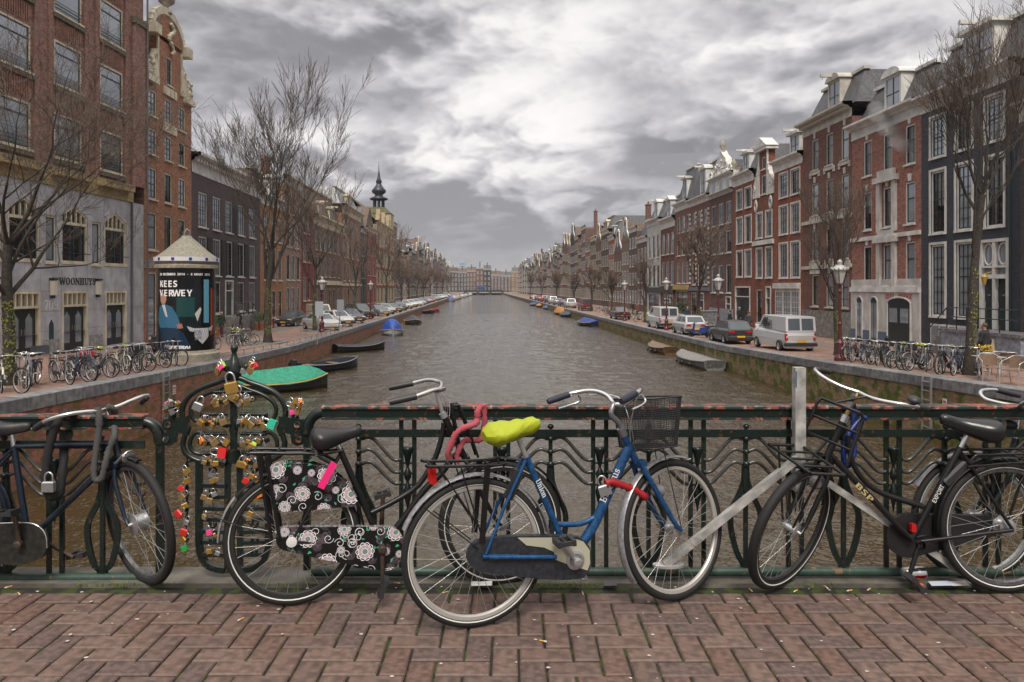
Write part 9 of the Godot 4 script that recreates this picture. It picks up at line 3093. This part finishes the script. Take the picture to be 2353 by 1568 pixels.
func person(label: String, at: Vector3, yaw: float, stride: float, coat: Array, legs: Array, hair: Array, h := 1.0, bend := 0.0) -> void:
	var key := "person%.2f%.2f" % [stride, bend]
	if not cache.has(key):
		var hip := V(0, 0.93, 0)
		var ch := V(bend * 0.5, 1.36, 0)
		var nk := V(bend * 0.75, 1.5, 0)
		var hd := V(bend * 0.9 + 0.02, 1.64, 0)
		var body := [[hip, ch, 0.13, 0.14], [ch, nk, 0.1, 0.055], [nk, hd - V(0, 0.04, 0), 0.052, 0.06], [hd, hd + V(0.01, 0.05, 0), 0.092, 0.095], [hd + V(0.085, -0.005, 0), hd + V(0.105, -0.03, 0), 0.012, 0.018], [hd + V(0.05, -0.08, 0), hd + V(0.07, -0.085, 0), 0.035, 0.02]]
		var ct := [[hip - V(0, 0.12, 0), hip + V(0, 0.1, 0), 0.175, 0.16], [hip, ch, 0.155, 0.165], [ch + V(0, 0.02, 0.13), ch + V(0, 0.02, -0.13), 0.085, 0.085], [ch, nk - V(0, 0.03, 0), 0.13, 0.075]]
		var lg := []
		for s in [-1.0, 1.0]:
			var kn: Vector3 = V(stride * s * 0.5 + 0.04 * absf(stride), 0.5, s * 0.09)
			var an: Vector3 = V(stride * s, 0.09, s * 0.085)
			lg.append_array([[hip + V(0, -0.03, s * 0.085), kn, 0.095, 0.065], [kn, an, 0.062, 0.05]])
			body.append_array([[hip + V(0, -0.03, s * 0.085), kn, 0.07, 0.05], [kn, an, 0.05, 0.035], [an - V(0.04, 0.045, 0), an + V(0.15, -0.055, s * 0.01), 0.045, 0.035]])
			var sh := ch + V(0, 0.04, s * 0.19)
			var el := sh + V(-stride * s * 0.45 - 0.02 + bend * 0.4, -0.28, s * 0.05)
			var wr := el + V(0.07 - stride * s * 0.3 + bend, -0.24 + bend * 0.4, 0)
			ct.append_array([[sh, el, 0.062, 0.055], [el, wr, 0.054, 0.042]])
			body.append_array([[sh, el, 0.045, 0.04], [el, wr, 0.036, 0.026], [wr, wr + V(0.012, -0.07, 0), 0.026, 0.036]])
			for q in 4: body.append([wr + V(0.035 - q * 0.02, -0.08, 0), wr + V(0.045 - q * 0.02, -0.155 + absf(q - 1.5) * 0.012, -s * 0.015), 0.010, 0.008])
			body.append([wr + V(0.03, -0.03, 0), wr + V(0.06, -0.09, -s * 0.02), 0.012, 0.009])
		cache[key] = [sdf_mesh(body, 0.022, 0.03), sdf_mesh(ct, 0.03, 0.05), sdf_mesh(lg, 0.03, 0.03), hd]
	var C: Array = cache[key]
	var o := thing("person", label, "person", Transform3D(Basis(Vector3.UP, yaw) * Basis.from_scale(Vector3.ONE * h), at), "people on the quays")
	part("body", C[0], mc("skin", 0.45, 0.26, 0.19, 0.6), o)
	part("coat", C[1], mc("coat %.2f %.2f %.2f" % coat, coat[0], coat[1], coat[2], 0.8, 0, "fine", 4.0), o)
	part("trousers", C[2], mc("trousers %.2f %.2f %.2f" % legs, legs[0], legs[1], legs[2], 0.85, 0, "fine", 4.0), o)
	var m := MB.new()
	m.ball(C[3] + V(-0.025, 0.055, 0), V(0.108, 0.1, 0.104), 12, 8)
	part("hair", m, mc("hair %.2f %.2f %.2f" % hair, hair[0], hair[1], hair[2], 0.7), o)
	m = MB.new()
	for s in [-1.0, 1.0]:
		m.ball(C[3] + V(0.088, 0.02, s * 0.034), V(0.012, 0.01, 0.015), 6, 4)
		m.ball(C[3] + V(0.0, 0.0, s * 0.1), V(0.02, 0.03, 0.012), 6, 4)
	stuff(part("eyes_and_ears", m, mc("eye dark", 0.06, 0.04, 0.035, 0.4), o))
func people() -> void:
	var bk := [0.02, 0.02, 0.024]
	person("person in black coat and glasses walking on the right quay beside the mossy tree", P(2262, 0, 27.0) * V(1, 0, 1) + V(0, street(27.0), 0), 2.2, 0.16, bk, [0.03, 0.035, 0.05], [0.06, 0.04, 0.03])
	person("person in navy jumper and blue jeans at the white framed entrance, seen from behind", P(1699, 0, 69.5) * V(1, 0, 1) + V(0, street(69.5), 0), 0.2, 0.05, [0.015, 0.02, 0.045], [0.05, 0.10, 0.22], [0.3, 0.28, 0.26], 1.03)
	person("person in dark jacket with fair hair walking left of the tallest tree", on_quay(-1, 8.2, 56.0), -1.0, 0.2, bk, [0.05, 0.06, 0.09], [0.3, 0.17, 0.08])
	person("person in black pushing a grey pram beside the brown house's steps", on_quay(-1, 8.0, 59.5), 2.6, 0.16, bk, bk, [0.25, 0.16, 0.09], 1.0, 0.12)
	person("person in dark coat passing behind the tallest bare tree", on_quay(-1, 6.4, 61.5), -1.4, 0.2, bk, [0.3, 0.32, 0.35], [0.08, 0.05, 0.03])
	var r := [[6.2, 58.5, "person in brown coat at the right quay tree before the striped house", [0.05, 0.035, 0.03]], [6.0, 57.8, "person in grey jacket with backpack before the striped house", [0.06, 0.06, 0.065]], [5.6, 61.0, "person in black leaning over the bicycles before the striped house", bk], [6.5, 72.0, "person in red jacket outside the ochre shop", [0.3, 0.03, 0.03]], [6.0, 75.0, "person in blue coat outside the ochre shop", [0.03, 0.05, 0.12]], [6.8, 78.0, "person in black outside the black shop front", bk], [5.5, 97.0, "person in rust coloured coat past the white house", [0.2, 0.08, 0.03]], [5.8, 101.0, "person in dark coat past the white house", bk]]
	for i in r.size(): person(r[i][2], on_quay(1, r[i][0], r[i][1]), i * 1.3, [0.16, 0.05, 0.2][i % 3], r[i][3], [0.03, 0.035, 0.05], [0.05, 0.035, 0.025], 0.98)
	var m := MB.new()
	var o := thing("pram", "grey hooded pram pushed by the person in black", "pram", rot(2.6, on_quay(-1, 8.0, 59.5) + V(-0.75, 0, -0.3)))
	m.lathe([W(0.0, 0.5), W(0.22, 0.52), W(0.3, 0.7), W(0.3, 0.75)], 10)
	m.lathe([W(0.31, 0.72), W(0.28, 0.95), W(0.15, 1.08), W(0, 1.1)], 10, Transform3D(), true, 0.0, PI)
	part("hood", m, mc("pram cloth", 0.25, 0.25, 0.26, 0.8), o)
	m = MB.new()
	for s in [-0.25, 0.25]:
		m.tube([V(-0.3, 0.15, s), V(0.3, 0.5, s), V(-0.55, 1.0, s)], 0.015, 5)
		for x in [-0.3, 0.3]: m.lathe([W(0.03, -0.02), W(0.13, -0.02), W(0.13, 0.02), W(0.03, 0.02)], 12, Transform3D(Basis(Vector3.RIGHT, PI / 2), V(x, 0.13, s)))
	part("chassis", m, blackp(), o)
func chair(label: String, at: Vector3, yaw: float) -> void:
	var o := thing("terrace_chair", label, "chair", rot(yaw, at), "terrace chairs on the right quay")
	var wk := mc("brown wicker", 0.21, 0.135, 0.085, 0.75, 0, "roadbrick", 2.0)
	var m := MB.new()
	m.cbox(V(0, 0.44, 0), V(0.46, 0.03, 0.46), 0.012)
	part("seat", m, wk, o)
	m = MB.new()
	var a := []
	var b := []
	for k in 9:
		var t := -1.0 + k * 0.25
		a.append(V(-0.24 + 0.07 * t * t, 0.48, t * 0.23)); b.append(V(-0.31 + 0.1 * t * t, 0.82, t * 0.25))
	for k in 8: m.quad(a[k], a[k + 1], b[k + 1], b[k])
	part("backrest", m, wk, o)
	for s in [-1.0, 1.0]:
		m = MB.new()
		m.tube([V(0.27, 0, s * 0.27), V(0.2, 0.62, s * 0.26)], 0.014, 7)
		part("leg", m, alu(), o)
		m = MB.new()
		m.tube([V(-0.33, 0, s * 0.27), V(-0.16, 0.46, s * 0.25)], 0.014, 7)
		part("leg", m, alu(), o)
	m = MB.new()
	m.tube(curve([V(0.2, 0.62, -0.26), V(0.12, 0.68, -0.28), V(-0.12, 0.74, -0.28), V(-0.3, 0.84, -0.18), V(-0.33, 0.85, 0), V(-0.3, 0.84, 0.18), V(-0.12, 0.74, 0.28), V(0.12, 0.68, 0.28), V(0.2, 0.62, 0.26)], 3), 0.015, 7)
	part("arm_frame", m, alu(), o)
func street_things() -> void:
	poster_column()
	lantern("crown lantern on oxblood post before the tall dark brown brick house", on_quay(1, 1.0, 32.8))
	lantern("crown lantern on oxblood post beside the grey cabinet and orange brick houses", on_quay(1, 1.0, 49.6))
	lantern("crown lantern between the striped brick house and the silver fastback", on_quay(1, 1.0, 63.5))
	lantern("crown lantern past the white panel van on the right quay", on_quay(1, 1.0, 82.0))
	lantern("crown lantern on the left quay beside the silver grey saloon", on_quay(-1, 1.4, 59.8))
	lantern("crown lantern on the left quay behind the dark SUV", on_quay(-1, 1.4, 86.0))
	var c := [[2215, 27.5, 4.0, "left of the table"], [2275, 23.2, 4.4, "in front of the table, with its back to the bridge"], [2330, 22.0, 3.6, "right of the table, cut by the picture's edge"], [2318, 24.6, 1.0, "behind the table"]]
	for q in c: chair("aluminium and brown wicker chair %s" % q[3], V((q[0] - 1176.5) * q[1] / F, street(q[1]), -q[1] + (2.0 if q[1] > 27 else 0.0)), q[2])
	var tx := T(V(15.4, street(23.9), -23.9))
	var o := thing("terrace_table", "small square terrace table among the wicker chairs", "table", tx)
	var m := MB.new()
	m.cbox(V(0, 0.73, 0), V(0.7, 0.03, 0.7), 0.01)
	part("table_top", m, mc("grey table", 0.3, 0.29, 0.28, 0.4), o)
	m = MB.new()
	m.tube([V(0, 0, 0), V(0, 0.72, 0)], 0.03, 8)
	m.lathe([W(0.25, 0), W(0.25, 0.02), W(0, 0.05)], 12)
	part("pedestal", m, alu(), o)
	o = thing("flower_pot", "pot of yellow and orange flowers on the terrace table", "flowers", tx.translated(V(-0.1, 0.745, 0)))
	m = MB.new()
	m.lathe([W(0.06, 0), W(0.09, 0.14), W(0.07, 0.14), W(0, 0.1)], 10)
	part("pot", m, mc("pale pot", 0.5, 0.48, 0.45, 0.6), o)
	rng.seed = 4
	m = MB.new()
	var fl := MB.new()
	for i in 46:
		var p := V(R(-0.2, 0.2), 0.16 + R(0, 0.2), R(-0.2, 0.2))
		m.tri(V(0, 0.12, 0), p + V(0.02, 0, 0), p)
		fl.ball(p, V(0.028, 0.02, 0.028), 5, 3)
	stuff(part("leaves", m, mc("leaf green", 0.05, 0.12, 0.02, 0.8), o))
	stuff(part("blossoms", fl, mc("yellow blossom", 0.7, 0.38, 0.02, 0.7), o))
	for q in [[-1, 26.7, "left"], [1, 24.6, "right"]]:
		var x: float = wall_x(q[0], q[1]) - q[0] * 0.09
		o = thing("quay_ladder", "steel ladder fixed to the %s quay wall" % ("red brick" if q[0] < 0 else "mossy"), "ladder", Transform3D(Basis(Vector3.UP, SLANT * -1.0), V(x, 0, -q[1])))
		for s in [-0.24, 0.24]:
			m = MB.new()
			m.bx(-0.03, 0.03, -3.6, street(q[1]) + 0.04, s - 0.025, s + 0.025)
			part("stile", m, mats["galvanised steel"], o)
		m = MB.new()
		m.tube([V(0, 0, -0.24), V(0, 0, 0.24)], 0.016, 6)
		var rm := m.mesh(mats["galvanised steel"])
		for k in 7: inst("rung", rm, o, T(V(0, street(q[1]) - 0.15 - k * 0.3, 0)))
		var sg := thing("wall_notice", "small white notice on the wall beside the %s ladder" % ("left" if q[0] < 0 else "right"), "sign", T(V(wall_x(q[0], q[1] + 0.85 * -q[0]) - q[0] * 0.02, street(q[1]) - 0.75, -q[1] - 0.85 * (1 if q[0] < 0 else -1))))
		m = MB.new()
		m.box(Vector3.ZERO, V(0.012, 0.34, 0.24))
		part("plate", m, mats["white enamel"], sg)
		m = MB.new()
		for k in [[0.07, 0.12], [-0.02, 0.05], [-0.1, 0.05]]: m.box(V(-q[0] * 0.008, k[0], 0), V(0.008, k[1] * 0.5, 0.15))
		part("print", m, mc("red print", 0.4, 0.05, 0.05, 0.5), sg)
	m = MB.new()
	o = thing("edge_rail", "low white pipe rail along the edge of the left quay", "railing")
	var last := Vector3.ZERO
	for k in 34:
		var p := on_quay(-1, 0.15, 33.0 + k * 1.6) + V(0, 0.02, 0)
		var ps := MB.new()
		ps.tube([p, p + V(0, 0.3, 0)], 0.022, 5)
		part("post", ps, mats["galvanised steel"], o)
		if k: m.tube([last + V(0, 0.3, 0), p + V(0, 0.3, 0)], 0.026, 6)
		last = p
	part("rail", m, mats["galvanised steel"], o)
	for q in [[729, 786, 46.5, "first"], [778, 770, 55.0, "second"]]:
		o = thing("sign_board", "grey parking sign board on a leaning pole, %s along the left quay" % q[3], "sign", T(P(q[0], q[1], q[2]) * V(1, 0, 1) + V(0, street(q[2]), 0)))
		m = MB.new()
		m.tube([V(0, 0, 0), V(0.15, 2.6, 0)], 0.035, 7)
		part("pole", m, mats["galvanised steel"], o)
		m = MB.new()
		m.cbox(V(0.14, 2.25, 0.05), V(0.5, 0.9, 0.03), 0.01)
		part("board", m, mc("board back", 0.33, 0.36, 0.40, 0.4, 0.2), o)
	m = MB.new()
	m.cbox(V(0, 0.75, 0), V(1.5, 1.5, 0.9), 0.05)
	m.cbox(V(0, 1.56, 0), V(1.62, 0.12, 1.0), 0.04)
	solo("switch_cabinet", m, mc("cabinet grey", 0.22, 0.23, 0.24, 0.5, 0, "noise", 0.6), "grey electricity cabinet beside the orange brick houses' entrance", "cabinet", "", rot(0.0, on_quay(1, 5.4, 66.0)))
	for q in [[1, 6.4, 76.5, "clipped"], [1, 6.4, 81.0, "round"], [-1, 7.4, 63.0, "straggling"], [-1, 8.4, 55.0, "low dark"], [-1, 8.0, 125.0, "tall ivy-like"]]:
		o = thing("planter", "%s green shrub in a tub on the %s quay" % [q[3], "right" if q[0] > 0 else "left"], "plant", T(on_quay(q[0], q[1], q[2])))
		m = MB.new()
		m.lathe([W(0.3, 0), W(0.42, 0.6), W(0.36, 0.6), W(0, 0.5)], 12)
		part("tub", m, mc("terracotta", 0.35, 0.12, 0.05, 0.8), o)
		m = MB.new()
		var hh := 4.0 if q[2] > 100 else 1.3 if q[0] > 0 else 0.7
		for i in 900:
			var d := V(R(-1, 1), R(-1, 1), R(-1, 1))
			if d.length() > 1: continue
			var p := V(0, 0.7 + hh * 0.6, 0) + d * V(0.75, hh * 0.6, 0.75)
			var t := V(R(-1, 1), R(-1, 1), R(-1, 1)) * 0.09
			m.tri(p, p + t, p + t.cross(d).normalized() * 0.08)
		stuff(part("foliage", m, mc("shrub green", 0.035, 0.075, 0.02, 0.8), o))
	scooter("black scooter standing left of the poster column by the orange brown house", on_quay(-1, 5.2, 38.0), -0.9, [0.02, 0.02, 0.022])
	scooter("blue scooter behind the dark estate car", on_quay(1, 0.9, 53.5), 2.6, [0.015, 0.04, 0.17])
	scooter("black motor scooter before the white plaster house", on_quay(1, 3.6, 33.0), 2.9, [0.02, 0.02, 0.022])
	scooter("dark motor scooter among the bicycles behind the estate car", on_quay(1, 2.6, 51.5), 2.2, [0.03, 0.03, 0.032])
	var bm := MB.new()
	bm.lathe([W(0.1, 0), W(0.1, 0.1), W(0.07, 0.15), W(0.06, 0.75), W(0.08, 0.8), W(0.05, 0.9), W(0, 0.92)], 9)
	var bmm := bm.mesh(mats["oxblood iron"])
	for i in 14: tag(inst(numbered("bollard"), bmm, self, T(on_quay(-1, 7.3, 47.0 + i * 2.2))), "oxblood iron bollard along the left pavement, %s from the bridge" % ["first", "second", "third", "fourth", "fifth", "sixth", "seventh", "eighth", "ninth", "tenth", "eleventh", "twelfth", "thirteenth", "fourteenth"][i], "bollard", "bollards on the left pavement")
	for i in 12:
		var q := [2030 + i * 6.5 + R(-8, 8), 258 + i * 7.0 + R(-12, 12), 45.8 - i * 0.22, R(0.5, 1.0)]
		var fv := FogVolume.new()
		fv.name = numbered("steam")
		fv.shape = RenderingServer.FOG_VOLUME_SHAPE_ELLIPSOID
		fv.size = V(1.6, 1.1, 1.4) * q[3]
		var fmm := FogMaterial.new()
		fmm.density = 0.3; fmm.albedo = Color(0.95, 0.95, 0.95)
		fv.material = fmm
		add_child(fv)
		fv.position = P(q[0], q[1], q[2]) + V(-0.6, 0, 0.3)
		tag(fv, "wisp of white steam at the pink brick house's cornice", "steam", "steam wisps")
		fv.set_meta("kind", "stuff")
func _ready() -> void:
	make_textures()
	begin()
	setting()
	near_houses()
	far_rows()
	end_row()
	brick_deck()
	rails()
	bikes()
	trees()
	cars()
	boats()
	more_bikes()
	people()
	street_things()
